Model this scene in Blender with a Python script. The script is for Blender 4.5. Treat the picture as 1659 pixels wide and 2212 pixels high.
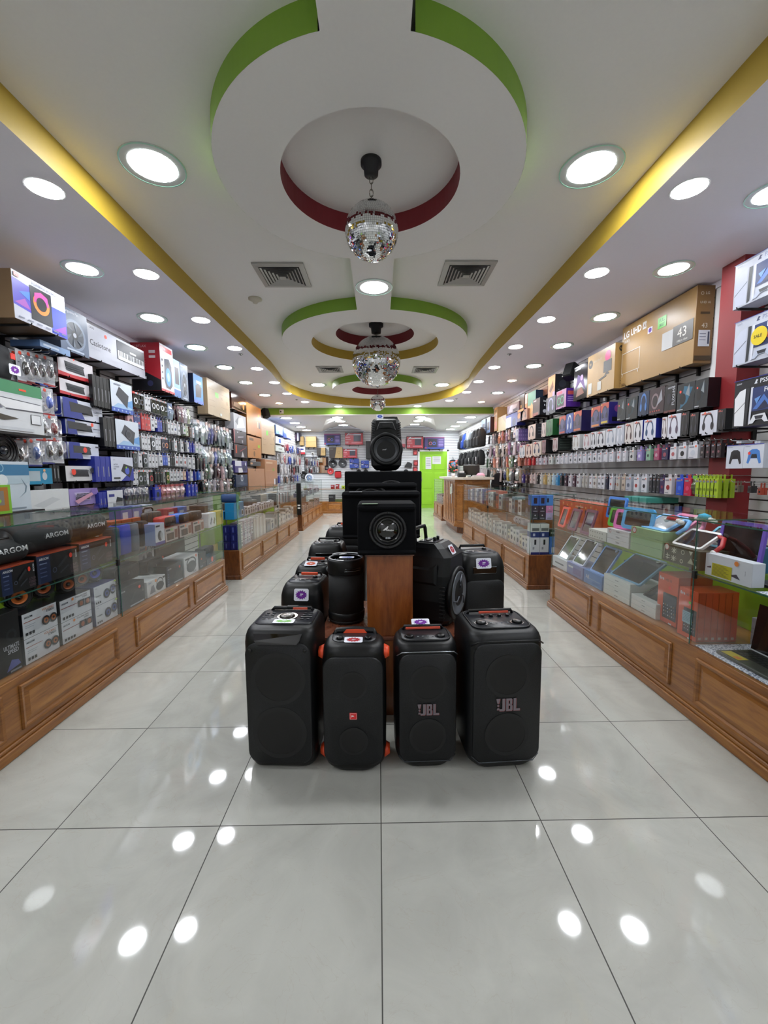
import bpy, math, random
from mathutils import Matrix, Vector
from mathutils.geometry import tessellate_polygon
random.seed(7)
SC = bpy.context.scene
for o in list(bpy.data.objects): bpy.data.objects.remove(o)
COL = SC.collection

# ---------------------------------------------------------------- camera
FPX, PITCH, YAW, ROLL, EYE = 888.65, 0.0986877, 0.0127125, -0.0069268, 1.31
cp, sp, cy_, sy_ = math.cos(PITCH), math.sin(PITCH), math.cos(YAW), math.sin(YAW)
fwd = Vector((sy_*cp, cy_*cp, -sp)); right = Vector((cy_, -sy_, 0)); up = right.cross(fwd)
cr, sr = math.cos(ROLL), math.sin(ROLL)
CR, CU = right*cr + up*sr, up*cr - right*sr
cam_d = bpy.data.cameras.new('camera'); cam = bpy.data.objects.new('camera', cam_d); COL.objects.link(cam)
cam_d.sensor_fit = 'VERTICAL'; cam_d.sensor_height = 36.0; cam_d.lens = FPX*36.0/2212.0
cam_d.clip_start = 0.05; cam_d.clip_end = 60
cam.matrix_world = Matrix(((CR.x, CU.x, -fwd.x, 0), (CR.y, CU.y, -fwd.y, 0), (CR.z, CU.z, -fwd.z, EYE), (0, 0, 0, 1)))
SC.camera = cam
# ---------------------------------------------------------------- world and exposure
w = bpy.data.worlds.new('world'); SC.world = w; w.use_nodes = True
w.node_tree.nodes['Background'].inputs[0].default_value = (0.8, 0.85, 1, 1)
w.node_tree.nodes['Background'].inputs[1].default_value = 0.25
vs = SC.view_settings
vs.view_transform = 'Standard'; vs.look = 'None'; vs.gamma = 1.0; vs.use_curve_mapping = False
vs.exposure = 2.08
try:
    SC.cycles.transparent_max_bounces = 40; SC.cycles.max_bounces = 10; SC.cycles.diffuse_bounces = 5
    SC.cycles.glossy_bounces = 5; SC.cycles.sample_clamp_indirect = 4.0
    SC.cycles.caustics_reflective = False; SC.cycles.caustics_refractive = False
except Exception: pass
LAMP_COOL, LAMP_OUTER, LAMP_WARM, LAMP_TRAY = 24.0, 15.0, 36.0, 25.0

def U(px, py, x=None, y=None, z=None):
    """the point of the room seen at a pixel of the frame, on one plane of the room"""
    d = CR*((px-829.5)/FPX) - CU*((py-1106)/FPX) + fwd
    if z is not None: t = (z-EYE)/d.z
    elif x is not None: t = x/d.x
    else: t = y/d.y
    return Vector((d.x*t, d.y*t, EYE+d.z*t))

# ---------------------------------------------------------------- materials
MATS = {}
def lin(h):
    if isinstance(h, (tuple, list)): return tuple(h)
    h = h.lstrip('#'); r = []
    for i in (0, 2, 4):
        c = int(h[i:i+2], 16)/255
        r.append(c/12.92 if c <= .04045 else ((c+.055)/1.055)**2.4)
    return tuple(r)
def newmat(key):
    m = bpy.data.materials.new(key); m.use_nodes = True; MATS[key] = m
    nt = m.node_tree; return m, nt, nt.nodes['Principled BSDF']
def node(nt, t, **kw):
    n = nt.nodes.new(t)
    for k, v in kw.items():
        if k.startswith('i_'):
            k2 = k[2:]; k2 = int(k2) if k2.isdigit() else k2.replace('_', ' ')
            n.inputs[k2].default_value = v
        else: setattr(n, k, v)
    return n
def mat(col, rough=.5, metal=0, kind='plain', spec=.5, coat=0, emit=0):
    """kinds: plain, print (card and film with faint mottling), cloth, plastic"""
    key = f'{kind}_{col if isinstance(col,str) else "%.3f_%.3f_%.3f"%tuple(col)}_{rough}_{metal}_{spec}_{coat}_{emit}'
    if key in MATS: return key
    m, nt, b = newmat(key); c = lin(col)
    b.inputs['Roughness'].default_value = rough; b.inputs['Metallic'].default_value = metal
    b.inputs['Specular IOR Level'].default_value = spec; b.inputs['Coat Weight'].default_value = coat
    tc = node(nt, 'ShaderNodeTexCoord')
    nz = node(nt, 'ShaderNodeTexNoise', i_Scale={'cloth': 300., 'plastic': 180., 'print': 9.}.get(kind, 14.), i_Detail=2.)
    nt.links.new(tc.outputs['Object'], nz.inputs['Vector'])
    amt = {'cloth': .35, 'plastic': .12, 'print': .07}.get(kind, .05)
    mx = node(nt, 'ShaderNodeMix', data_type='RGBA')
    mx.inputs[6].default_value = tuple(x*(1-amt) for x in c)+(1,)
    mx.inputs[7].default_value = tuple(min(1, x*(1+amt)) for x in c)+(1,)
    nt.links.new(nz.outputs[0], mx.inputs[0]); nt.links.new(mx.outputs[2], b.inputs['Base Color'])
    if kind in ('cloth', 'plastic'):
        bp = node(nt, 'ShaderNodeBump', i_Strength=.25 if kind == 'cloth' else .06, i_Distance=.001)
        nt.links.new(nz.outputs[0], bp.inputs['Height']); nt.links.new(bp.outputs[0], b.inputs['Normal'])
    if emit:
        b.inputs['Emission Color'].default_value = c+(1,); b.inputs['Emission Strength'].default_value = emit
    return key
def P(c): return mat(tuple(round(x*.74, 4) for x in lin(c)), .38, kind='print')          # printed card
def GL(c): return mat(c, .14, kind='print', coat=.1)  # glossy film wrap
def BK(c='#0c0d0f', r=.42): return mat(c, r, kind='plastic')

def wood(key, c1, c2, c3, scale=(1.2, 1.2, 14), rough=.35):
    m, nt, b = newmat(key)
    tc = node(nt, 'ShaderNodeTexCoord'); mp = node(nt, 'ShaderNodeMapping'); mp.inputs['Scale'].default_value = scale
    n1 = node(nt, 'ShaderNodeTexNoise', i_Scale=2.2, i_Detail=6., i_Distortion=1.2)
    n2 = node(nt, 'ShaderNodeTexNoise', i_Scale=9., i_Detail=8., i_Roughness=.7)
    nt.links.new(tc.outputs['Object'], mp.inputs[0]); nt.links.new(mp.outputs[0], n1.inputs['Vector']); nt.links.new(mp.outputs[0], n2.inputs['Vector'])
    ad = node(nt, 'ShaderNodeMath', operation='MULTIPLY_ADD'); ad.inputs[1].default_value = .35
    nt.links.new(n2.outputs[0], ad.inputs[0]); ml = node(nt, 'ShaderNodeMath', operation='MULTIPLY'); ml.inputs[1].default_value = .65
    nt.links.new(n1.outputs[0], ml.inputs[0]); nt.links.new(ml.outputs[0], ad.inputs[2])
    r = node(nt, 'ShaderNodeValToRGB'); e = r.color_ramp.elements
    e[0].position = .36; e[0].color = lin(c1)+(1,); e[1].position = .66; e[1].color = lin(c3)+(1,)
    k = e.new(.5); k.color = lin(c2)+(1,)
    nt.links.new(ad.outputs[0], r.inputs[0]); nt.links.new(r.outputs[0], b.inputs['Base Color'])
    b.inputs['Roughness'].default_value = rough; b.inputs['Coat Weight'].default_value = .25; b.inputs['Coat Roughness'].default_value = .25
    return key
WOOD = wood('wood_honey', '#7a4b1d', '#966129', '#a87334', (5, 1.1, 9))
WOODR = wood('wood_rail', '#6d4117', '#8a5723', '#9b672d', (4, 1.0, 12))
WOODD = wood('wood_plinth', '#703612', '#8a4a1e', '#a05e2a', (7, 7, 1.3), .3)
WOODK = wood('wood_dark', '#4d2810', '#683a18', '#7d4a22', (9, 9, 2), .4)
WOODT = wood('wood_plinth_top', '#5f3322', '#764330', '#8d5a45', (5, 3, 3), .25)

def m_floor():
    m, nt, b = newmat('floor_tile')
    tc = node(nt, 'ShaderNodeTexCoord'); sx = node(nt, 'ShaderNodeSeparateXYZ'); nt.links.new(tc.outputs['Object'], sx.inputs[0])
    masks = []
    ids = []
    for ax, off in ((0, -0.0009), (1, 1.417)):
        a = node(nt, 'ShaderNodeMath', operation='SUBTRACT'); a.inputs[1].default_value = off; nt.links.new(sx.outputs[ax], a.inputs[0])
        d = node(nt, 'ShaderNodeMath', operation='DIVIDE'); d.inputs[1].default_value = .6; nt.links.new(a.outputs[0], d.inputs[0])
        fl = node(nt, 'ShaderNodeMath', operation='FLOOR'); nt.links.new(d.outputs[0], fl.inputs[0]); ids.append(fl)
        pp = node(nt, 'ShaderNodeMath', operation='PINGPONG'); pp.inputs[1].default_value = .5; nt.links.new(d.outputs[0], pp.inputs[0])
        lt = node(nt, 'ShaderNodeMath', operation='LESS_THAN'); lt.inputs[1].default_value = .0019/.6; nt.links.new(pp.outputs[0], lt.inputs[0]); masks.append(lt)
    g = node(nt, 'ShaderNodeMath', operation='MAXIMUM'); nt.links.new(masks[0].outputs[0], g.inputs[0]); nt.links.new(masks[1].outputs[0], g.inputs[1])
    cb = node(nt, 'ShaderNodeCombineXYZ'); nt.links.new(ids[0].outputs[0], cb.inputs[0]); nt.links.new(ids[1].outputs[0], cb.inputs[1])
    wn = node(nt, 'ShaderNodeTexWhiteNoise'); nt.links.new(cb.outputs[0], wn.inputs['Vector'])
    off = node(nt, 'ShaderNodeVectorMath', operation='MULTIPLY_ADD'); off.inputs[1].default_value = (9, 9, 9)
    nt.links.new(wn.outputs['Color'], off.inputs[0]); nt.links.new(tc.outputs['Object'], off.inputs[2])
    n1 = node(nt, 'ShaderNodeTexNoise', i_Scale=2.6, i_Detail=7., i_Roughness=.62, i_Distortion=1.5); nt.links.new(off.outputs[0], n1.inputs['Vector'])
    r = node(nt, 'ShaderNodeValToRGB'); e = r.color_ramp.elements
    e[0].position = .3; e[0].color = lin('#a6a69f')+(1,); e[1].position = .72; e[1].color = lin('#b6b6af')+(1,)
    nt.links.new(n1.outputs[0], r.inputs[0])
    n2 = node(nt, 'ShaderNodeTexNoise', i_Scale=3.4, i_Detail=5., i_Distortion=2.5); nt.links.new(off.outputs[0], n2.inputs['Vector'])
    sb = node(nt, 'ShaderNodeMath', operation='SUBTRACT'); sb.inputs[1].default_value = .5; nt.links.new(n2.outputs[0], sb.inputs[0])
    ab = node(nt, 'ShaderNodeMath', operation='ABSOLUTE'); nt.links.new(sb.outputs[0], ab.inputs[0])
    lt = node(nt, 'ShaderNodeMapRange', i_1=0., i_2=.006, i_3=.35, i_4=0.); nt.links.new(ab.outputs[0], lt.inputs[0])
    m1 = node(nt, 'ShaderNodeMix', data_type='RGBA'); nt.links.new(lt.outputs[0], m1.inputs[0]); nt.links.new(r.outputs[0], m1.inputs[6]); m1.inputs[7].default_value = lin('#a49e92')+(1,)
    m2 = node(nt, 'ShaderNodeMix', data_type='RGBA'); nt.links.new(g.outputs[0], m2.inputs[0]); nt.links.new(m1.outputs[2], m2.inputs[6]); m2.inputs[7].default_value = lin('#3a3935')+(1,)
    nt.links.new(m2.outputs[2], b.inputs['Base Color'])
    rr = node(nt, 'ShaderNodeMapRange', i_3=.045, i_4=.6); nt.links.new(g.outputs[0], rr.inputs[0]); nt.links.new(rr.outputs[0], b.inputs['Roughness'])
    return 'floor_tile'
FLOOR = m_floor()
def m_slat(key, period, off, col, groove, jx=None):
    m, nt, b = newmat(key)
    tc = node(nt, 'ShaderNodeTexCoord'); sx = node(nt, 'ShaderNodeSeparateXYZ'); nt.links.new(tc.outputs['Object'], sx.inputs[0])
    a = node(nt, 'ShaderNodeMath', operation='SUBTRACT'); a.inputs[1].default_value = off; nt.links.new(sx.outputs[2], a.inputs[0])
    d = node(nt, 'ShaderNodeMath', operation='DIVIDE'); d.inputs[1].default_value = period; nt.links.new(a.outputs[0], d.inputs[0])
    pp = node(nt, 'ShaderNodeMath', operation='PINGPONG'); pp.inputs[1].default_value = .5; nt.links.new(d.outputs[0], pp.inputs[0])
    lt = node(nt, 'ShaderNodeMath', operation='LESS_THAN'); lt.inputs[1].default_value = .0055/period/1.0; nt.links.new(pp.outputs[0], lt.inputs[0])
    last = lt.outputs[0]
    nz = node(nt, 'ShaderNodeTexNoise', i_Scale=3., i_Detail=3.); nt.links.new(tc.outputs['Object'], nz.inputs['Vector'])
    c = lin(col); m0 = node(nt, 'ShaderNodeMix', data_type='RGBA'); m0.inputs[6].default_value = tuple(x*.93 for x in c)+(1,); m0.inputs[7].default_value = c+(1,)
    nt.links.new(nz.outputs[0], m0.inputs[0])
    m2 = node(nt, 'ShaderNodeMix', data_type='RGBA'); nt.links.new(last, m2.inputs[0]); nt.links.new(m0.outputs[2], m2.inputs[6]); m2.inputs[7].default_value = lin(groove)+(1,)
    nt.links.new(m2.outputs[2], b.inputs['Base Color']); b.inputs['Roughness'].default_value = .45
    return key
SLAT = m_slat('slatwall_side', .083, .0, '#c9c8c8', '#2b2828')
SLATB = m_slat('slatwall_back', .0575, .01, '#dcdfe2', '#6a6a6c')
def m_paint(key, col, rough=.6):
    m, nt, b = newmat(key); c = lin(col)
    tc = node(nt, 'ShaderNodeTexCoord')
    nz = node(nt, 'ShaderNodeTexNoise', i_Scale=60., i_Detail=3.); nt.links.new(tc.outputs['Object'], nz.inputs['Vector'])
    mx = node(nt, 'ShaderNodeMix', data_type='RGBA'); mx.inputs[6].default_value = tuple(x*.96 for x in c)+(1,); mx.inputs[7].default_value = c+(1,)
    nt.links.new(nz.outputs[0], mx.inputs[0]); nt.links.new(mx.outputs[2], b.inputs['Base Color'])
    bp = node(nt, 'ShaderNodeBump', i_Strength=.05, i_Distance=.002); nt.links.new(nz.outputs[0], bp.inputs['Height']); nt.links.new(bp.outputs[0], b.inputs['Normal'])
    b.inputs['Roughness'].default_value = rough; return key
WHITEC = m_paint('paint_white', '#eeedeb'); LAV = m_paint('paint_soffit', '#f1eef7')
GREEN = m_paint('paint_green', '#7ea633', .5); YEL = m_paint('paint_yellow', '#b89a34', .5); RED = m_paint('paint_maroon', '#7d1d26', .5)
GREENW = m_paint('paint_lime', '#9ccc2a', .6); DOORG = m_paint('door_lime', '#88c022', .45); REDP = m_paint('paint_pillar', '#7c1c20', .5)
WHT = mat('#e4e4e4', .4); METAL = mat('#9a9a9a', .3, .9); CHROME = mat('#dddddd', .08, 1); DARKM = mat('#1c1a1a', .45, .3)
GREY = mat('#77787a', .5)
def m_glass():
    m = bpy.data.materials.new('case_glass'); m.use_nodes = True; MATS['case_glass'] = m; nt = m.node_tree; nt.nodes.clear()
    out = node(nt, 'ShaderNodeOutputMaterial'); tr = node(nt, 'ShaderNodeBsdfTransparent'); gl = node(nt, 'ShaderNodeBsdfGlossy', i_Roughness=.01)
    tr.inputs[0].default_value = (.985, .994, .989, 1)
    nz = node(nt, 'ShaderNodeTexNoise', i_Scale=1.5); tc = node(nt, 'ShaderNodeTexCoord'); nt.links.new(tc.outputs['Object'], nz.inputs['Vector'])
    mr = node(nt, 'ShaderNodeMapRange', i_3=.004, i_4=.012); nt.links.new(nz.outputs[0], mr.inputs[0]); nt.links.new(mr.outputs[0], gl.inputs['Roughness'])
    fr = node(nt, 'ShaderNodeLayerWeight', i_Blend=.22); sc = node(nt, 'ShaderNodeMapRange', i_1=0., i_2=1., i_3=.010, i_4=.24)
    nt.links.new(fr.outputs['Fresnel'], sc.inputs[0])
    mx = node(nt, 'ShaderNodeMixShader'); nt.links.new(sc.outputs[0], mx.inputs[0]); nt.links.new(tr.outputs[0], mx.inputs[1]); nt.links.new(gl.outputs[0], mx.inputs[2])
    nt.links.new(mx.outputs[0], out.inputs[0]); return 'case_glass'
GLASS = m_glass()
GEDGE = mat('#2f5a4e', .2, coat=.5)
def m_clear():
    m = bpy.data.materials.new('clear_plastic'); m.use_nodes = True; MATS['clear_plastic'] = m; nt = m.node_tree; nt.nodes.clear()
    out = node(nt, 'ShaderNodeOutputMaterial'); tr = node(nt, 'ShaderNodeBsdfTransparent'); gl = node(nt, 'ShaderNodeBsdfGlossy', i_Roughness=.12)
    tr.inputs[0].default_value = (.93, .94, .95, 1); nz = node(nt, 'ShaderNodeTexNoise', i_Scale=25.); tc = node(nt, 'ShaderNodeTexCoord')
    nt.links.new(tc.outputs['Object'], nz.inputs['Vector']); bp = node(nt, 'ShaderNodeBump', i_Strength=.5, i_Distance=.01)
    nt.links.new(nz.outputs[0], bp.inputs['Height']); nt.links.new(bp.outputs[0], gl.inputs['Normal'])
    mx = node(nt, 'ShaderNodeMixShader', i_0=.22); nt.links.new(tr.outputs[0], mx.inputs[1]); nt.links.new(gl.outputs[0], mx.inputs[2])
    nt.links.new(mx.outputs[0], out.inputs[0]); return 'clear_plastic'
CLEAR = m_clear()
def m_emit(key, col, s):
    m = bpy.data.materials.new(key); m.use_nodes = True; MATS[key] = m; nt = m.node_tree; nt.nodes.clear()
    out = node(nt, 'ShaderNodeOutputMaterial'); e = node(nt, 'ShaderNodeEmission', i_Strength=s); e.inputs[0].default_value = tuple(col)+(1,)
    nt.links.new(e.outputs[0], out.inputs[0]); return key
E_COOL = m_emit('lamp_cool', (.95, .985, 1.03), LAMP_COOL); E_OUT = m_emit('lamp_outer', (.95, .985, 1.03), LAMP_OUTER); E_TRAY = m_emit('lamp_tray', (.95, .99, 1.02), LAMP_TRAY); E_WARM = m_emit('lamp_warm', (1.0, .52, .24), LAMP_WARM)

# ---------------------------------------------------------------- mesh builder
_txt = {}
def text_mesh(s, bold=0.0):
    k = (s, bold)
    if k in _txt: return _txt[k]
    cu = bpy.data.curves.new('t', 'FONT'); cu.body = s; cu.size = 1.0; cu.offset = bold; cu.resolution_u = 2
    ob = bpy.data.objects.new('t', cu); COL.objects.link(ob)
    dg = bpy.context.evaluated_depsgraph_get(); me = bpy.data.meshes.new_from_object(ob.evaluated_get(dg))
    vs_ = [v.co.copy() for v in me.vertices]; fs = [tuple(p.vertices) for p in me.polygons]
    bpy.data.objects.remove(ob); bpy.data.curves.remove(cu); bpy.data.meshes.remove(me)
    if vs_:
        x0 = min(v.x for v in vs_); x1 = max(v.x for v in vs_); y0 = min(v.y for v in vs_); y1 = max(v.y for v in vs_)
    else: x0 = x1 = y0 = y1 = 0
    _txt[k] = (vs_, fs, x0, x1, y0, y1); return _txt[k]
class MB:
    def __init__(s): s.v = []; s.f = []; s.m = []; s.sm = []; s.T = None
    def add(s, vs_, fs, m, smooth=False):
        n = len(s.v)
        if s.T is not None: vs_ = [s.T @ Vector(v) for v in vs_]
        s.v += [tuple(v) for v in vs_]
        for f in fs: s.f.append(tuple(i+n for i in f)); s.m.append(m); s.sm.append(smooth)
        return s
    def poly(s, pts, m): return s.add(pts, [tuple(range(len(pts)))], m)
    def box(s, x0, x1, y0, y1, z0, z1, m, bev=0):
        if bev <= 0:
            v = [(x, y, z) for z in (z0, z1) for y in (y0, y1) for x in (x0, x1)]
            return s.add(v, [(0, 2, 3, 1), (4, 5, 7, 6), (0, 1, 5, 4), (2, 6, 7, 3), (0, 4, 6, 2), (1, 3, 7, 5)], m)
        b = min(bev, (x1-x0)*.49, (y1-y0)*.49, (z1-z0)*.49)
        idx = {}; v = []
        for ix, sx in enumerate((x0, x1)):
            for iy, sy in enumerate((y0, y1)):
                for iz, sz in enumerate((z0, z1)):
                    dx = b if ix == 0 else -b; dy = b if iy == 0 else -b; dz = b if iz == 0 else -b
                    idx[(ix, iy, iz, 0)] = len(v); v.append((sx, sy+dy, sz+dz))
                    idx[(ix, iy, iz, 1)] = len(v); v.append((sx+dx, sy, sz+dz))
                    idx[(ix, iy, iz, 2)] = len(v); v.append((sx+dx, sy+dy, sz))
        f = []
        for a in (0, 1):
            q = lambda *c: tuple(idx[k] for k in c)
            f.append(q((a, 0, 0, 0), (a, 1, 0, 0), (a, 1, 1, 0), (a, 0, 1, 0))[::(1 if a else -1)])
            f.append(q((0, a, 0, 1), (0, a, 1, 1), (1, a, 1, 1), (1, a, 0, 1))[::(1 if a else -1)])
            f.append(q((0, 0, a, 2), (1, 0, a, 2), (1, 1, a, 2), (0, 1, a, 2))[::(1 if a else -1)])
        for i in (0, 1):
            for j in (0, 1):
                f.append((idx[(0, i, j, 1)], idx[(1, i, j, 1)], idx[(1, i, j, 2)], idx[(0, i, j, 2)]))
                f.append((idx[(i, 0, j, 0)], idx[(i, 1, j, 0)], idx[(i, 1, j, 2)], idx[(i, 0, j, 2)]))
                f.append((idx[(i, j, 0, 0)], idx[(i, j, 1, 0)], idx[(i, j, 1, 1)], idx[(i, j, 0, 1)]))
                for k in (0, 1): f.append((idx[(i, j, k, 0)], idx[(i, j, k, 1)], idx[(i, j, k, 2)]))
        return s.add(v, f, m)
    def lathe(s, prof, m, c=(0, 0, 0), axis='z', seg=32, smooth=True, sx=1, sy=1, cap=(1, 1)):
        v = []; f = []
        for r, h in prof:
            for i in range(seg):
                a = 2*math.pi*i/seg; x, y = r*math.cos(a)*sx, r*math.sin(a)*sy
                p = {'z': (x, y, h), 'y': (x, h, y), 'x': (h, x, y)}[axis]; v.append((p[0]+c[0], p[1]+c[1], p[2]+c[2]))
        n = len(prof)
        for k in range(n-1):
            for i in range(seg):
                j = (i+1) % seg; f.append((k*seg+i, k*seg+j, (k+1)*seg+j, (k+1)*seg+i))
        if prof[0][0] > 1e-6 and cap[0]: f.append(tuple(range(seg))[::-1])
        if prof[-1][0] > 1e-6 and cap[1]: f.append(tuple((n-1)*seg+i for i in range(seg)))
        return s.add(v, f, m, smooth)
    def cyl(s, c, r, h, m, axis='z', seg=24, r2=None): return s.lathe([(r, 0), (r if r2 is None else r2, h)], m, c, axis, seg, True)
    def ring(s, c, r0, r1, m, axis='z', seg=40, h=.004):
        v = []; f = []
        for r, hh in ((r1, 0), (r1, h), (r0, h), (r0, 0)):
            for i in range(seg):
                a = 2*math.pi*i/seg; x, y = r*math.cos(a), r*math.sin(a)
                p = {'z': (x, y, hh), 'y': (x, hh, y), 'x': (hh, x, y)}[axis]; v.append((p[0]+c[0], p[1]+c[1], p[2]+c[2]))
        for k in range(4):
            for i in range(seg):
                j = (i+1) % seg; k2 = (k+1) % 4; f.append((k*seg+i, k*seg+j, k2*seg+j, k2*seg+i))
        return s.add(v, f, m, False)
    def tube(s, pts, r, m, seg=8, closed=False):
        pts = [Vector(p) for p in pts]; v = []; f = []; n = len(pts)
        for i, p in enumerate(pts):
            a = pts[i-1] if (i or closed) else p; b = pts[(i+1) % n] if (i < n-1 or closed) else p
            d = (b-a).normalized(); u_ = d.cross(Vector((0, 0, 1)))
            if u_.length < .05: u_ = d.cross(Vector((1, 0, 0)))
            u_.normalize(); w_ = d.cross(u_)
            rr = r[i] if isinstance(r, (list, tuple)) else r
            for k in range(seg):
                t = 2*math.pi*k/seg; v.append(p+u_*rr*math.cos(t)+w_*rr*math.sin(t))
        for i in range(n if closed else n-1):
            i2 = (i+1) % n
            for k in range(seg): k2 = (k+1) % seg; f.append((i*seg+k, i*seg+k2, i2*seg+k2, i2*seg+k))
        if not closed: f += [tuple(range(seg))[::-1], tuple((n-1)*seg+k for k in range(seg))]
        return s.add(v, f, m, True)
    def loft(s, rings, m, smooth=True, cap=True):
        n = len(rings[0]); v = [p for r in rings for p in r]; f = []
        for k in range(len(rings)-1):
            for i in range(n): j = (i+1) % n; f.append((k*n+i, k*n+j, (k+1)*n+j, (k+1)*n+i))
        if cap: f += [tuple(range(n))[::-1], tuple((len(rings)-1)*n+i for i in range(n))]
        return s.add(v, f, m, smooth)
    def decal(s, face, d, o=.0006):
        """face = (origin, u vector, v vector, outward normal) with full-length vectors; d = list of decals in 0..1"""
        O, u_, v_, n_ = (Vector(q) for q in face); asp = u_.length/max(v_.length, 1e-6)
        for i, e in enumerate(d):
            k = o*(1+i*.6); Q = lambda a, b: O+u_*a+v_*b+n_*k
            t = e[0]
            if t == 'r': s.poly([Q(e[1], e[2]), Q(e[3], e[2]), Q(e[3], e[4]), Q(e[1], e[4])], e[5])
            elif t == 'e':   # cx cy rx(u) [circle in v via aspect] col [inner ratio]
                N = 20; ry = e[3]*asp if e[4] is None else e[4]
                pts = [(e[1]+e[3]*math.cos(2*math.pi*q/N), e[2]+ry*math.sin(2*math.pi*q/N)) for q in range(N)]
                if len(e) > 6:
                    g = e[6]; pin = [(e[1]+(a-e[1])*g, e[2]+(b-e[2])*g) for a, b in pts]
                    s.add([Q(*p) for p in pts]+[Q(*p) for p in pin], [(q, (q+1) % N, N+(q+1) % N, N+q) for q in range(N)], e[5])
                else: s.poly([Q(*p) for p in pts], e[5])
            elif t == 'p': s.poly([Q(a, b) for a, b in e[1]], e[2])
            elif t == 't':   # string x y height(v) colour [bold] [max width u] [angle]
                vs_, fs, x0, x1, y0, y1 = text_mesh(e[1], e[6] if len(e) > 6 else .01)
                if not fs: continue
                h = e[4]*v_.length; sc = h/max(y1-y0, 1e-6); wd = (x1-x0)*sc; sx = sc
                if len(e) > 7 and e[7]: sx = sc*min(1, e[7]*u_.length/wd)
                if len(e) > 8 and e[8]: # rotated a quarter turn, reading upward
                    s.add([O+u_*e[2]+v_*e[3]+n_*k+v_.normalized()*(q.x-x0)*sx-u_.normalized()*(q.y-y0)*sc for q in vs_], fs, e[5])
                else: s.add([O+u_*e[2]+v_*e[3]+n_*k+u_.normalized()*(q.x-x0)*sx+v_.normalized()*(q.y-y0)*sc for q in vs_], fs, e[5])
            elif t == 's':  # starburst cx cy ru col
                N = e[6] if len(e) > 6 else 14; rv = e[3]*asp if e[5] is None else e[5]; pts = []
                for q in range(2*N):
                    g = 1 if q % 2 == 0 else .74; a = math.pi*q/N; pts.append((e[1]+e[3]*g*math.cos(a), e[2]+rv*g*math.sin(a)))
                c0 = Q(e[1], e[2]); P_ = [Q(*p) for p in pts]; s.add([c0]+P_, [(0, 1+q, 1+(q+1) % (2*N)) for q in range(2*N)], e[4])
        return s
    def mesh(s, name):
        me = bpy.data.meshes.new(name); me.from_pydata(s.v, [], s.f)
        ks = []
        for k in s.m:
            if k not in ks: ks.append(k)
        for k in ks: me.materials.append(MATS[k])
        ix = {k: i for i, k in enumerate(ks)}
        me.polygons.foreach_set('material_index', [ix[k] for k in s.m]); me.polygons.foreach_set('use_smooth', s.sm)
        me.update(); return me
    def build(s, name, parent=None, loc=None, rz=0):
        o = bpy.data.objects.new(name, s.mesh(name)); COL.objects.link(o)
        if parent: o.parent = parent
        if loc is not None: o.location = loc
        if rz: o.rotation_euler = (0, 0, rz)
        return o
def tag(o, label, cat, group=None):
    o['label'] = label; o['category'] = cat
    if group: o['group'] = group
    return o
def struct(o): o['kind'] = 'structure'; return o
def thing(name, label, cat, loc=(0, 0, 0), rz=0, group=None, rot=None):
    o = bpy.data.objects.new(name, None); COL.objects.link(o); o.location = loc
    o.rotation_euler = rot if rot else (0, 0, rz); o.empty_display_size = .05
    return tag(o, label, cat, group)
def dup(root, loc, rz=None, label=None, group=None):
    r = root.copy(); COL.objects.link(r); r.location = loc
    if rz is not None: r.rotation_euler = (0, 0, rz)
    if label: r['label'] = label
    if group: r['group'] = group
    for ch in list(root.children):
        c = ch.copy(); COL.objects.link(c); c.parent = r
        for g in list(ch.children):
            d = g.copy(); COL.objects.link(d); d.parent = c
    return r
def rrect(w, d, r, z, cx=0, cy=0, n=5):
    r = min(r, w/2-.001, d/2-.001); pts = []
    for sx, sy, a0 in ((1, 1, 0), (-1, 1, 90), (-1, -1, 180), (1, -1, 270)):
        for k in range(n+1):
            a = math.radians(a0+90*k/n); pts.append((cx+sx*(w/2-r)+r*math.cos(a), cy+sy*(d/2-r)+r*math.sin(a), z))
    return pts
# ================================================================ THE SETTING
XL, XR, YB, YF = -2.84, 2.83, 14.6, -2.2
ZS, ZT, ZB = 2.85, 3.02, 2.69       # soffit, tray, rear soffit
TX0, TX1, TYE = -1.645, 1.56, -1.6   # tray
mb = MB(); mb.poly([(XL, YF, 0), (XR, YF, 0), (XR, YB, 0), (XL, YB, 0)], FLOOR); struct(mb.build('floor'))
mb = MB(); mb.box(XL-.12, XL, YF, YB, 0, 3.3, SLAT); struct(mb.build('wall_left'))
mb = MB(); mb.box(XR, XR+.12, YF, YB, 0, 3.3, SLAT); struct(mb.build('wall_right'))
mb = MB(); mb.box(XL, XR, YB, YB+.12, 0, 3.3, SLATB); struct(mb.build('wall_back'))
mb = MB(); mb.box(XL, XR, YF-.12, YF, 0, 3.3, WHITEC); struct(mb.build('wall_front'))
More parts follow.
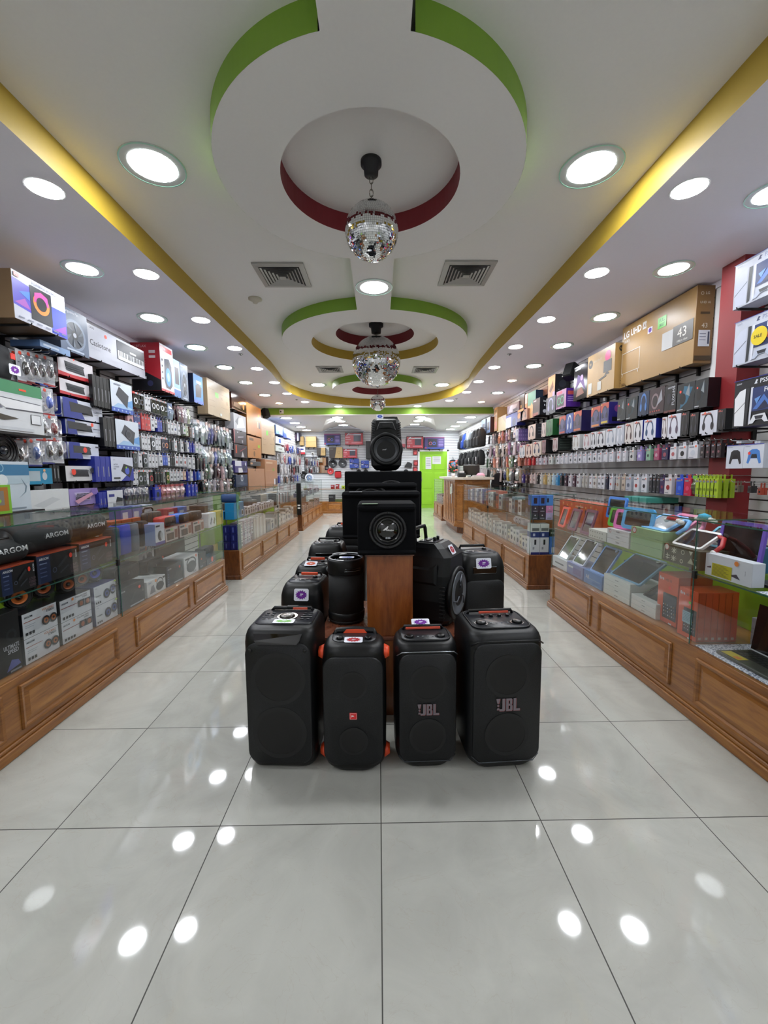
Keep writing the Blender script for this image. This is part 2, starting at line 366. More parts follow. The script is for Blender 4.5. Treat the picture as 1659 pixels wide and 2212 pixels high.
# soffit with the tray cut out of it
pts = [(TX0, TYE)]
pts += [(TX0, y) for y in (0, 2, 4, 5.6)]
cxT = -.045; arc = []
edge = [(-1.655, 6.6), (-1.70, 7.3), (-1.75, 7.8), (-1.72, 8.3), (-1.60, 8.75), (-1.39, 9.15), (-1.1, 9.5), (-.75, 9.78), (-.4, 9.94), (-.05, 10.0)]
hole = pts+edge+[(2*cxT-x+.02, y) for x, y in edge[::-1][1:]]+[(TX1, 5.6), (TX1, 4), (TX1, 2), (TX1, 0), (TX1, TYE)]
YG = 10.22
outer = [(XL, YF), (XR, YF), (XR, YG), (XL, YG)]
def filled(loops, z, m, mb, down=True):
    L = [[Vector((x, y, 0)) for x, y in l] for l in loops]; tri = tessellate_polygon(L); v = [Vector((p.x, p.y, z)) for l in L for p in l]
    fs = []
    for t in tri:
        a, b, c = (v[i] for i in t); n = (b-a).cross(c-a).z
        if n*(-1 if down else 1) < 0: t = t[::-1]
        fs.append(tuple(t))
    mb.add(v, fs, m)
mb = MB(); filled([outer, hole], ZS, LAV, mb); mb.box(XL, XR, YF, YG, ZS+.35, ZS+.4, LAV); struct(mb.build('ceiling'))
def band(pts, z0, z1, m, closed=True):
    mb = MB(); n = len(pts)
    for i in range(n if closed else n-1):
        a, b = pts[i], pts[(i+1) % n]; mb.poly([(a[0], a[1], z0), (b[0], b[1], z0), (b[0], b[1], z1), (a[0], a[1], z1)], m)
    for i in range(len(mb.sm)): mb.sm[i] = False
    return mb
struct(band(hole, ZS, ZT+.01, YEL).build('trim_1'))
def circ(cx, cy, r, n=72): return [(cx+r*math.cos(2*math.pi*i/n), cy+r*math.sin(2*math.pi*i/n)) for i in range(n)]
D1 = (-.03, 2.46); D2 = (-.03, 5.37); D3 = (-.012, 8.28); ZD = 2.90
mb = MB(); filled([[(XL+.9, YF), (XR-.9, YF), (XR-.9, YG-.1), (XL+.9, YG-.1)], circ(*D2, .49)], ZT, WHITEC, mb)
filled([circ(*D2, .49)], ZT+.13, WHITEC, mb); struct(mb.build('ceiling_tray'))
struct(band(circ(*D2, .49), ZT, ZT+.13, RED).build('trim_2'))
SXL, SXR = -.20, .13
def disc(c, R, r, inner, n, nm):
    """hanging ring: bottom, painted outer rim (broken by the strip) and painted inner rim"""
    mb = MB(); filled([circ(*c, R), circ(*c, r)], ZD, WHITEC, mb); struct(mb.build('ceiling_ring'))
    mb = MB(); C = circ(*c, R, 144)
    for i in range(144):
        a, b = C[i], C[(i+1) % 144]
        if SXL < (a[0]+b[0])/2 < SXR and (a[1] < c[1] or nm < 9): continue
        mb.poly([(a[0], a[1], ZD), (b[0], b[1], ZD), (b[0], b[1], ZT), (a[0], a[1], ZT)], GREEN)
    struct(mb.build('trim_%d' % nm)); struct(band(circ(*c, r), ZD, ZT, inner).build('trim_%d' % (nm+1)))
disc(D1, .82, .49, RED, 1, 3); disc(D2, 1.14, .79, YEL, 2, 5); disc(D3, .87, .49, RED, 3, 9)
mb = MB()
for y0, y1 in ((TYE, D1[1]-.80), (D1[1]+.80, D2[1]-1.12), (D2[1]+1.12, D3[1]-.85)):
    mb.poly([(SXL, y0, ZD-.0005), (SXL, y1, ZD-.0005), (SXR, y1, ZD-.0005), (SXR, y0, ZD-.0005)], WHITEC)
    for x in (SXL, SXR): mb.poly([(x, y0, ZD), (x, y1, ZD), (x, y1, ZT), (x, y0, ZT)], GREEN)
struct(mb.build('ceiling_strip'))
# green beam face and rear soffit with two shallow groin vaults
mb = MB(); mb.box(XL, XR, YG, YG+.02, ZB-.0, ZS+.02, GREEN); struct(mb.build('trim_7'))
mb = MB(); mb.box(XL, XR, YG-.002, YG+.03, ZB-.012, ZB+.004, WHITEC); struct(mb.build('trim_8'))
def vault(mb, x0, x1, y0, y1, rise):
    n = 14
    def z(u, v):
        # ridge along y fading to a point at the near end
        return ZB+rise*(1-(2*u-1)**2)*min(1, v*1.6)
    V = []; F = []
    for j in range(n+1):
        for i in range(n+1):
            u, v = i/n, j/n; hw = (x1-x0)/2*(.15+.85*v); cx = (x0+x1)/2
            V.append((cx+hw*(2*u-1), y0+(y1-y0)*v, z(u, v)))
    for j in range(n):
        for i in range(n): F.append((j*(n+1)+i, (j+1)*(n+1)+i, (j+1)*(n+1)+i+1, j*(n+1)+i+1))
    mb.add(V, F, WHITEC, True)
    return [((x0+x1)/2-(x1-x0)/2*.15, y0), ((x0+x1)/2+(x1-x0)/2*.15, y0), (x1, y1), (x0, y1)]
mb = MB()
h1 = vault(mb, -1.95, -.45, 10.7, YB-.02, .20); h2 = vault(mb, .55, 2.05, 10.7, YB-.02, .20)
filled([[(XL, YG+.01), (XR, YG+.01), (XR, YB), (XL, YB)], h1, h2], ZB, WHITEC, mb); struct(mb.build('ceiling_rear'))
# green door in the back wall
mb = MB(); mb.box(1.45, 2.42, YB-.035, YB-.002, 0.0, 1.99, DOORG)
for x0, x1, z0, z1 in ((1.53, 1.90, .12, .6), (1.97, 2.34, .12, .6), (1.53, 1.90, .7, 1.25), (1.97, 2.34, .7, 1.25), (1.53, 1.90, 1.35, 1.9), (1.97, 2.34, 1.35, 1.9)):
    mb.box(x0, x1, YB-.045, YB-.034, z0, z1, DOORG, .008)
dr = struct(mb.build('door_1'))
mb = MB(); mb.cyl((1.52, YB-.09, 1.02), .025, .05, METAL, 'y'); mb.box(1.51, 1.53, YB-.055, YB-.04, .95, 1.10, METAL); mb.build('door_handle', dr)
mb = MB(); mb.box(1.40, 1.45, YB-.04, YB, 0, 2.05, WHT); mb.box(2.42, 2.47, YB-.04, YB, 0, 2.05, WHT); mb.box(1.40, 2.47, YB-.04, YB, 1.99, 2.05, WHT); mb.build('door_frame', dr)
for nm, x0, x1, z0, z1, lb in (('paper_notice', 1.66, 1.86, 1.38, 1.80, 'tall white paper notice taped on the lime green door'), ('paper_notice', 1.90, 2.20, 1.55, 1.82, 'wide white paper notice taped beside the tall one on the green door')):
    mb = MB(); mb.box(x0, x1, YB-.05, YB-.046, z0, z1, P('#e8e8ea'))
    mb.decal(((x0, YB-.05, z0), (x1-x0, 0, 0), (0, 0, z1-z0), (0, -1, 0)), [('r', .12, .85-.14*i, .88, .89-.14*i, P('#8f8f98')) for i in range(5)]); tag(mb.build(nm), lb, 'notice')
# lime back panel board behind the cases and red pillar
mb = MB(); mb.box(2.66, XR, 3.10, 3.30, 0, ZS, REDP); struct(mb.build('pillar_red'))
mb = MB(); mb.box(XL, XL+.02, YF, YG, ZS-.05, ZS, LAV); mb.box(XR-.02, XR, YF, YG, ZS-.05, ZS, LAV); struct(mb.build('trim_11'))

# ================================================================ CEILING FITTINGS
_lm = {}
def lamp(px, py, z, r, ring, em, label, group):
    p = U(px, py, z=z); k = (r, ring, em, z > 3)
    if k not in _lm:
        a = MB(); s = .004 if not ring else .006
        a.lathe([(r, -s-.001), (r*.6, -s-.0035), (0, -s-.004)], em, seg=24)
        b = MB(); ro = r*1.12 if not ring else r*1.36
        b.ring((0, 0, -s), r*1.0, ro, mat('#c9cfcf', .25) if ring else WHT, 'z', 36, s)
        if ring: b.ring((0, 0, -s-.0015), ro*.965, ro, mat('#a8e0cc', .1, coat=1), 'z', 36, .002)
        _lm[k] = (a.mesh('diffuser'), b.mesh('trim_ring'))
    o = thing('downlight', label, 'ceiling light', p, 0, group)
    for nm, me in zip(('diffuser', 'trim_ring'), _lm[k]):
        c = bpy.data.objects.new(nm, me); COL.objects.link(c); c.parent = o
for px, py, wh in ((331, 357, 'left of the near ring, nearest the camera'), (1277, 361, 'right of the near ring, nearest the camera'), (687, 831, 'left of the far small ring'), (955, 831, 'right of the far small ring')):
    lamp(px, py, ZT, .125, 1, E_TRAY, 'large glass-rimmed round downlight in the raised tray, '+wh, None)
lamp(808, 620, ZD-.001, .118, 1, E_TRAY, 'large round downlight on the white centre strip between two rings', None)
big_l = [(178, 580), (329, 686), (424, 750), (485, 793), (531, 826), (572, 853)]
big_r = [(1675, 415), (1455, 580), (1307, 684), (1214, 746), (1153, 790), (1075, 848)]
sm_l = [(97, 407), (316, 592), (434, 691), (507, 752), (555, 796), (593, 826), (620, 850), (659, 868), (731, 878)]
sm_r = [(1489, 407), (1289, 589), (1180, 690), (1114, 749), (1068, 793), (1034, 824), (1008, 847), (971, 865), (902, 877)]
warm = [(603, 871), (1106, 822), (1040, 868)]
ords = ['nearest', 'second', 'third', 'fourth', 'fifth', 'sixth', 'seventh', 'eighth', 'ninth']
for i, (x, y) in enumerate(big_l): lamp(x, y, ZS, .10, 1, E_OUT, f'{ords[i]} of the large glass-rimmed downlights along the left wall side of the soffit', 'outer soffit downlights')
for i, (x, y) in enumerate(big_r): lamp(x, y, ZS, .10, 1, E_OUT, f'{ords[i]} of the large glass-rimmed downlights along the right wall side of the soffit', 'outer soffit downlights')
for i, (x, y) in enumerate(sm_l): lamp(x, y, ZS, .083, 0, E_COOL, f'{ords[i]} small round downlight following the left yellow tray edge', 'inner soffit downlights')
for i, (x, y) in enumerate(sm_r): lamp(x, y, ZS, .083, 0, E_COOL, f'{ords[i]} small round downlight following the right yellow tray edge', 'inner soffit downlights')
for (x, y), l in zip(warm, ('warm orange downlight in the far left soffit before the green beam', 'nearer of two warm orange downlights in the right soffit', 'farther of two warm orange downlights in the right soffit, by the green beam')):
    lamp(x, y, ZS, .07, 0, E_WARM, l, None)
for sx in (-1, 1):   # the rows run on over the camera towards the entrance
    for k in range(3):
        w = 'left' if sx < 0 else 'right'
        for xx, r, g, n in ((2.27, .10, 1, 'outer soffit downlights'), (1.86, .083, 0, 'inner soffit downlights')):
            o = thing('downlight', f'{n[:-1]} on the {w} side behind the camera, {ords[k]} from the entrance', 'ceiling light', (sx*xx, -1.5+k*1.1, ZS), 0, n)
            for nm, me in zip(('diffuser', 'trim_ring'), _lm[(r, g, E_OUT if g else E_COOL, False)]):
                c = bpy.data.objects.new(nm, me); COL.objects.link(c); c.parent = o
rear = [(618.6, 903), (637, 913.4), (650, 922), (662.7, 929), (729, 901.5), (735, 910), (741.7, 918), (909, 901), (903.6, 909), (896, 916.7), (1016, 901), (997, 911.4), (984.6, 920.3), (973, 927)]
for i, (x, y) in enumerate(rear):
    rw = ('left side row', 0) if i < 4 else (('left vault row', 4) if i < 7 else (('right vault row', 7) if i < 10 else ('right side row', 10)))
    lamp(x, y, ZB-.002, .13, 1, E_COOL, f'{ords[i-rw[1]]} downlight of the {rw[0]} in the low rear ceiling', 'rear ceiling downlights')

def vent(x0, x1, y0, y1, label):
    m1, m2 = mat('#a9a8a4', .4, .2), mat('#3a3a3a', .6); cx, cy = (x0+x1)/2, (y0+y1)/2; W, Dp = (x1-x0)/2, (y1-y0)/2
    t = thing('air_vent', label, 'air vent', (cx, cy, ZT-.001))
    def sqr(a, b, z1, z2, m, k): # square ring between scale a and b
        V = [(W*s*sx, Dp*s*sy, z) for s, z in ((a, z1), (b, z2)) for sx, sy in ((-1, -1), (1, -1), (1, 1), (-1, 1))]
        k.add(V, [(i, (i+1) % 4, 4+(i+1) % 4, 4+i) for i in range(4)], m)
    f = MB(); sqr(1, .80, -.012, -.016, m1, f); sqr(1, 1, 0, -.012, m1, f); f.build('frame', t)
    s = MB()
    for i in range(5): a = .76-i*.13; sqr(a, a-.060, -.020, -.013, m1, s)
    s.box(-W*.13, W*.13, -Dp*.13, Dp*.13, -.03, -.026, m1, .002); s.build('louvre', t)
    b = MB(); b.poly([(-W*.8, -Dp*.8, -.002), (-W*.8, Dp*.8, -.002), (W*.8, Dp*.8, -.002), (W*.8, -Dp*.8, -.002)], m2); b.build('dark_throat', t)
vent(-1.03, -.605, 3.565, 4.0, 'square louvred ceiling air vent on the left, near the camera')
vent(.56, .99, 3.535, 3.98, 'square louvred ceiling air vent on the right, near the camera')
for (xa, xb, yn, yf, l) in ((683, 741, 790, 804, 'far left square air vent beside the big mirror ball'), (888, 946, 791, 805, 'far right square air vent beside the big mirror ball')):
    p, q = U(xa, yn, z=ZT), U(xb, yf, z=ZT); c = (p+q)/2; vent(c.x-.21, c.x+.21, c.y-.21, c.y+.21, l)
p = U(551, 645, z=ZT); mb = MB(); mb.lathe([(.065, 0), (.065, -.012), (.045, -.022), (.03, -.03), (.02, -.045), (0, -.047)], mat('#c8c2b2', .4)); mb.ring((0, 0, -.026), .028, .034, GREY, 'z', 24, .003)
tag(mb.build('smoke_detector', loc=p), 'round cream smoke detector on the tray ceiling by the left vent', 'smoke detector')
for px, py, l in ((520, 765, 'left'), (1100, 765, 'right'), (641, 863, 'far left'), (986, 861, 'far right')):
    p = U(px, py, z=ZS); mb = MB(); mb.lathe([(.03, 0), (.03, -.004), (.014, -.006), (.012, -.018), (0, -.02)], METAL, seg=16)
    tag(mb.build('sprinkler_head', loc=p), f'small flush metal sprinkler head in the {l} part of the soffit', 'sprinkler')

def mirror_ball(c, r, ztop, rows, label, mount_r):
    t = thing('mirror_ball', label, 'disco ball', (c[0], c[1], c[2]))
    mir = mat('#e6e8ea', .02, 1.0); core = mat('#85868a', .4, .6)
    mb = MB(); mb.lathe([(max(1e-4, r*.985*math.cos(a)) if abs(a) < 1.57 else 0, r*.985*math.sin(a)) for a in [math.radians(-90+180*i/32) for i in range(33)]], core, seg=48)
    mb.build('core', t)
    mb = MB(); rnd = random.Random(rows)
    for i in range(rows):
        a0 = -math.pi/2+math.pi*i/rows; a1 = a0+math.pi/rows; am = (a0+a1)/2
        n = max(3, int(round(2*math.pi*math.cos(am)/(math.pi/rows)))); g = .05
        off = rnd.random()*6
        for k in range(n):
            b0, b1 = off+2*math.pi*(k+g)/n, off+2*math.pi*(k+1-g)/n; e0, e1 = a0+(a1-a0)*g, a1-(a1-a0)*g; bm = (b0+b1)/2
            N = Vector((math.cos(am)*math.cos(bm), math.cos(am)*math.sin(bm), math.sin(am)))
            tilt = Vector((rnd.gauss(0, 1), rnd.gauss(0, 1), rnd.gauss(0, 1)))*.035
            pts = []
            for a_, b_ in ((e0, b0), (e0, b1), (e1, b1), (e1, b0)):
                p = Vector((math.cos(a_)*math.cos(b_), math.cos(a_)*math.sin(b_), math.sin(a_)))*r
                p = p+N*(tilt.dot(p-N*r)); pts.append(p)
            mb.poly(pts, mir)
    mb.build('mirror_tiles', t)
    zt = ztop-c[2]; mb = MB(); mb.lathe([(mount_r, zt), (mount_r, zt-mount_r*.35), (mount_r*.72, zt-mount_r*.5), (mount_r*.66, zt-mount_r*1.25), (mount_r*.3, zt-mount_r*1.4), (0, zt-mount_r*1.4)], BK('#15161a', .5)); mb.build('motor_mount', t)
    mb = MB(); z0, z1 = r, zt-mount_r*1.4; n = max(2, int((z1-z0)/.028)); L = (z1-z0)/n
    for i in range(n):
        zc = z0+L*(i+.5); pts = []
        for k in range(12):
            a = 2*math.pi*k/12; x, z = L*.30*math.cos(a), L*.62*math.sin(a); pts.append((x, 0, zc+z) if i % 2 else (0, x, zc+z))
        mb.tube(pts, .0022, mat('#6f6a5c', .35, .8), 6, True)
    mb.lathe([(.015, r-.006), (.012, r+.004), (0, r+.006)], METAL, seg=12); mb.build('hanging_chain', t)
p = U(803, 500, y=2.46); mirror_ball((p.x, 2.46, p.z), .150, ZT, 44, 'near silver mirror ball hanging on a chain inside the first maroon ceiling ring', .058)
p = U(813, 781, y=5.37); mirror_ball((p.x, 5.37, p.z), .305, ZT+.13, 60, 'largest silver mirror ball hanging in the middle yellow and maroon ceiling ring', .09)
p = U(816, 870.5, y=8.28); mirror_ball((p.x, 8.28, p.z), .155, ZT, 34, 'small far silver mirror ball before the green beam', .05)
# ================================================================ CARTONS
def carton(name, label, cat, W, D, H, col, F=(), R=(), L=(), T=(), loc=(0, 0, 0), rz=0, group=None, bev=.0015, cols=None, parent=None):
    """a box standing at loc: local front is -Y, width X, height Z; decals per face"""
    mb = MB(); m = P(col) if isinstance(col, str) and col.startswith('#') else col
    mb.box(-W/2, W/2, 0, D, 0, H, m, bev)
    faces = {'F': ((-W/2, 0, 0), (W, 0, 0), (0, 0, H), (0, -1, 0)), 'R': ((W/2, 0, 0), (0, D, 0), (0, 0, H), (1, 0, 0)),
             'L': ((-W/2, D, 0), (0, -D, 0), (0, 0, H), (-1, 0, 0)), 'T': ((-W/2, 0, H), (W, 0, 0), (0, D, 0), (0, 0, 1))}
    for k, d in (('F', F), ('R', R), ('L', L), ('T', T)):
        if d: mb.decal(faces[k], [fixc(e) for e in d])
    o = mb.build(name, parent, Vector(loc), rz)
    if label: tag(o, label, cat, group)
    return o
def fixc(e):
    return tuple(P(q) if isinstance(q, str) and q.startswith('#') else q for q in e)
def bfill(c): return [('r', .004, .004, .996, .996, c)]
def lines(x0, x1, ys, c, h=.012): return [('r', x0, y, x1, y+h, c) for y in ys]
def wallput(side, xf, npx, yt, yb, fpx):
    a = U(npx, yt, x=xf); b = U(npx, yb, x=xf); c = U(fpx, (yt+yb)/2, x=xf)
    y0, y1 = (a.y+b.y)/2, c.y; return (y0+y1)/2, abs(y1-y0), b.z, a.z-b.z
def wcarton(side, xf, npx, yt, yb, fpx, D, name, label, cat, col, F=(), S=(), T=(), group=None, zmax=None, zmin=None, **kw):
    """carton against a side wall or in a case, given by the pixels of its front face; S decals go on the end that faces the camera"""
    y, W, z, H = wallput(side, xf, npx, yt, yb, fpx)
    if zmax and z+H > zmax: H = zmax-z
    if zmin is not None: H += z-zmin; z = zmin
    rz = math.pi/2 if side < 0 else -math.pi/2
    return carton(name, label, cat, W-.002, D, H, col, F, R=S if side > 0 else (), L=S if side < 0 else (), T=T, loc=(xf, y, z), rz=rz, group=group, **kw)

def cname(h):
    import colorsys
    if not h.startswith('#'): return 'printed'
    r, g, b = (int(h[i:i+2], 16)/255 for i in (1, 3, 5)); H, S, V = colorsys.rgb_to_hsv(r, g, b); H *= 360
    if S < .16: return 'black' if V < .14 else 'dark grey' if V < .36 else 'grey' if V < .66 else 'pale grey' if V < .85 else 'white'
    n = 'red' if H < 14 or H > 340 else 'orange' if H < 32 else 'tan' if H < 48 and S < .6 else 'yellow' if H < 66 else 'lime' if H < 95 else 'green' if H < 160 else 'teal' if H < 192 else 'blue' if H < 248 else 'violet' if H < 290 else 'magenta'
    if n == 'orange' and V < .62: n = 'brown'
    return ('dark ' if V < .35 else 'pale ' if S < .35 and V > .7 else '')+n
NTH = ['first', 'second', 'third', 'fourth', 'fifth', 'sixth', 'seventh', 'eighth', 'ninth', 'tenth', '11th', '12th', '13th', '14th', '15th', '16th', '17th', '18th', '19th', '20th']+['%dth' % i if i % 10 not in (1, 2, 3) else '%d%s' % (i, {1: 'st', 2: 'nd', 3: 'rd'}[i % 10]) for i in range(21, 80)]
# ================================================================ COUNTERS
def panel_part(mb_name, parent, O, u_, n_, w_, z0, z1):
    """raised-and-fielded panel with moulding on a vertical face (origin O, along u_, outward n_)"""
    O, u_, n_ = Vector(O), Vector(u_), Vector(n_); zz = Vector((0, 0, 1)); f = MB()
    def rectr(i, d): return [O+u_*i+zz*(z0+i)+n_*d, O+u_*(w_-i)+zz*(z0+i)+n_*d, O+u_*(w_-i)+zz*(z1-i)+n_*d, O+u_*i+zz*(z1-i)+n_*d]
    prof = [(0, .000), (.004, .010), (.016, .008), (.024, -.002), (.05, .004)]
    R_ = [rectr(i, d+.0015) for i, d in prof]
    for a, b in zip(R_, R_[1:]):
        for k in range(4): k2 = (k+1) % 4; f.add([a[k], a[k2], b[k2], b[k]], [(0, 1, 2, 3)], WOODR)
    f.add(R_[-1], [(0, 1, 2, 3)], WOOD)
    return f.build(mb_name, parent)
def counter(name, label, s, xf, y0, y1, joints, panels, zb, zs, zt, depth, lime=True, tape=False):
    """glass display case on a panelled wood base along a side aisle; s = -1 left, +1 right; parts in world coordinates"""
    t = thing(name, label, 'display counter', (0, 0, 0)); xb = xf+s*depth
    def bx(m_, xa, xc, *r, bev=0): m_.box(min(xa, xc), max(xa, xc), *r, bev)
    b = MB(); bx(b, xf, xb, y0, y1, .0, zb-.002, WOODR, bev=.002); b.build('wood_base', t)
    e = MB(); e.box(min(xf+s*.004, xb), max(xf+s*.004, xb), y0-.002, y0, .02, zb-.004, WOODK); e.build('end_panel', t)
    k = MB()
    bx(k, xf-s*.001, xf-s*.020, y0-.02, y1+.02, 0, .05, WOODR, bev=.004); bx(k, xf-s*.001, xf-s*.011, y0-.012, y1+.012, .05, .068, WOODR, bev=.004)
    bx(k, xf, xb, y0-.02, y0-.002, 0, .05, WOODK, bev=.004); bx(k, xf, xb, y1+.0, y1+.02, 0, .05, WOODR, bev=.004); k.build('skirting', t)
    for a, c in panels:
        if s < 0: panel_part('door_panel', t, (xf, a, 0), (0, 1, 0), (1, 0, 0), c-a, .095, zb-.045)
        else: panel_part('door_panel', t, (xf, c, 0), (0, -1, 0), (-1, 0, 0), c-a, .095, zb-.045)
    ys = [y0]+list(joints)+[y1]; g = .006
    xg = xf+s*.006
    for a, c in zip(ys, ys[1:]):
        p = MB(); bx(p, xg, xg+s*g, a+.003, c-.003, zb, zt-g, GLASS); p.build('front_glass', t)
        p = MB(); bx(p, xg, xb, a+.001, c-.001, zt-g, zt, GLASS)
        bx(p, xg-s*.0005, xg, a+.001, c-.001, zt-g, zt, GEDGE); bx(p, xg, xb, a+.0005, a+.001, zt-g, zt, GEDGE); p.build('glass_top', t)
        p = MB(); bx(p, xg+s*.008, xb-s*.02, a+.01, c-.01, zs-.007, zs, GLASS); bx(p, xg+s*.0075, xg+s*.008, a+.01, c-.01, zs-.007, zs, GEDGE); p.build('glass_shelf', t)
    for y in ys:
        p = MB(); yy = y-.003 if y != y0 else y; p.box(min(xg, xb), max(xg, xb), yy, yy+g, zb, zt-g, GLASS)
        if y == y1: pass
        p.build('end_glass', t)
    for y in ys:
        p = MB(); bx(p, xg, xg+s*.004, y-.002, y+.003, zb, zt-g, GEDGE); p.build('corner_seam', t)
    for y in joints:
        p = MB(); bx(p, xg-s*.004, xg+s*.014, y-.010, y+.010, zs-.03, zs+.012, DARKM, bev=.002); p.build('shelf_clip', t)
    p = MB(); bx(p, xb-s*.014, xb-s*.002, y0+.01, y1-.01, zb, zs-.01, GREENW if lime else WOOD)
    n = max(1, int((y1-y0)/.9))
    for i in range(n+1):
        yy = y0+.02+(y1-y0-.04)*i/n; bx(p, xb-s*.022, xb-s*.014, yy-.014, yy+.014, zb, zt-.01, METAL)
    p.build('back_board', t)
    return t
LXF, RXF = -1.705, 1.64
LZB, LZS, LZT = .36, .735, 1.07; RZB, RZS, RZT = .385, .77, 1.05
counter('display_counter', 'near left glass display counter on a panelled honey wood base, full of portable speakers', -1, LXF, -.6, 4.49, [2.68], [(-.3, .8), (.95, 1.78), (1.87, 2.60), (2.80, 3.62), (3.72, 4.42)], LZB, LZS, LZT, .52)
counter('display_counter', 'middle left glass display counter with blue boxes at its near end', -1, LXF, 4.97, 8.62, [7.0], [(5.06+.9*i, 5.88+.9*i) for i in range(4)], LZB, LZS, LZT, .50)
counter('display_counter', 'far left glass display counter with a black post, before the rear counter', -1, LXF, 9.12, 12.42, [10.8], [(9.2+.65*i, 9.78+.65*i) for i in range(5)], LZB, LZS, LZT, .50, lime=False)
counter('display_counter', 'near right glass display counter holding kids tablets and orange tablet boxes', 1, RXF, -.6, 3.84, [2.09], [(-.3, .85), (.95, 2.02), (2.2, 2.97), (3.08, 3.77)], RZB, RZS, RZT, .50)
counter('display_counter', 'middle right glass display counter with small white and brown boxes', 1, RXF, 4.42, 7.93, [6.2], [(4.54+.85*i, 5.31+.85*i) for i in range(4)], RZB, RZS, RZT, .50, lime=False)
# rear counter across the back
def rear_counter():
    t = thing('rear_counter', 'glass display counter running across the back of the shop under the slat wall', 'display counter', (0, 0, 0))
    x0, x1, y0, y1 = -2.3, .95, 12.93, 13.4
    b = MB(); b.box(x0, x1, y0, y1, 0, LZB, WOODR, .002); b.box(x0, x1, y0-.02, y0, 0, .06, WOODR, .004); b.build('wood_base', t)
    for i in range(5): panel_part('door_panel', t, (-1.62+.5*i, y0, 0), (1, 0, 0), (0, -1, 0), .45, .09, LZB-.03)
    for x in (x0, -.95, .0, x1-.008):
        p = MB(); p.box(x, x+.006, y0+.005, y1, LZB, LZT-.006, GLASS); p.build('end_glass', t)
    p = MB(); p.box(x0, x1, y0+.004, y0+.010, LZB, LZT-.006, GLASS); p.build('front_glass', t)
    p = MB(); p.box(x0, x1, y0+.004, y1, LZT-.006, LZT, GLASS); p.box(x0, x1, y0+.0035, y0+.004, LZT-.006, LZT, GEDGE); p.build('glass_top', t)
    p = MB(); p.box(x0, x1, y0+.014, y1-.01, .76, .768, GLASS); p.box(x0, x1, y0+.012, y0+.014, .755, .775, WOODR); p.build('glass_shelf', t)
    p = MB(); p.box(x0, x1, y1-.01, y1, LZB, .75, SLATB); p.build('back_board', t)
rear_counter()
# small counter right of the green door
counter('display_counter', 'short far right counter with open white slat board beside the green door', 1, 1.66, 10.75, 12.3, [], [(10.85, 11.5), (11.6, 12.2)], .42, .75, 1.08, .45, lime=False)
# cash desk
def cash_desk():
    t = thing('cash_desk', 'tall wood cash desk with a cream stone top and an angled front corner', 'counter', (0, 0, 0))
    pl = [(1.60, 10.1), (1.60, 8.62), (1.76, 8.34), (2.26, 8.34), (2.26, 10.1)]
    b = MB(); b.loft([[(x, y, z) for x, y in pl[::-1]] for z in (.14, 1.13)], WOOD, False); b.build('desk_body', t)
    k = MB(); pk = [(1.66, 10.05), (1.66, 8.66), (1.80, 8.42), (2.24, 8.42), (2.24, 10.05)]; k.loft([[(x, y, z) for x, y in pk[::-1]] for z in (0, .14)], WOODK, False); k.build('plinth', t)
    sk = MB(); sk.loft([[(x-.015, y-.015*(1 if y < 9 else -1), z) for x, y in pl[::-1]] for z in (.14, .18)], WOODR, False); sk.build('skirting', t)
    tp = [(1.50, 10.15), (1.50, 8.58), (1.70, 8.25), (2.32, 8.25), (2.32, 10.15)]
    c = MB(); c.loft([[(x, y, z) for x, y in tp[::-1]] for z in (1.13, 1.175)], mat('#dcd3c6', .25), False); c.build('worktop', t)
    for i in range(6):
        g = MB(); g.box(1.594, 1.602, 8.72+.22*i, 8.735+.22*i, .2, 1.08, WOODK); g.build('groove', t)
    panel_part('door_panel', t, (1.80, 8.34, 0), (1, 0, 0), (0, -1, 0), .42, .24, 1.05)
    u_ = Vector((.16, -.28, 0)); w_ = u_.length; u_.normalize(); panel_part('door_panel', t, Vector((1.60, 8.62, 0))+u_*.03, u_, Vector((-.28, -.16, 0)).normalized(), w_-.06, .24, 1.05)
cash_desk()
mb = MB(); mb.box(1.586, 1.592, 8.85, 9.05, .83, 1.03, P('#e2e2dc')); mb.box(1.584, 1.588, 8.98, 9.12, .80, .96, P('#cfe2c8')); mb.box(1.584, 1.590, 8.93, 8.96, .60, .85, WHT)
tag(mb.build('paper_notice'), 'white and green paper notices with a hanging cord on the side of the cash desk', 'notice')
# ================================================================ CENTRAL PLINTHS
def plinth():
    t = thing('display_plinth', 'low wide wooden plinth in the aisle holding the cylinder and trolley speakers', 'plinth', (.055, 2.10, 0))
    mb = MB(); mb.box(-.365, .365, .0, .60, 0, .422, WOODD, .002)
    mb.build('box_body', t); mb = MB(); mb.box(-.372, .372, -.006, .61, .422, .44, WOODT, .002); mb.build('top_board', t)
    t = thing('display_plinth', 'tall narrow wooden tower plinth carrying the subwoofer boxes', 'plinth', (.055, 2.105, 0))
    mb = MB(); mb.box(-.120, .120, .0, 1.9, .4405, .872, WOODD, .002); mb.build('box_body', t)
    mb = MB(); mb.box(-.126, .126, -.004, 1.92, .872, .882, WOODT); mb.build('top_board', t)
    mb = MB(); mb.box(-.120, .120, .62, 1.9, 0, .44, WOODD, .002); mb.build('rear_base', t)
plinth()
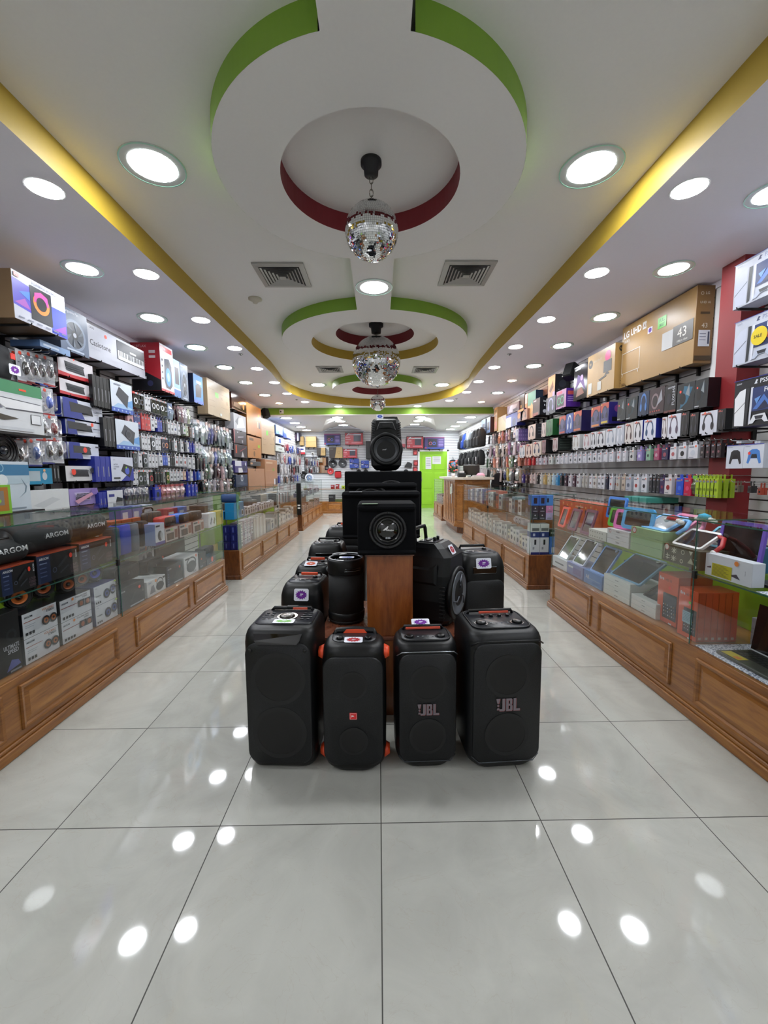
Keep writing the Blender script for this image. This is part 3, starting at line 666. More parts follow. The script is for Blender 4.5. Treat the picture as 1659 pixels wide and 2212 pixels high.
# ================================================================ SPEAKERS
BODY = mat('#090a0c', .42, kind='plastic', spec=.35); BODY2 = mat('#0c0e11', .45, kind='plastic', spec=.38); GRILL = mat('#0b0c0e', .75, kind='cloth'); GLOSS = mat('#050506', .06, coat=.6)
RUB = mat('#0a0a0b', .55); ORG = mat('#e8502a', .4); ORG2 = mat('#d65a44', .4); FELT = mat('#0b0c0f', .95, kind='cloth', spec=.15); SILV = mat('#9aa0a6', .25, .8)
def grille_mat():
    m, nt, b = newmat('grille_perforated'); tc = node(nt, 'ShaderNodeTexCoord'); v = node(nt, 'ShaderNodeTexVoronoi', i_Scale=420.)
    nt.links.new(tc.outputs['Object'], v.inputs['Vector']); r = node(nt, 'ShaderNodeValToRGB'); e = r.color_ramp.elements
    e[0].color = (.002, .002, .002, 1); e[0].position = .2; e[1].color = (.013, .014, .016, 1); e[1].position = .6
    nt.links.new(v.outputs['Distance'], r.inputs[0]); nt.links.new(r.outputs[0], b.inputs['Base Color']); b.inputs['Roughness'].default_value = .5
    b.inputs['Specular IOR Level'].default_value = .35; return 'grille_perforated'
PERF = grille_mat()
def sticker(parent, O, u_, v_, n_, col, lines_=True):
    """white price sticker with a coloured starburst"""
    O, u_, v_, n_ = Vector(O), Vector(u_), Vector(v_), Vector(n_).normalized(); mb = MB(); w_ = mat('#e6e9f5', .35)
    a = .08; pts = [(a, 0), (1-a, 0), (1, a), (1, 1-a), (1-a, 1), (a, 1), (0, 1-a), (0, a)]
    lo = [O+u_*p+v_*q+n_*.0006 for p, q in pts]; hi = [p+n_*.0012 for p in lo]
    mb.loft([lo, hi], w_, False)
    mb.decal((O+n_*.0018, u_, v_, n_), [('s', .5, .5, .42, P(col), .40), ('r', .42, .52, .62, .60, w_), ('r', .40, .40, .55, .45, w_)], .0004)
    return mb.build('price_sticker', parent)
def body_rings(w_, d, h, r, prof, yoff=0):
    return [rrect(w_*sw, d*sd, r, z*h, 0, d/2+dy*d, 5) for z, sw, sd, dy in prof]
def logo_jbl(parent, x, z, h, y, cols=('#7d747c', '#a04040')):
    """exclamation mark and three block letters standing proud of the grille"""
    mb = MB(); k = h
    def L(polys, m, o, sh=(0, 0)):
        for pts in polys: mb.loft([[(x+(a+sh[0])*k, y-o, z+(b+sh[1])*k) for a, b in pts[::1]], [(x+(a+sh[0])*k, y-o-.0008, z+(b+sh[1])*k) for a, b in pts]], m, False)
    ex = [[(-.28, 1.0), (.02, 1.0), (-.06, .62), (-.20, .62)], [(-.20, .40), (-.13, .34), (-.06, .40), (-.06, .50), (-.13, .56), (-.20, .50)], [(-.22, .10), (-.02, .10), (-.05, .26), (-.19, .26)]]
    J = [[(.20, 1), (.42, 1), (.42, .12), (.34, .0), (.20, .0)], [(-.02, .0), (.20, .0), (.20, .16), (-.02, .16)]]
    Bq = [[(.50, 0), (.68, 0), (.68, 1), (.50, 1)], [(.68, .84), (.90, .84), (.97, .78), (.97, 1-.06), (.90, 1), (.68, 1)], [(.68, 0), (.92, 0), (1.0, .08), (1.0, .16), (.68, .16)],
          [(.68, .43), (.93, .43), (.93, .58), (.68, .58)], [(.82, .16), (1.0, .16), (1.0, .42), (.93, .5), (.82, .43)], [(.80, .58), (.93, .5), (.97, .6), (.97, .84), (.80, .84)]]
    Lq = [[(1.08, 0), (1.28, 0), (1.28, 1), (1.08, 1)], [(1.28, 0), (1.58, 0), (1.58, .18), (1.28, .18)]]
    for pl in (ex, J, Bq, Lq): L(pl, mat(cols[1], .4), .0005, (.03, -.03)); L(pl, mat(cols[0], .3, .5), .0015)
    return mb.build('brand_logo', parent)
def woofers(parent, zs_, r, y, x=0, m=None):
    for z in zs_:
        mb = MB(); mb.ring((x, y-.0012, z), r*.84, r, m or mat('#0f1012', .6), 'y', 48, .002); mb.ring((x, y-.0004, z), r*.0, r*.84, mat('#040405', .6), 'y', 48, .0004); mb.build('woofer', parent)
def knob(parent, x, y, z, r, h=.012, name='knob', m=None):
    mb = MB(); mb.ring((x, y, z), r*1.1, r*1.35, mat('#26282c', .3), 'z', 28, .0015); mb.lathe([(r, 0), (r*.96, h*.8), (r*.8, h), (0, h)], m or BK('#0d0e10', .3), (x, y, z), 'z', 28); return mb.build(name, parent)
def keys(parent, pts, z, w_=.016, d=.006, m=None, name='button'):
    for x, y in pts:
        mb = MB(); mb.box(x-w_/2, x+w_/2, y-d/2, y+d/2, z, z+.003, m or mat('#2a2c31', .35), .001); mb.build(name, parent)
# S1 - tall twin woofer speaker with dial (front left)
def sp1():
    w_, d, h = .312, .31, .635; t = thing('party_speaker', 'tall black party speaker with a chrome dial and green price sticker, front row far left', 'speaker', (-.438, 1.700, 0), math.radians(-3.0))
    mb = MB(); mb.loft(body_rings(w_, d, h, .05, [(0, .84, .80, .0), (.015, .90, .88, 0), (.06, .975, .97, 0), (.16, 1, 1, 0), (.90, 1, 1, 0), (.945, .985, .97, 0), (.975, .955, .93, .01), (.99, .92, .88, .02), (1, .88, .82, .03)]), BODY); mb.build('cabinet', t)
    mb = MB(); pr = rrect(.285, .55, .055, 0, 0, .0, 6); mb.loft([[(x, -.0005, y+.310) for x, y, _ in pr][::-1], [(x, -.0055, y*.985+.310) for x, y, _ in [(a*.97, b, c) for a, b, c in pr]][::-1]], PERF); mb.build('front_grille', t)
    woofers(t, (.425, .18), .118, -.0056)
    for sx in (-1, 1):
        mb = MB(); mb.lathe([(.008, 0), (.007, -.004), (0, -.0045)], RUB, (sx*.118, -.006, .552), 'y', 16); mb.build('screw_cap', t)
    # gloss display with notch over the sloped top edge
    mb = MB(); f0 = [(-.085, -.007, .577), (.085, -.007, .577), (.098, -.004, .592), (.105, .012, .618), (-.105, .012, .618), (-.098, -.004, .592)]; mb.loft([f0, [(x, y-.006, z+.003) for x, y, z in f0]], GLOSS, False)
    mb.build('display_panel', t)
    mb = MB(); rr = rrect(.262, .20, .03, 0, 0, 0, 5); mb.loft([[(x, .175+y, h-.001) for x, y, _ in rr], [(x*.985, .175+y*.985, h+.004) for x, y, _ in rr]], mat('#25262c', .35)); cp = mb.build('control_panel', t)
    zt = h+.004; mb = MB(); mb.ring((0, .165, zt), .036, .047, CHROME, 'z', 40, .004); mb.lathe([(.035, 0), (.034, .008), (.028, .010), (0, .008)], mat('#3a3530', .25, .5), (0, .165, zt), 'z', 36)
    mb.decal(((-.02, .155, zt+.011), (.04, 0, 0), (0, .02, 0), (0, 0, 1)), [('r', .1, .3, .4, .6, CHROME), ('r', .5, .4, .9, .5, CHROME)]); mb.build('dial', t)
    keys(t, [(sx*(.075+.028*i), y) for sx in (-1, 1) for y in (.135, .185, .21) for i in (0, 1)], zt)
    keys(t, [(sx*.09, .160) for sx in (-1, 1)], zt, .055, .007)
    mb = MB(); mb.tube([(-.10, .262, zt-.004), (-.09, .262, zt+.010), (.09, .262, zt+.010), (.10, .262, zt-.004)], .009, BODY2, 10); mb.box(-.03, .03, .25, .274, zt+.012, zt+.02, RUB, .004); hn = mb.build('carry_handle', t)
    mb = MB(); mb.box(.005, .075, .245, .25, zt+.006, zt+.016, ORG2, .001); mb.build('handle_strip', hn)
    sticker(t, (-.045, .075, h+.0065), (.095, 0, 0), (0, .045, .001), (0, -.1, 1), '#69c31f')
sp1()
# S2 - medium speaker with orange bumpers
def sp2():
    w_, d, h = .283, .215, .572; t = thing('party_speaker', 'black party speaker with orange side bumpers and a small red square badge, front row', 'speaker', (-.116, 1.670, 0), math.radians(-1.2))
    mb = MB(); mb.loft(body_rings(w_, d, h, .075, [(0, .70, .76, 0), (.012, .78, .86, 0), (.05, .93, .96, 0), (.11, .98, 1, 0), (.5, 1, 1, 0), (.87, .99, 1, 0), (.93, .965, .97, 0), (.965, .92, .92, 0), (.985, .86, .86, .01), (1, .76, .76, .02)]), BODY); mb.build('cabinet', t)
    mb = MB(); pr = rrect(.258, .485, .055, 0, 0, 0, 6); mb.loft([[(x, -.0005+.12*max(0, abs(x)-.07)**1.3, y+.287) for x, y, _ in pr][::-1], [(x*.96, -.0050+.12*max(0, abs(x)-.07)**1.3, y*.985+.287) for x, y, _ in pr][::-1]], PERF); mb.build('front_grille', t)
    woofers(t, (.405, .155), .062, -.0052)
    mb = MB(); mb.box(-.016, .016, -.0072, -.0050, .255, .285, mat('#d8262c', .35), .001); mb.decal(((-.016, -.0072, .255), (.032, 0, 0), (0, 0, .030), (0, -1, 0)), [('r', .06, .06, .94, .94, mat('#f1c5c5', .4)), ('r', .1, .1, .9, .9, mat('#d8262c', .35)), ('t', 'JBL', .2, .36, .32, WHT, .03)]); mb.build('brand_badge', t)
    for sx in (-1, 1):
        for z0, z1 in ((.485, .55), (.030, .09)):
            mb = MB(); mb.loft([[(sx*(.126+.006), y, z) for y, z in ((.05, z0+.012), (.09, z0), (.12, z0+.01), (.12, z1-.01), (.09, z1), (.05, z1-.012))], [(sx*(.126+.030), y, z) for y, z in ((.065, z0+.020), (.09, z0+.012), (.11, z0+.02), (.11, z1-.02), (.09, z1-.012), (.065, z1-.020))]], ORG, True); mb.build('rubber_bumper', t)
    mb = MB(); rr = rrect(.20, .125, .045, 0, 0, 0, 5); mb.loft([[(x, .115+y, h-.001) for x, y, _ in rr], [(x*.97, .115+y*.97, h+.003) for x, y, _ in rr]], mat('#1d1f24', .35)); mb.build('control_panel', t)
    mb = MB(); mb.tube([(-.095, .145, h-.004), (-.085, .165, h+.008), (0, .17, h+.012), (.085, .165, h+.008), (.095, .145, h-.004)], [.010, .014, .015, .014, .010], BODY, 10); hn = mb.build('carry_handle', t)
    mb = MB(); mb.loft([[(-.055, .150, h+.002), (.055, .150, h+.002), (.04, .153, h+.018), (-.04, .153, h+.018)], [(-.055, .156, h+.002), (.055, .156, h+.002), (.04, .158, h+.018), (-.04, .158, h+.018)]], ORG, False); mb.build('handle_inset', hn)
    knob(t, -.062, .085, h+.003, .015); knob(t, .062, .085, h+.003, .015)
    sticker(t, (-.040, .045, h+.002), (.080, 0, 0), (0, .030, .012), (0, -.5, 1), '#c8323c')
sp2()
# S3 / S4 - speakers with the large block letter logo
def sp_club(w_, d, h, loc, rz, label, logo_h, ztrim, st, big):
    t = thing('party_speaker', label, 'speaker', loc, rz)
    mb = MB(); mb.loft(body_rings(w_, d, h, .07 if not big else .06, [(0, .74, .78, 0), (.012, .80, .86, 0), (.05, .92, .95, 0), (.10, .98, 1, 0), (.3, 1, 1, 0), (.90, 1, 1, 0), (.94, .99, .985, 0), (.97, .955, .95, 0), (.988, .92, .90, .01), (1, .87, .84, .02)]), BODY2 if big else BODY); mb.build('cabinet', t)
    mb = MB(); gh = h*(.855); pr = rrect(w_*.90, gh, .05, 0, 0, 0, 6); zc = h*.505
    mb.loft([[(x, -.0005+.1*max(0, abs(x)-w_*.3)**1.2, y+zc) for x, y, _ in pr][::-1], [(x*.97, -.0055+.1*max(0, abs(x)-w_*.3)**1.2, y*.985+zc) for x, y, _ in pr][::-1]], PERF); mb.build('front_grille', t)
    woofers(t, (h*.70, h*.28), w_*.29, -.0056)
    mb = MB(); zt = h*.948
    mb.tube([(-w_*.475, .012, zt-.020), (-w_*.40, -.005, zt), (-w_*.2, -.009, zt+.003), (w_*.2, -.009, zt+.003), (w_*.40, -.005, zt), (w_*.475, .012, zt-.020)], .0022 if not big else .0035, SILV if not big else BODY, 6); mb.build('trim_line', t)
    mb = MB(); zl = h*.075; mb.tube([(-w_*.45, .010, zl+.022), (-w_*.36, -.004, zl), (w_*.36, -.004, zl), (w_*.45, .010, zl+.022)], .0020, mat('#3c4046', .3, .5), 6); mb.build('trim_line', t)
    logo_jbl(t, -logo_h*.62, h*.455, logo_h, -.0075)
    rr = rrect(w_*.80, d*.72, .045, 0, 0, 0, 5); yc = d*.52
    mb = MB(); mb.loft([[(x, yc+y, h-.002) for x, y, _ in rr], [(x*.985, yc+y*.985, h+.005) for x, y, _ in rr]], mat('#1e2025', .35))
    mb.tube([(x*.985, yc+y*.985, h+.005) for x, y, _ in rr], .003, BODY2, 6, True); mb.build('control_panel', t)
    zt = h+.005; k = w_/.28
    knob(t, -w_*.25, yc-d*.16, zt, .019*k, .010*k); knob(t, w_*.25, yc-d*.16, zt, .019*k, .010*k)
    keys(t, [((i-1.5)*.022*k, yc-d*.17) for i in range(4)], zt, .009, .004, mat('#8a8d92', .4))
    if big:
        for i in range(4): knob(t, (i-1.5)*.040+.01, yc+d*.10, zt, .009, .010, 'small_knob')
    mb = MB(); mb.tube([(-w_*.33, yc+d*.24, zt-.004), (-w_*.31, yc+d*.24, zt+.014), (w_*.31, yc+d*.24, zt+.014), (w_*.33, yc+d*.24, zt-.004)], .008, BODY, 8); hn = mb.build('carry_handle', t)
    mb = MB(); a = w_*.29; mb.box(-a if not big else -a*.6, a if not big else a*.9, yc+d*.24-.013, yc+d*.24-.008, zt+.003, zt+.013, ORG2, .001); mb.build('handle_strip', hn)
    mb = MB(); mb.box(-w_*.30, w_*.30, .04, d-.04, -.0, .006, RUB); mb.build('rubber_foot', t)
    if st: sticker(t, (-.05, yc+d*.24+.004, zt+.013), (.085, 0, 0), (0, .035, .020), (0, -.5, 1), '#7a1fa8')
sp_club(.278, .225, .570, (.205, 1.69, 0), math.radians(1.5), 'black speaker with grey block letter logo and silver trim line, third in front row', .050, 0, True, False)
sp_club(.332, .32, .622, (.545, 1.675, 0), math.radians(3.5), 'largest black party speaker with raised block letter logo, right end of the front row', .056, 0, False, True)
# speakers behind, on the left
def sp_box(loc, rz, w_, d, h, label, st=None, ora=True, disp=False, film=False, st_on='front'):
    t = thing('party_speaker', label, 'speaker', loc, rz)
    mb = MB(); mb.loft(body_rings(w_, d, h, .05, [(0, .86, .86, 0), (.02, .95, .95, 0), (.08, 1, 1, 0), (.82, 1, 1, 0), (.90, .985, .985, 0), (.95, .93, .95, .01), (.985, .86, .86, .03), (1, .80, .78, .04)]), BODY); mb.build('cabinet', t)
    mb = MB(); pr = rrect(w_*.88, h*.74, .045, 0, 0, 0, 5); mb.loft([[(x, -.0005, y+h*.44) for x, y, _ in pr][::-1], [(x*.97, -.005, y*.985+h*.44) for x, y, _ in pr][::-1]], PERF); mb.build('front_grille', t)
    rr = rrect(w_*.76, d*.66, .04, 0, 0, 0, 5); yc = d*.52
    mb = MB(); mb.loft([[(x, yc+y, h-.002) for x, y, _ in rr], [(x*.985, yc+y*.985, h+.004) for x, y, _ in rr]], mat('#2c2d33', .3)); mb.build('control_panel', t)
    mb = MB(); mb.tube([(-w_*.3, yc+d*.24, h), (-w_*.28, yc+d*.24, h+.02), (w_*.28, yc+d*.24, h+.02), (w_*.3, yc+d*.24, h)], .009, BODY, 8); hn = mb.build('carry_handle', t)
    if ora:
        mb = MB(); mb.box(-w_*.2, w_*.22, yc+d*.24-.016, yc+d*.24-.008, h+.006, h+.024, ORG, .003); mb.build('handle_strip', hn)
    keys(t, [((i-2.5)*w_*.11, yc-d*.12) for i in range(6)], h+.004, .018, .008); knob(t, w_*.2, yc+.01, h+.004, .014)
    if disp:
        mb = MB(); mb.box(-w_*.26, w_*.26, -.004, .004, h*.86, h*.91, GLOSS, .002); mb.tube([(-w_*.26, -.003, h*.86), (w_*.26, -.003, h*.86), (w_*.26, -.001, h*.91), (-w_*.26, -.001, h*.91)], .0016, SILV, 6, True); mb.build('display_panel', t)
    if st and st_on == 'front': sticker(t, (-w_*.14, -.002, h*.865), (.085, 0, 0), (0, .012, .068), (0, -1, .15), st)
    elif st: sticker(t, (-w_*.22, d*.12, h+.002), (.085, 0, 0), (0, .06, .018), (0, -.3, 1), st)
    return t
sp_box((-.455, 2.30, 0), math.radians(-5), .25, .30, .665, 'black party speaker with orange handle and purple price sticker, behind the dial speaker', '#7a1fa8')
sp_box((-.465, 2.74, 0), math.radians(-4), .25, .30, .665, 'black party speaker with orange handle and orange price sticker, behind the purple stickered one', '#e0561c', st_on='top')
sp_box((-.425, 3.20, 0), math.radians(-2), .29, .28, .735, 'black tower speaker with a chrome edged display window, fourth back in the left file', None, False, True)
sp_box((-.32, 3.66, 0), math.radians(-7), .36, .32, .80, 'rearmost black tower speaker of the left file, half behind the subwoofer boxes', None, True)
# tall battery speaker on the right, on the floor
def sp_right():
    w_, d, h = .285, .30, .80; t = sp_box((.640, 2.44, 0), math.radians(7), w_, d, h, 'tall black speaker with purple price sticker and orange side grip beside the trolley speaker', None, False, True)
    sticker(t, (-.055, -.004, h*.90), (.095, 0, 0), (0, .012, .062), (0, -1, .15), '#7a1fa8')
    mb = MB(); mb.box(-w_/2-.012, -w_/2+.006, .05, .11, h*.80, h*.84, ORG, .006); mb.build('side_grip', t)
    mb = MB(); mb.box(.03, .075, -.0075, -.005, .10, .125, GLOSS, .002); mb.decal(((.03, -.0075, .10), (.045, 0, 0), (0, 0, .025), (0, -1, 0)), [('t', 'Klip', .15, .3, .4, SILV)]); mb.build('brand_badge', t)
sp_right()
# cylinder speaker
def sp_cyl():
    r, h = .107, .375; t = thing('cylinder_speaker', 'black cylindrical bluetooth speaker with a blue price sticker on its lid', 'speaker', (-.195, 2.365, .44), math.radians(-10))
    mb = MB(); mb.lathe([(r*.86, 0), (r*.95, .006), (r*.97, .02)], RUB, seg=48); mb.build('base_foot', t)
    mb = MB(); mb.lathe([(r*.97, .02), (r, .03), (r, .06), (r*.955, .066)], BODY, seg=48); mb.build('lower_ring', t)
    mb = MB(); mb.lathe([(r*.955, .066), (r*.955, h*.76)], GRILL, seg=48); mb.build('fabric_grille', t)
    mb = MB(); mb.lathe([(r*.955, h*.76), (r*.985, h*.765), (r, h*.78), (r, h*.93), (r*.985, h*.965), (r*.95, h*.985)], BODY, seg=48)
    mb.build('upper_band', t)
    mb = MB(); mb.lathe([(r*.95, h*.985), (r*.93, h), (r*.84, h*.995), (r*.82, h*.985), (0, h*.985)], mat('#2b2d33', .25), seg=48); mb.ring((0, 0, h*.983), r*.84, r*.95, mat('#4a4d55', .2, .4), 'z', 48, .006); mb.build('lid', t)
    keys(t, [((i-3)*.016, -.055) for i in range(7)], h*.986, .010, .006)
    sticker(t, (-.035, -.022, h*.987), (.085, .012, 0), (-.006, .042, 0), (0, 0, 1), '#2f4fc0')
    mb = MB(); a0, a1 = math.radians(-80), math.radians(-25); q = [(r*1.004*math.cos(a0+(a1-a0)*i/6), r*1.004*math.sin(a0+(a1-a0)*i/6)) for i in range(7)]
    mb.tube([(x, y, .322) for x, y in q], .006, mat('#060607', .2), 6); mb.tube([(x*1.01, y*1.01, .312) for x, y in q], .0016, SILV, 6); mb.build('side_handle', t)
    mb = MB(); mb.lathe([(.016, 0), (.014, .004), (.008, .006), (0, .006)], SILV, (-r*.86, -.045, .31), 'y', 20); mb.build('aux_socket', t)
    mb = MB(); q = [(r*.9*math.cos(a), r*.9*math.sin(a), h+.006) for a in [math.radians(20+140*i/12) for i in range(13)]]; mb.tube(q+[(-r*.55, r*.72, h*.99)], .004, mat('#b8bbc0', .3), 6); mb.build('strap', t)
sp_cyl()
# trolley speaker seen from its side on the low plinth
def sp_trolley():
    t = thing('trolley_speaker', 'large black trolley speaker turned sideways with a grey ring grille and red price sticker', 'speaker', (.435, 2.27, .44), math.radians(61))
    # local: front is -Y, the left flank is -X
    w_, d, h = .33, .235, .47
    def ring(z, x0, x1, y0, y1, c):  # chamfered outline
        return [(x0+c, y0, z), (x1-c, y0, z), (x1, y0+c, z), (x1, y1-c, z), (x1-c, y1, z), (x0+c, y1, z), (x0, y1-c, z), (x0, y0+c, z)]
    mb = MB(); mb.loft([ring(0.02, -.10, .10, .03, d-.02, .02), ring(.05, -.125, .125, .0, d, .03), ring(.16, -.15, .15, -.0, d, .03), ring(.30, -.145, .145, .0, d, .03), ring(.40, -.125, .125, .0, d, .03), ring(.445, -.11, .11, .04, d, .03), ring(.47, -.095, .095, .07, d-.02, .03)], BODY2, False); mb.build('cabinet', t)
    mb = MB(); mb.lathe([(.150, .0), (.150, -.018), (.135, -.026), (.125, -.020)], BODY, (0, .005, .185), 'y', 48); mb.lathe([(.126, -.018), (.118, -.026), (.112, -.022)], mat('#6f747c', .35, .3), (0, .005, .185), 'y', 48); g = mb.build('speaker_ring', t)
    mb = MB(); mb.lathe([(.113, -.016), (.06, -.024), (0, -.028)], PERF, (0, .005, .185), 'y', 36); mb.build('grille', g)
    mb = MB()
    for k in range(3):
        a = math.radians(90+120*k); c, s = math.cos(a), math.sin(a)
        mb.tube([(c*.03, -.026, .185+s*.03), (c*.07, -.026, .185+s*.07), (c*.10+s*.03, -.022, .185+s*.10-c*.03)], .0045, mat('#5c6068', .35, .4), 5)
    mb.build('grille_rib', g)
    for sx in (-1, 1):
        mb = MB(); mb.box(sx*.148-.006, sx*.148+.006, .07, .20, .26, .345, mat('#0b0b0d', .5), .006); mb.loft([[(sx*.150, y, z) for y, z in ((.06, .25), (.215, .255), (.215, .345), (.10, .345), (.06, .37))], [(sx*.159, y, z) for y, z in ((.075, .265), (.205, .268), (.205, .335), (.105, .335), (.075, .352))]], BODY2, False); mb.build('side_handle', t)
        for i in range(9):
            mb = MB(); mb.box(sx*.150-.004, sx*.150+.006, .015, .045, .075+.021*i, .081+.021*i, RUB, .001); mb.build('vent_fin', t)
        mb = MB(); mb.lathe([(.026, 0), (.026, .02)], RUB, (sx*.095-.01, d-.01, .0265), 'x', 24); mb.build('wheel', t)
    mb = MB(); mb.box(-.07, .07, .10, .20, .468, .476, mat('#2b2c30', .3), .004); mb.box(-.05, .04, .15, .165, .476, .480, GLOSS); mb.build('control_panel', t)
    knob(t, -.03, .12, .476, .009, .022); knob(t, .02, .12, .476, .009, .022)
    mb = MB(); mb.tube([(-.08, .215, .44), (-.08, .225, .53), (-.07, .226, .545), (.07, .226, .545), (.08, .225, .53), (.08, .215, .44)], .011, BODY2, 10); mb.build('trolley_handle', t)
    mb = MB(); mb.box(-.07, .07, .02, .08, .0, .05, BODY2, .01); mb.build('front_foot', t)
    sticker(t, (-.05, .008, .408), (.065, 0, 0), (0, .028, .048), (0, -1, .6), '#c0283a')
sp_trolley()
# subwoofer boxes on the tower plinth
def subbox(loc, w_, d, h, label, woofer=None, lip=True, slot=False, rw=.085):
    t = thing('subwoofer_box', label, 'speaker', loc)
    mb = MB(); r = .012; mb.loft([rrect(w_-.01, d, r, z, 0, d/2, 3) for z in (0, .004)]+[rrect(w_, d, r, z, 0, d/2, 3) for z in (.01, h-.012)]+[rrect(w_-.006, d-.004, r, h-.003, 0, d/2, 3), rrect(w_-.02, d-.02, r, h, 0, d/2, 3)], FELT, True); mb.build('carpeted_box', t)
    if lip:
        mb = MB(); mb.box(-w_/2, w_/2, -.022, .0, h-.034, h-.004, FELT, .012); mb.build('top_lip', t); mb = MB(); mb.box(-w_/2, w_/2, -.022, 0, .0, .026, FELT, .012); mb.build('bottom_lip', t)
    if woofer:
        x, z = woofer; W_ = thing_part('subwoofer', t)
        mb = MB(); mb.lathe([(rw*1.17, -.0015), (rw*1.17, -.010), (rw*1.12, -.013), (rw*1.0, -.011), (rw*.97, -.0015)], mat('#16171a', .45), (x, 0, z), 'y', 56); mb.build('steel_basket', W_)
        for k in range(8):
            a = math.radians(45*k+22.5*0); b = MB(); b.lathe([(.0035, 0), (.0035, -.003), (0, -.0035)], GLOSS, (x+rw*1.08*math.cos(a), -.0115, z+rw*1.08*math.sin(a)), 'y', 10); b.build('bolt', W_)
        mb = MB(); pr = [(rw*.98, -.007)]+[(rw*(.98-.22*i/8), -.007-.014*math.sin(math.pi*i/8)) for i in range(1, 9)]+[(rw*.755, -.001)]; mb.lathe(pr, mat('#0e0f11', .5), (x, 0, z), 'y', 56, cap=(0, 0)); mb.build('rubber_surround', W_)
        mb = MB(); mb.lathe([(rw*.76, -.007), (rw*.70, -.003), (rw*.64, -.008), (rw*.4, -.016), (0, -.020)], GLOSS, (x, 0, z), 'y', 48, cap=(0, 1)); mb.build('gloss_cone', W_)
        mb = MB(); O = Vector((x-rw*.33, -.0215, z-rw*.08)); mb.decal((O, (rw*.75, 0, 0), (0, 0, rw*.36), (0, -1, 0)), [('p', [(.0, .25), (.42, .95), (.50, .98), (.40, .45), (.16, .22)], WHT), ('t', 'udiopipe', .30, .05, .42, WHT, .02, .62)], .0003)
        mb.decal((Vector((x-rw*.14, -.0165, z-rw*.55)), (rw*.3, 0, 0), (0, 0, rw*.16), (0, -1, 0)), [('r', .0, .1, .35, .9, SILV), ('r', .42, .1, 1, .9, SILV)], .0003); mb.build('brand_print', W_)
    return t
def thing_part(name, parent):
    o = bpy.data.objects.new(name, None); COL.objects.link(o); o.parent = parent; o.empty_display_size = .03; return o
t = subbox((.040, 2.085, .883), .300, .26, .262, 'small front subwoofer box with one round gloss black cone and white script logo', (0.005, .128), rw=.082)
mb = MB(); mb.box(-.125, -.045, -.018, .012, .2625, .264, P('#a9c4a4')); mb.build('price_sticker', t)
t = subbox((.015, 2.60, .883), .495, .16, .298, 'wide plain black carpeted subwoofer box right behind the front one'); mb = MB(); mb.box(-.2, -.12, -.018, .012, .2985, .300, P('#cfd2d8')); mb.build('price_sticker', t)
subbox((.025, 2.82, .883), .475, .16, .345, 'black carpeted subwoofer box, third back, with only its top lip showing', (-.08, .20), rw=.12)
subbox((.035, 3.10, .883), .580, .30, .428, 'tallest and rearmost black carpeted subwoofer box, with the pole speaker above it', (.06, .22), lip=False, rw=.12)
def sp_top():
    w_, d, h = .262, .22, .405; z0 = 1.316; t = thing('pa_speaker', 'black plastic cabinet speaker with one big round driver on top of the subwoofer stack', 'speaker', (.062, 3.25, z0))
    K = .42
    prof = [(0, .60, .7), (.03, .72, .85), (.10, .90, 1), (.35, .96, 1), (.60, .93, .95), (.90, .86, .85), (.97, .82, .75), (1, .74, .62)]
    mb = MB(); mb.loft([rrect(w_*a, d*b, .03, z*h, 0, d/2, 3) for z, a, b in prof], BODY, False); mb.build('cabinet', t)
    mb = MB(); mb.lathe([(.130, .012), (.130, -.006), (.122, -.016), (.108, -.018), (.102, -.010), (.098, .03)], BODY, (0, 0, .165), 'y', 56, cap=(0, 1)); dv = mb.build('driver', t)
    mb = MB(); mb.lathe([(.101, -.006), (.094, -.010), (.088, -.005), (.087, .025)], mat('#2a2c2f', .6), (0, 0, .165), 'y', 48, cap=(0, 1)); mb.build('rubber_surround', dv)
    mb = MB(); mb.lathe([(.088, -.005), (.055, .008), (.03, .016), (.028, .006), (0, -.0)], mat('#33363a', .32), (0, 0, .165), 'y', 48, cap=(0, 1)); mb.decal(((-.028, -.003, .155), (.05, 0, 0), (0, 0, .012), (0, -1, 0)), [('t', 'proaudio', 0, .2, .6, WHT, .02, .9)]); mb.build('cone', dv)
    mb = MB(); o = [(-.075, -.004, .315), (-.052, -.002, .375), (.052, -.002, .375), (.075, -.004, .315), (.04, -.004, .330), (-.04, -.004, .330)]
    mb.loft([o, [(x*.93, y-.006, (z-.34)*.9+.34) for x, y, z in o]], BODY2, False); mb.box(-.03, .03, -.011, -.009, .338, .362, RUB, .0005); mb.build('horn', t)
    for sx in (-1, 1):
        for i in range(7):
            mb = MB(); mb.tube([(sx*.092, .003, .255+.018*i), (sx*.114, .012, .263+.018*i)], .0045, BODY2, 5); mb.build('moulded_rib', t)
    mb = MB(); mb.tube([(-.06, .15, h-.02), (-.05, .15, h+.018), (.09, .15, h+.018), (.10, .15, h-.02)], .013, BODY, 8); mb.build('carry_handle', t)
    mb = MB(); mb.cyl((0, .11, 1.3115-z0), .013, z0-1.3115+.005, BODY, 'z', 16); mb.lathe([(.05, 0), (.05, .006), (.02, .010)], BODY, (0, .11, 1.3115-z0), 'z', 24); mb.build('pole_mount', t)
    st = sticker(t, (-.075, .05, h+.002), (.055, 0, 0), (0, .010, .034), (0, -1, .2), '#2f55c8')
sp_top()
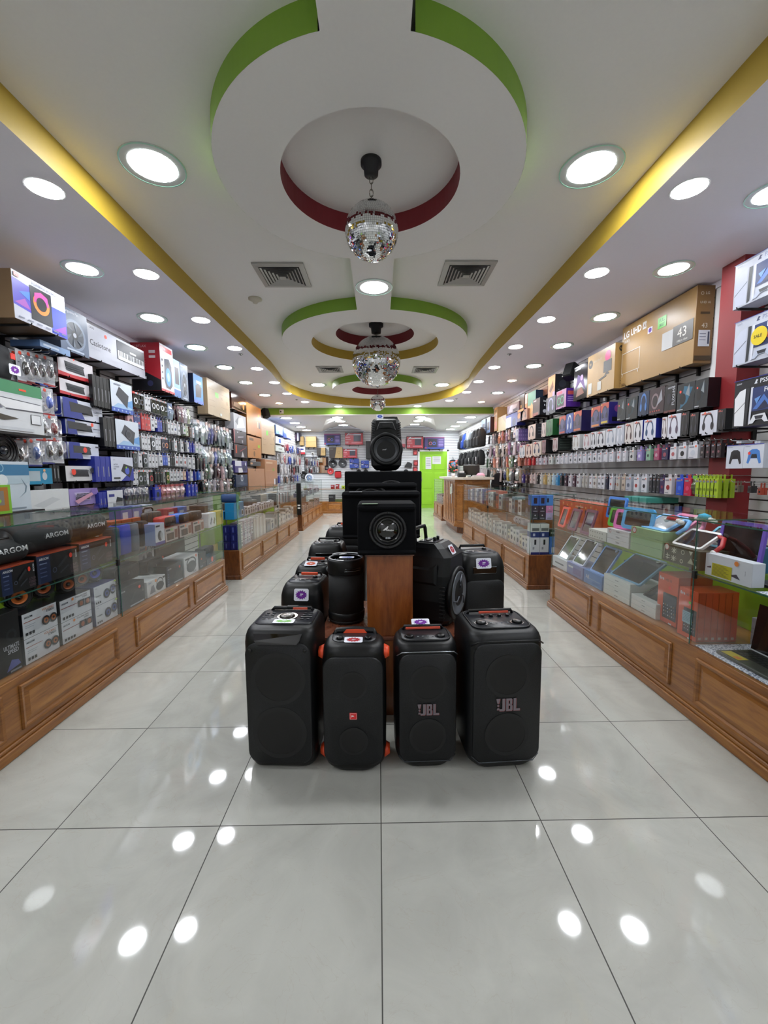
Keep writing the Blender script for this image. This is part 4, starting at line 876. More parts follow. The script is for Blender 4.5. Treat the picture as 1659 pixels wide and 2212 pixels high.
# ================================================================ GOODS IN THE LEFT CASES
W1, BK1, NV, OR, RD1 = '#dfe3ec', '#111318', '#1e2c66', '#ff5a3c', '#c22630'
DOT = lambda x, y, c='#ff5540', r=.022: [('e', x, y, r, None, c)]
def spk(cx, cy, r, c1='#23242a', c2='#b8642c'):   # printed picture of a round driver
    return [('e', cx, cy, r, None, c1), ('e', cx, cy, r*.6, None, c2), ('e', cx, cy, r*.28, None, '#15161a')]
def barrel(px0, py0, px1, r, z, x, label, logo='ARGOM', logo_y=.6, hh=None, rz=0):
    """round-bodied portable speaker lying along the counter"""
    a = U(px0, py0, x=x+r); b = U(px1, py0, x=x+r); L = b.y-a.y; t = thing('barrel_speaker', label, 'speaker', (x, (a.y+b.y)/2, z))
    mb = MB(); n = 28; R = [(r*.80, -L/2), (r*.93, -L/2+.006), (r, -L/2+.03), (r, L/2-.03), (r*.93, L/2-.006), (r*.80, L/2)]
    mb.lathe(R, mat('#0f1215', .8, kind='cloth'), (0, 0, r), 'y', 36); mb.build('fabric_body', t)
    for s in (-1, 1):
        mb = MB(); mb.lathe([(r*.80, s*(L/2+.0005)), (r*.76, s*(L/2-.012)), (r*.55, s*(L/2-.02)), (r*.5, s*(L/2-.006)), (0, s*(L/2-.003))][::(1 if s > 0 else 1)], mat('#1b1d20', .4), (0, 0, r), 'y', 32); mb.build('end_driver', t)
    mb = MB(); mb.box(-.02, .02, -L*.28, L*.28, 2*r-.003, 2*r+.004, RUB, .002); mb.build('control_strip', t)
    h = .034; k = L*.36; mb = MB()
    for i, ch in enumerate([0]):
        vs_, fs, x0, x1, y0, y1 = text_mesh(logo, .02); sc = h/(y1-y0)*.8; sx = sc*1.25
        mb.add([(math.sqrt(max(0, r*r-((q.y-y0)*sc-.006)**2))+.0012, -L/2+L*logo_y+(q.x-x0)*sx-(x1-x0)*sx/2, r+(q.y-y0)*sc-.006) for q in vs_], fs, mat('#c9ccd0', .3, .5))
    mb.build('brand_lettering', t); return t
XA = -1.76
box_dark = lambda: [('r', 0, 0, .30, 1, '#1a2a50'), ('r', 0, .965, 1, 1, '#c4502a'), ('t', 'ARGOM', .05, .80, .085, W1, .03), ('r', .05, .66, .22, .70, '#7f8cae'), ('r', .05, .5, .2, .54, '#50608c'), ('r', .05, .36, .2, .4, '#50608c'), ('r', .05, .22, .2, .26, '#50608c'),
        ('p', [(.45, .45), (.70, .78), (.74, .72), (.50, .40)], '#2e323a'), ('p', [(.50, .22), (.72, .42), (.74, .38), (.52, .18)], '#3a3e48'), ('e', .38, .36, .05, None, '#56607c', .75), ('e', .80, .74, .04, .09, '#ff4a35'), ('t', 'BOOM', .96, .62, .07, W1, .02, None, 1), ('t', 'LOUD', .78, .32, .09, '#6b5560', .02, .2), ('t', 'STEREO', .76, .20, .09, '#6b5560', .02, .22), ('t', 'SOUND', .77, .08, .09, '#6b5560', .02, .2)]
top_or = [('r', 0, 0, 1, .5, '#9c3f28')]
for i, (npx, yt, yb, fpx, lb) in enumerate(((2, 1229, 1288, 78, 'nearest'), (80, 1201, 1261, 170, 'second'), (172, 1175, 1231, 243, 'third'))):
    wcarton(-1, XA, npx, yt, yb, fpx, .18, 'speaker_carton', f'{lb} dark blue speaker carton with orange top edge on the near left glass shelf', 'box', BK1, box_dark(), T=top_or, group='dark barrel speaker cartons', zmin=LZS+.001)
zt = [U(40, 1215, x=XA).z]
def ctop(npx, yt): return U(npx, yt, x=XA).z
barrel(-40, 1205, 68, .063, ctop(2, 1229)+.001, -1.84, 'black fabric barrel speaker with white lettering at the left edge, lowest of the three', logo_y=.62)
barrel(38, 1165, 162, .080, ctop(80, 1201)+.001, -1.86, 'large black fabric barrel speaker with white lettering, on the second dark carton', logo_y=.66)
barrel(150, 1150, 236, .078, ctop(172, 1175)+.001, -1.87, 'black fabric barrel speaker with white lettering, on the third dark carton by the glass seam', logo_y=.66)
# lower deck: volcano stereo cartons, stacked pairs
def volc(kind):
    if kind == 0: return bfill(W1)+[('t', 'VOLCANO', .56, .84, .10, '#c4742e', .02, .36), ('t', 'STEREO', .68, .74, .09, '#2a2a30', .02, .26), ('t', 'ARGOM', .05, .80, .08, '#3c4450', .02, .28), ('r', .03, .64, .5, .665, '#b06048'), ('r', .06, .42, .3, .44, '#a8b0bc'), ('r', .06, .5, .34, .52, '#a8b0bc')]+[('r', .06+.09*i, .12, .12+.09*i, .24, '#23262e') for i in range(3)]+spk(.64, .42, .115)+spk(.86, .42, .115)
    if kind == 1: return bfill(W1)+[('t', 'VOLCANO BASS', .48, .86, .08, '#4a4048', .02, .48), ('t', 'STEREO', .72, .76, .07, '#4a4048', .02, .24), ('t', 'ARGOM', .05, .78, .08, '#3c4450', .02, .26), ('r', .03, .60, .55, .63, '#903830')]+[('r', .06+.09*i, .10, .12+.09*i, .22, '#23262e') for i in range(4)]+[('r', .55, .38, .76, .70, '#23242a'), ('r', .77, .36, .97, .68, '#23242a')]+[('e', .65, .53, .06, None, '#a85a30'), ('e', .87, .52, .06, None, '#a85a30'), ('e', .38, .90, .035, None, '#f7923a')]
    return bfill(W1)+[('t', 'uniq', .06, .84, .08, '#707684', .0, .25), ('t', 'THUNDER', .06, .44, .07, '#2a2a30', .02, .24)]+[('r', .06+.08*i, .10, .11+.08*i, .20, '#23262e') for i in range(3)]+spk(.55, .45, .15, '#2b3040', '#4c5ea6')+spk(.84, .55, .15, '#2b3040', '#4c5ea6')+[('r', .9, .9, 1, .98, '#b4dc40')]
def vstack(npx, yt, yb, fpx, kind, lb, side_col):
    y, W, z, H = wallput(-1, XA, npx, yt, yb, fpx); H = (H+z-LZB)/2; z = LZB+.001
    for k in range(2):
        carton('speaker_carton', f'white {lb} speaker carton, {"lower" if k == 0 else "upper"} of its pair in the near left case', 'box', W-.003, .20, H-.001, side_col, volc(kind), loc=(XA, y, z+k*H), rz=math.pi/2, group='white desktop speaker cartons')
    return y, W, z+2*H
s0 = vstack(50, 1328, 1430, 128, 0, 'orange lettered twin driver', '#20222a'); s1 = vstack(131, 1299, 1389, 200, 1, 'square twin driver', '#20222a'); s2 = vstack(204, 1269, 1347, 253, 2, 'blue twin driver', '#27327c')
wcarton(-1, XA, -60, 1352, 1470, 48, .2, 'headset_carton', 'black gaming headset carton at the left edge of the near left case', 'box', '#101014', [('e', .80, .62, .12, None, '#25272d'), ('e', .80, .62, .07, None, '#0a0a0c'), ('t', 'ULTIMATE', .60, .40, .07, '#b9bcc4', .02, .35), ('t', 'SPEED', .68, .32, .07, '#b9bcc4', .02, .25), ('p', [(.62, .05), (.75, .22), (.9, .18), (.95, .10)], '#5b62a8'), ('r', .7, .02, .95, .05, '#8a8d96')], zmin=LZB+.001)
def roundspk(y, z, r, c, label, sq=False, x=-1.83):
    t = thing('desktop_speaker', label, 'speaker', (x, y, z), math.radians(62))
    mb = MB(); mb.lathe([(r*.5, .12), (r*.85, .10), (r, .05), (r, .012), (r*.93, .0), (r*.84, .004), (r*.8, .02)], mat('#0c0c0e', .15, coat=.5), (0, 0, r+.004), 'y', 32, True) if not sq else mb.box(-r, r, .0, .10, .004, 2*r+.004, mat('#0e0e11', .2, coat=.4), .02); mb.build('shell', t)
    mb = MB(); mb.lathe([(r*.80, -.003), (r*.6, .004), (r*.56, -.001), (r*.55, .018)], RUB, (0, 0, r+.004), 'y', 28, cap=(0, 1)); mb.lathe([(r*.56, -.0015), (r*.30, .010), (r*.28, .003)], mat(c, .35, .2), (0, 0, r+.004), 'y', 28, cap=(0, 1)); mb.lathe([(r*.27, .003), (r*.1, -.004), (0, -.005)], GLOSS, (0, 0, r+.004), 'y', 20); o_ = mb.build('driver', t); o_.location = (0, -.012 if sq else 0, 0)
    mb = MB(); mb.box(-r*.5, r*.5, .01, .09, 0, .006, RUB); mb.build('foot', t)
zt0 = s0[2]+.001
roundspk(s0[0]-.03, zt0, .062, '#d8732c', 'round black desktop speaker with a bright orange cone, nearest the camera'); roundspk(s0[0]+.16, zt0, .058, '#c4602a', 'round black desktop speaker with an orange cone half turned away, second from the left', x=-1.86)
roundspk(s1[0]+.04, s1[2]+.001, .050, '#a8521f', 'square black desktop speaker with an orange cone, nearer of two', True); roundspk(s1[0]+.18, s1[2]+.001, .046, '#a8521f', 'square black desktop speaker with an orange cone, farther of two', True, -1.85)
roundspk(s2[0]+.02, s2[2]+.001, .056, '#4450c0', 'round black desktop speaker with a violet blue cone on the blue spined cartons')
# lower deck, right of the seam
bb = [('e', .68, .42, .22, .28, '#2b2d33'), ('e', .68, .62, .19, .33, '#2b2d33', .82), ('p', [(.12, .15), (.22, .62), (.34, .66), (.42, .18)], '#8c8f96'), ('t', 'boom', .08, .82, .10, '#4d76b8', .01), ('e', .46, .86, .05, .09, '#ff9a40'), ('r', .84, .80, .96, .93, '#2b2d33')]
dk = [('r', 0, 0, .16, 1, '#26344a'), ('t', 'ARGOM', .06, .80, .07, '#c8ccd4', .02), ('r', .4, .04, .95, .10, '#aab0b8')]+[('r', .05, .1+.12*i, .09, .14+.12*i, '#8090b0') for i in range(5)]+[('e', .78, .76, .045, .07, '#ff5a48'), ('t', 'BASS', .93, .5, .07, '#9aa0a8', .02, None, 1), ('p', [(.4, .3), (.6, .66), (.64, .6), (.46, .26)], '#42454b')]
wcarton(-1, XA, 257, 1275, 1346, 315, .2, 'speaker_carton', 'large charcoal speaker carton with red dot, right of the glass seam below', 'box', '#30343a', dk, zmin=LZB+.001)
wcarton(-1, XA, 318, 1258, 1303, 359, .2, 'boombox_carton', 'small white carton picturing a handbag shaped speaker, lower deck', 'box', '#e4e6e8', bfill('#e4e6e8')+bb, zmin=LZB+.001)
wcarton(-1, XA, 361, 1225, 1277, 396, .2, 'speaker_carton', 'charcoal speaker carton between the two white boombox cartons', 'box', '#30343a', dk, zmin=LZB+.001)
wcarton(-1, XA, 398, 1206, 1257, 429, .2, 'boombox_carton', 'tall white carton picturing a round handled speaker, lower deck', 'box', '#e4e6e8', bfill('#e4e6e8')+[('e', .5, .42, .34, .30, '#44474e'), ('e', .5, .62, .34, .30, '#44474e', .8), ('r', .08, .84, .35, .92, '#2b2d33'), ('t', 'DASH', .6, .06, .10, '#2b2d33', .02), ('e', .85, .9, .05, None, '#ff7a60')], zmin=LZB+.001)
for k, (a, b, n, f, lb) in enumerate(((1196, 1242, 431, 446, 'narrow'), (1208, 1236, 447, 484, 'wide low'))):
    wcarton(-1, XA, n, a, b, f, .2, 'speaker_carton', f'{lb} charcoal speaker carton at the far end of the near left case', 'box', '#34373d', [('r', .1, .1, .5, .2, '#8a8d96'), ('e', .3, .62, .06, None, '#ff6a50'), ('r', .5, .3, .9, .36, '#6c5a58')], zmin=LZB+.001)
def boombox(y, x, z, w_, h, d, col, label, grill='#121316', handle=True, rz=math.pi/2):
    t = thing('boombox_speaker', label, 'speaker', (x, y, z), rz)
    mb = MB(); rr = rrect(w_, h, min(w_, h)*.28, 0, 0, h/2, 5); mb.loft([[(a, 0.006, c) for a, c, _ in rr], [(a, d-.006, c) for a, c, _ in rr], [(a*.96, d, (c-h/2)*.94+h/2) for a, c, _ in rr]], mat(col, .4, kind='plastic')); mb.build('shell', t)
    mb = MB(); mb.loft([[(a*.93, .006, (c-h/2)*.9+h/2) for a, c, _ in rr], [(a*.9, -.001, (c-h/2)*.86+h/2) for a, c, _ in rr]][::-1], mat(grill, .7, kind='cloth')); mb.lathe([(h*.12, -.001), (h*.10, -.003), (0, -.003)], mat('#4a4c52', .3, .5), (0, 0, h/2), 'y', 16); mb.build('front_grille', t)
    if handle:
        mb = MB(); mb.tube([(-w_*.32, d/2, h*.85), (-w_*.30, d/2, h+.02), (-w_*.2, d/2, h+.035), (w_*.2, d/2, h+.035), (w_*.30, d/2, h+.02), (w_*.32, d/2, h*.85)], .008, BODY, 8); mb.build('carry_handle', t)
def bby(px, py, x): return U(px, py, x=x).y
z_ = U(257, 1275, x=XA).z+.001
for i, (px, w_, h, x, z, lb) in enumerate(((278, .30, .12, -1.84, z_, 'long low black speaker on the charcoal carton right of the seam'), (338, .26, .11, -1.87, U(318, 1258, x=XA).z+.001, 'black rounded speaker on the small white boombox carton'), (455, .26, .07, -1.86, U(447, 1208, x=XA).z+.001, 'flat black soundbar speaker lying at the far end of the lower deck'))):
    boombox(bby(px, 1250, x), x, z, w_, h, .10, '#15171a', lb, handle=False)
wcarton(-1, -2.0, 300, 1180, 1222, 333, .12, 'boombox_carton', 'white carton with handbag speaker picture at the back of the lower deck', 'box', '#e4e6e8', bfill('#e4e6e8')+bb, zmin=LZB+.09)
wcarton(-1, -2.0, 336, 1165, 1215, 400, .12, 'speaker_carton', 'wide dark brown carton standing at the back of the lower deck', 'box', '#2c2320', [('r', .1, .6, .5, .68, '#6c5a50'), ('e', .2, .3, .03, None, '#ff6a50')], zmin=LZB+.09)
# top shelf, right of the seam
def cushion(px, py, x, z, w_, h, d, col, label):
    t = thing('cloth_speaker', label, 'speaker', (x, bby(px, py, x), z), math.pi/2)
    mb = MB(); mb.loft([rrect(w_*a, d*b, .03, q*h, 0, d/2, 5) for q, a, b in ((0, .85, .8), (.04, .97, .95), (.5, 1, 1), (.96, .97, .95), (1, .85, .8))], mat(col, .9, kind='cloth')); mb.build('fabric_body', t)
    mb = MB(); mb.loft([rrect(w_*.8, d*.6, .02, h+q, 0, d/2, 4) for q in (0, .004)], RUB); mb.build('top_pad', t)
cushion(257, 1170, -1.79, LZS+.001, .075, .20, .10, '#34434f', 'slate blue cloth speaker by the glass seam on the near left shelf')
cushion(275, 1170, -1.79, LZS+.001, .14, .21, .10, '#2c3f9c', 'bright blue upright cloth speaker on the near left shelf')
cushion(297, 1170, -1.79, LZS+.001, .10, .205, .10, '#59616c', 'grey upright cloth speaker beside the bright blue one')
cushion(317, 1155, -1.84, LZS+.001, .12, .19, .10, '#15171a', 'black upright cloth speaker right of the grey one')
for i, (n, f, yt, yb) in enumerate(((240, 262, 1128, 1150), (264, 285, 1124, 1150), (287, 305, 1120, 1150))): wcarton(-1, -2.02, n, yt, yb, f, .1, 'small_carton', f'small orange topped carton behind the cloth speakers, {ords[i]} from the seam', 'box', '#b05a34', [('r', 0, 0, 1, .7, '#8c95a4')], T=[('r', 0, 0, 1, 1, '#d06a3c')], zmin=LZS+.001, group='orange topped cartons')
wcarton(-1, XA, 335, 1133, 1175, 356, .16, 'speaker_carton', 'white and violet carton picturing a mini tower speaker, left shelf', 'box', '#8a9ad0', bfill('#dfe3ee')+[('r', 0, 0, 1, .14, '#54479c'), ('e', .5, .42, .26, .24, '#2a2d35'), ('e', .62, .42, .12, .2, '#b0b4bc'), ('r', .1, .85, .5, .93, '#3a4050')], S=bfill('#8fa4d8'), zmin=LZS+.001)
ret = lambda c: bfill('#cdbfba')+[('r', .06, .78, .4, .92, '#35313a'), ('r', .12, .1, .66, .62, '#33231f'), ('e', .39, .36, .12, .2, '#5b3a2c'), ('r', .72, .15, .95, .8, '#8a4c38'), ('e', .5, .85, .05, None, c)]
for i, (n, f, yt, yb, c) in enumerate(((357, 385, 1143, 1175, '#8ee03c'), (388, 414, 1135, 1163, '#ff8040'), (417, 441, 1128, 1153, '#ff6050'))):
    z1 = U(n, yt, x=XA).z
    wcarton(-1, XA, n, yt, yb, f, .16, 'radio_carton', f'{ords[i]} of three beige and brown retro radio cartons on the left shelf', 'box', '#7a4a38', ret(c), S=bfill('#8a3c34'), zmin=LZS+.001, group='retro radio cartons')
    cc = ('#b01e24', '#2b62c0', '#17181b')[i]; nm = ('red', 'blue', 'all black')[i]
    boombox(bby((n+f)/2-2, 1130, -1.80), -1.80, z1+.002, .20+.01*i, .085, .10, cc, f'{nm} framed mini retro boombox standing on a radio carton', handle=False)
boombox(bby(335, 1115, -2.0), -2.0, LZS+.10, .24, .13, .12, '#1c1e22', 'black handled boombox standing at the back of the left shelf')
wcarton(-1, -2.0, 318, 1140, 1190, 350, .14, 'speaker_carton', 'plain dark carton under the handled boombox', 'box', '#1a1c20', [], zmin=LZS+.001, zmax=LZS+.098)
wcarton(-1, XA, 450, 1110, 1143, 467, .14, 'phone_carton', 'white carton with two dark phone pictures near the end of the left shelf', 'box', '#e6e4e6', bfill('#e6e4e6')+[('p', [(.2, .3), (.4, .75), (.5, .55), (.3, .15)], '#3a3640'), ('p', [(.6, .3), (.75, .7), (.9, .5), (.75, .15)], '#8a6a70')], zmin=LZS+.001)
wcarton(-1, XA, 468, 1105, 1138, 482, .14, 'small_carton', 'mustard yellow carton at the end of the near left shelf', 'box', '#c9a52c', bfill('#c9a52c')+[('r', .5, .5, .8, .8, '#8a6a1c')], zmin=LZS+.001)
wcarton(-1, -1.84, 442, 1093, 1122, 470, .16, 'speaker_carton', 'dark grey carton on the retro cartons near the far end of the left shelf', 'box', '#26282d', [('r', .4, .5, .7, .6, '#a0a4aa')], zmin=LZS+.10)
for i, (n, f, yt, yb, c) in enumerate(((262, 285, 1096, 1122, '#6b76b8'), (287, 308, 1094, 1120, '#7d88c4'), (310, 330, 1092, 1118, '#cfd4e4'), (362, 384, 1100, 1122, '#b04858'), (386, 404, 1096, 1118, '#6a86cc'))):
    wcarton(-1, -2.06, n, yt, yb, f, .1, 'small_carton', f'{("violet","pale violet","pale grey","crimson","light blue","pale pink","salmon")[i]} small carton at the back of the near left shelf', 'box', c, [('r', .1, .55, .6, .85, W1), ('e', .6, .35, .15, None, '#3a3c48')], zmin=LZS+.001)

# ---------------- middle left case
XB = -1.765
for i in range(2):
    for k in range(2 if i else 1):
        carton('blue_carton', f'sky blue carton behind the end glass of the middle left case, {("left lower","right lower","right upper")[i+k]}', 'box', .085 if not i else .11, .13, .10, '#2190cc', loc=(-1.93+.115*i, 5.0, LZS+.001+k*.101), group='sky blue cartons')
for i in range(2):
    for k in range(3): carton('navy_carton', f'navy blue carton, {("bottom","middle","top")[k]} of the {("left","right")[i]} column behind the end glass', 'box', .085, .14, .098, '#1c2270', [('r', .3, .15, .55, .85, '#3e4a9c'), ('r', .38, .25, .46, .75, '#7c86c8')], loc=(-1.865+.09*i, 5.0, LZB+.002+k*.1), group='navy cartons behind the end glass')
carton('navy_carton', 'single navy blue carton left of the navy columns', 'box', .06, .14, .098, '#1c2270', loc=(-1.945, 5.0, LZB+.002))
t = thing('barrel_speaker', 'navy blue barrel speaker lying on the sky blue cartons', 'speaker', (-1.83, 5.08, LZS+.204)); mb = MB(); mb.lathe([(.03, -.10), (.05, -.095), (.052, -.07), (.052, .07), (.05, .095), (.03, .10)], mat('#27406e', .8, kind='cloth'), (0, 0, .052), 'x', 28); mb.build('fabric_body', t)
mb = MB(); mb.lathe([(.042, .0955), (.03, .09), (.0, .097)], mat('#aab4c0', .4), (0, 0, .052), 'x', 24); mb.build('end_driver', t)
rnd = random.Random(5)
def shelf_run(side, xf, y0, y1, z, cols, wr, hr, dr, name, label, cat, group, pics=True, lean=False, gap=.004):
    y = y0; i = 0
    while y < y1-wr[0]:
        w_ = rnd.uniform(*wr); h = rnd.uniform(*hr); c = cols[i % len(cols)] if isinstance(cols, list) else cols
        F = []
        if pics: F = [('r', .12, .70, .7, .84, '#5a5c66'), ('e', .5, .38, .26, min(.26, .26*w_/h), rnd.choice(['#2c2e36', '#6a5a50', '#8c8f9a', '#3c4468'])), ('r', .1, .04, .5, .09, '#8c8f9a')]
        carton(name, f'{NTH[i]} from the near end: {cname(c)} {label}'.replace('  ', ' '), cat, w_, rnd.uniform(*dr), h, c, F, loc=(xf, y+w_/2, z+.001), rz=math.pi/2 if side < 0 else -math.pi/2, group=group)
        y += w_+gap; i += 1
carton('blue_carton', 'sky blue carton with phone picture facing the aisle, at the near end of the shelf', 'box', .24, .12, .20, '#3a8cc0', bfill('#3a8cc0')+[('e', .25, .65, .09, .16, '#5c5a50'), ('e', .3, .25, .08, .15, '#3c5aa8'), ('r', .6, .1, .9, .5, '#d8e4ec'), ('r', .66, .18, .84, .42, '#2a3848')], loc=(XB, 5.26, LZS+.001), rz=math.pi/2)
shelf_run(-1, XB, 5.42, 7.0, LZS, ['#dcd8de', '#e2e0e4', '#cfc8cc'], (.09, .13), (.10, .13), (.03, .04), 'phone_carton', 'phone accessory carton along the middle left shelf front', 'box', 'phone accessory cartons on the middle left shelf')
shelf_run(-1, -1.98, 5.5, 6.95, LZS, ['#5a5048', '#34363a', '#26292c', '#4a4c50'], (.2, .3), (.14, .2), (.1, .12), 'appliance', 'gadget at the back of the middle left shelf', 'gadget', 'dark gadgets at the back of the middle left shelf', False)
shelf_run(-1, XB, 7.1, 8.2, LZS, ['#1c2026', '#c9ccd0', '#3a3c44', '#e4e4e6', '#8c3a34'], (.035, .05), (.17, .2), (.12, .14), 'game_case', 'thin upright case at the middle left shelf end', 'case', 'thin cases on the middle left shelf', False)
shelf_run(-1, -2.0, 7.05, 8.5, LZS, ['#c9b8a0', '#bdbfc4'], (.3, .4), (.18, .2), (.1, .12), 'carton', 'wide carton behind the thin cases', 'box', 'pale cartons behind the thin cases', False)
for lv in range(3): shelf_run(-1, XB, 5.16, 5.75, LZB+.105*lv, ['#cdb9c4', '#e2dde0', '#a88c98', '#d8d4dc'], (.06, .08), (.10, .102), (.1, .12), 'small_carton', f'small carton, {("bottom","middle","top")[lv]} layer, middle left case', 'box', 'small pink and white cartons stacked three high')
shelf_run(-1, XB, 5.8, 6.4, LZB, ['#d8cfc4', '#b9aca0', '#e4e0dc'], (.045, .06), (.27, .32), (.12, .14), 'slim_carton', 'slim carton on the middle left lower deck', 'box', 'slim beige cartons', False)
shelf_run(-1, XB, 6.45, 7.2, LZB, ['#8a8580', '#d0ccc8', '#a09a94'], (.2, .26), (.12, .28), (.14, .16), 'keyboard_carton', 'wide carton on the middle left lower deck', 'box', 'wide grey cartons on the lower deck')
shelf_run(-1, XB, 7.25, 8.55, LZB, ['#dfdad2', '#c8beb0', '#e6e2dc'], (.10, .16), (.2, .27), (.12, .15), 'white_carton', 'round picture carton on the middle left lower deck', 'box', 'cream cartons on the lower deck')
# ---------------- far left case and post
shelf_run(-1, XB, 9.2, 12.3, LZB, ['#a8826c', '#c8a898', '#8c6a58', '#d8c4b8'], (.10, .16), (.12, .2), (.14, .16), 'brown_carton', 'small carton on the far left case floor', 'box', 'brown cartons in the far left case')
shelf_run(-1, XB, 9.3, 12.3, LZS, ['#4c3c5c', '#3a3c44', '#cfd2d8', '#5c4a40'], (.14, .2), (.08, .16), (.14, .16), 'game_carton', 'carton on the far left glass shelf', 'box', 'dark cartons on the far left shelf')
t = thing('corner_post', 'black upright post with two white labels at the near end of the far left case', 'post', (-1.76, 9.085, 0)); mb = MB(); mb.box(-.05, .05, -.02, .02, LZB+.001, 1.06, mat('#101012', .3), .004); mb.build('post', t)
for z in (.50, .56): mb = MB(); mb.box(-.028, .028, -.022, -.020, z, z+.03, WHT); mb.build('white_label', t)
# ---------------- rear counter goods
for i, (x, c, lb) in enumerate(((-1.45, '#a81c24', 'red'), (-1.30, '#b4242c', 'red'), (-.9, '#a81c24', 'red'), (-.78, '#b8323a', 'red'), (-.6, '#9a2830', 'red'), (-.35, '#c03038', 'red'))):
    carton('tool_carton', f'{NTH[i]} from the left of the dark red cartons on the rear counter shelf', 'box', .11, .15, .12+.02*(i % 3), c, [('r', .1, .6, .7, .8, W1), ('r', .1, .2, .5, .3, '#1a1a1c')], loc=(x, 13.0, .769), group='dark red cartons on the rear counter shelf')
for i, (x, w_, h, c, lb) in enumerate(((-1.48, .2, .22, '#26282c', 'dark grey'), (-1.25, .25, .08, '#5c6a2c', 'olive'), (-.98, .24, .24, '#1c1c20', 'black'), (-.72, .2, .07, '#c89aa4', 'pale pink'), (-.5, .2, .2, '#2c2c34', 'slate'))):
    carton('tool_carton', f'{lb} carton on the lower deck of the rear counter', 'box', w_, .16, h, c, [('r', .1, .6, .7, .8, '#6a6c70')], loc=(x, 13.0, LZB+.001))
for i, x in enumerate((-1.15, -.22)): carton('tool_carton', f'{("left","right")[i]} lime and white carton on the rear counter shelf', 'box', .18, .15, .10, '#b8d030', [('r', .0, .0, .4, 1, W1), ('e', .7, .4, .12, None, '#1a1c1a')], loc=(x, 13.0, .769))
# ================================================================ GOODS IN THE RIGHT CASES
XC = 1.70
def tablet(loc, rz, tilt, w_, h, frame, label, screen='#16171a', bz=.016, th=.014, lean=None, arm=None, badge=None, name='tablet', cloth=None, corner=.02):
    """tablet in a thick bumper case, bottom edge at loc, front leaning back by tilt"""
    t = thing(name, label, 'tablet', loc, 0); t.rotation_euler = (-tilt, 0, rz)
    M_ = mat(frame, .45); mb = MB(); rr = rrect(w_, h, corner, 0, 0, h/2, 5)
    ri = rrect(w_-2*bz, h-2*bz, corner*.4, 0, 0, h/2, 5); A = [(x, 0, y) for x, y, _ in rr]; B = [(x, 0, y) for x, y, _ in ri]
    n = len(A); A2 = [(x, th, y) for x, _, y in A]; B1 = [(x, .004, y) for x, _, y in B]
    mb.add(A+B+A2+B1, [(i, (i+1) % n, n+(i+1) % n, n+i) for i in range(n)]+[(i, 2*n+i, 2*n+(i+1) % n, (i+1) % n) for i in range(n)]+[(n+i, n+(i+1) % n, 3*n+(i+1) % n, 3*n+i) for i in range(n)]+[tuple(2*n+i for i in range(n))], M_)
    mb.build('bumper_case', t)
    mb = MB(); mb.poly([(x, .0035, y) for x, _, y in B], mat(screen, .07, coat=.6)); mb.build('screen', t)
    if badge: mb = MB(); mb.lathe([(.014, -.001), (.014, -.003), (0, -.003)], P(badge), (w_*.3, 0, h*.92), 'y', 20); mb.build('round_sticker', t)
    if arm:
        mb = MB(); mb.tube([(w_/2-.01, .006, h*.85), (w_/2+.03, .01, h*.80), (w_/2+.07, .012, h*.45), (w_/2+.075, .012, h*.08)], [.010, .012, .012, .011], mat(arm, .4), 10)
        if cloth: mb.lathe([(.015, h*.02), (.016, h*.10)], mat(cloth, .6), (w_/2+.075, .012, 0), 'z', 12)
        mb.build('handle_arm', t)
    if lean:
        mb = MB(); mb.box(-w_*.3, w_*.3, th, th+.006, h*.5, h*.55, M_); mb.build('stand_flap', t)
    return t
RZ = -math.pi/2
def rp(px, py, x): v = U(px, py, x=x); return v
zs1 = RZS+.001
wcarton(1, XC+.19, 1303, 1092, 1145, 1208, .14, 'tablet_carton', 'long orange tablet cartons block standing behind the small tablets, right shelf', 'box', '#df5a28', bfill('#e0602c')+[('e', .1+.11*i, .86-.05*(i % 2), .012, None, '#ffc060') for i in range(8)]+[('r', .45, .78, .6, .84, '#f0c0a8'), ('r', .12, .55, .25, .75, '#2a2c50'), ('p', [(.42, .5), (.5, .82), (.54, .78), (.50, .5)], '#20222a'), ('r', .64, .55, .78, .72, '#2a2c50')], zmin=zs1)
for i, (px, py, w_, h, c, lb) in enumerate(((1208, 1140, .135, .20, '#e2452e', 'small tablet in a red bumper case at the far end of the near right shelf'), (1230, 1150, .16, .20, '#6a2348', 'small tablet in a plum bumper case, nearer the red one'), (1259, 1162, .17, .215, '#5c2048', 'small tablet in a dark purple bumper case, right of the plum one'))):
    p = rp(px, py, XC+.02); tablet((XC+.03, p.y, zs1), RZ, .28, w_, h, c, lb, corner=.02, bz=.024)
for k in range(2):
    y, W, z, H = wallput(1, XC, 1309, 1150, 1190, 1271); hh = (z+H-zs1)/2
    carton('tablet_carton', f'white carton with tiny icons, {("lower","upper")[k]} of two beside the purple tablet', 'box', W-.003, .16, hh-.001, '#dcdfd8', bfill('#dcdfd8')+[('r', .08+.14*i, .35, .13+.14*i, .6, '#8a8c84') for i in range(6)], loc=(XC, y, zs1+k*hh), rz=RZ)
for k in range(3):
    y, W, z, H = wallput(1, XC, 1358, 1150, 1212, 1310); hh = (z+H-zs1)/3
    carton('tablet_carton', f'white tablet carton with printed word, {("bottom","middle","top")[k]} of the stack of three', 'box', W-.003, .17, hh-.001, '#e0e2e6', [('t', 'Tablet', .42, .38, .34, '#50535c', .01), ('e', .15, .5, .05, None, '#c05048', .7)] if k == 2 else [('t', 'Tablet', .42, .38, .34, '#50535c', .01)], loc=(XC, y, zs1+k*hh), rz=RZ)
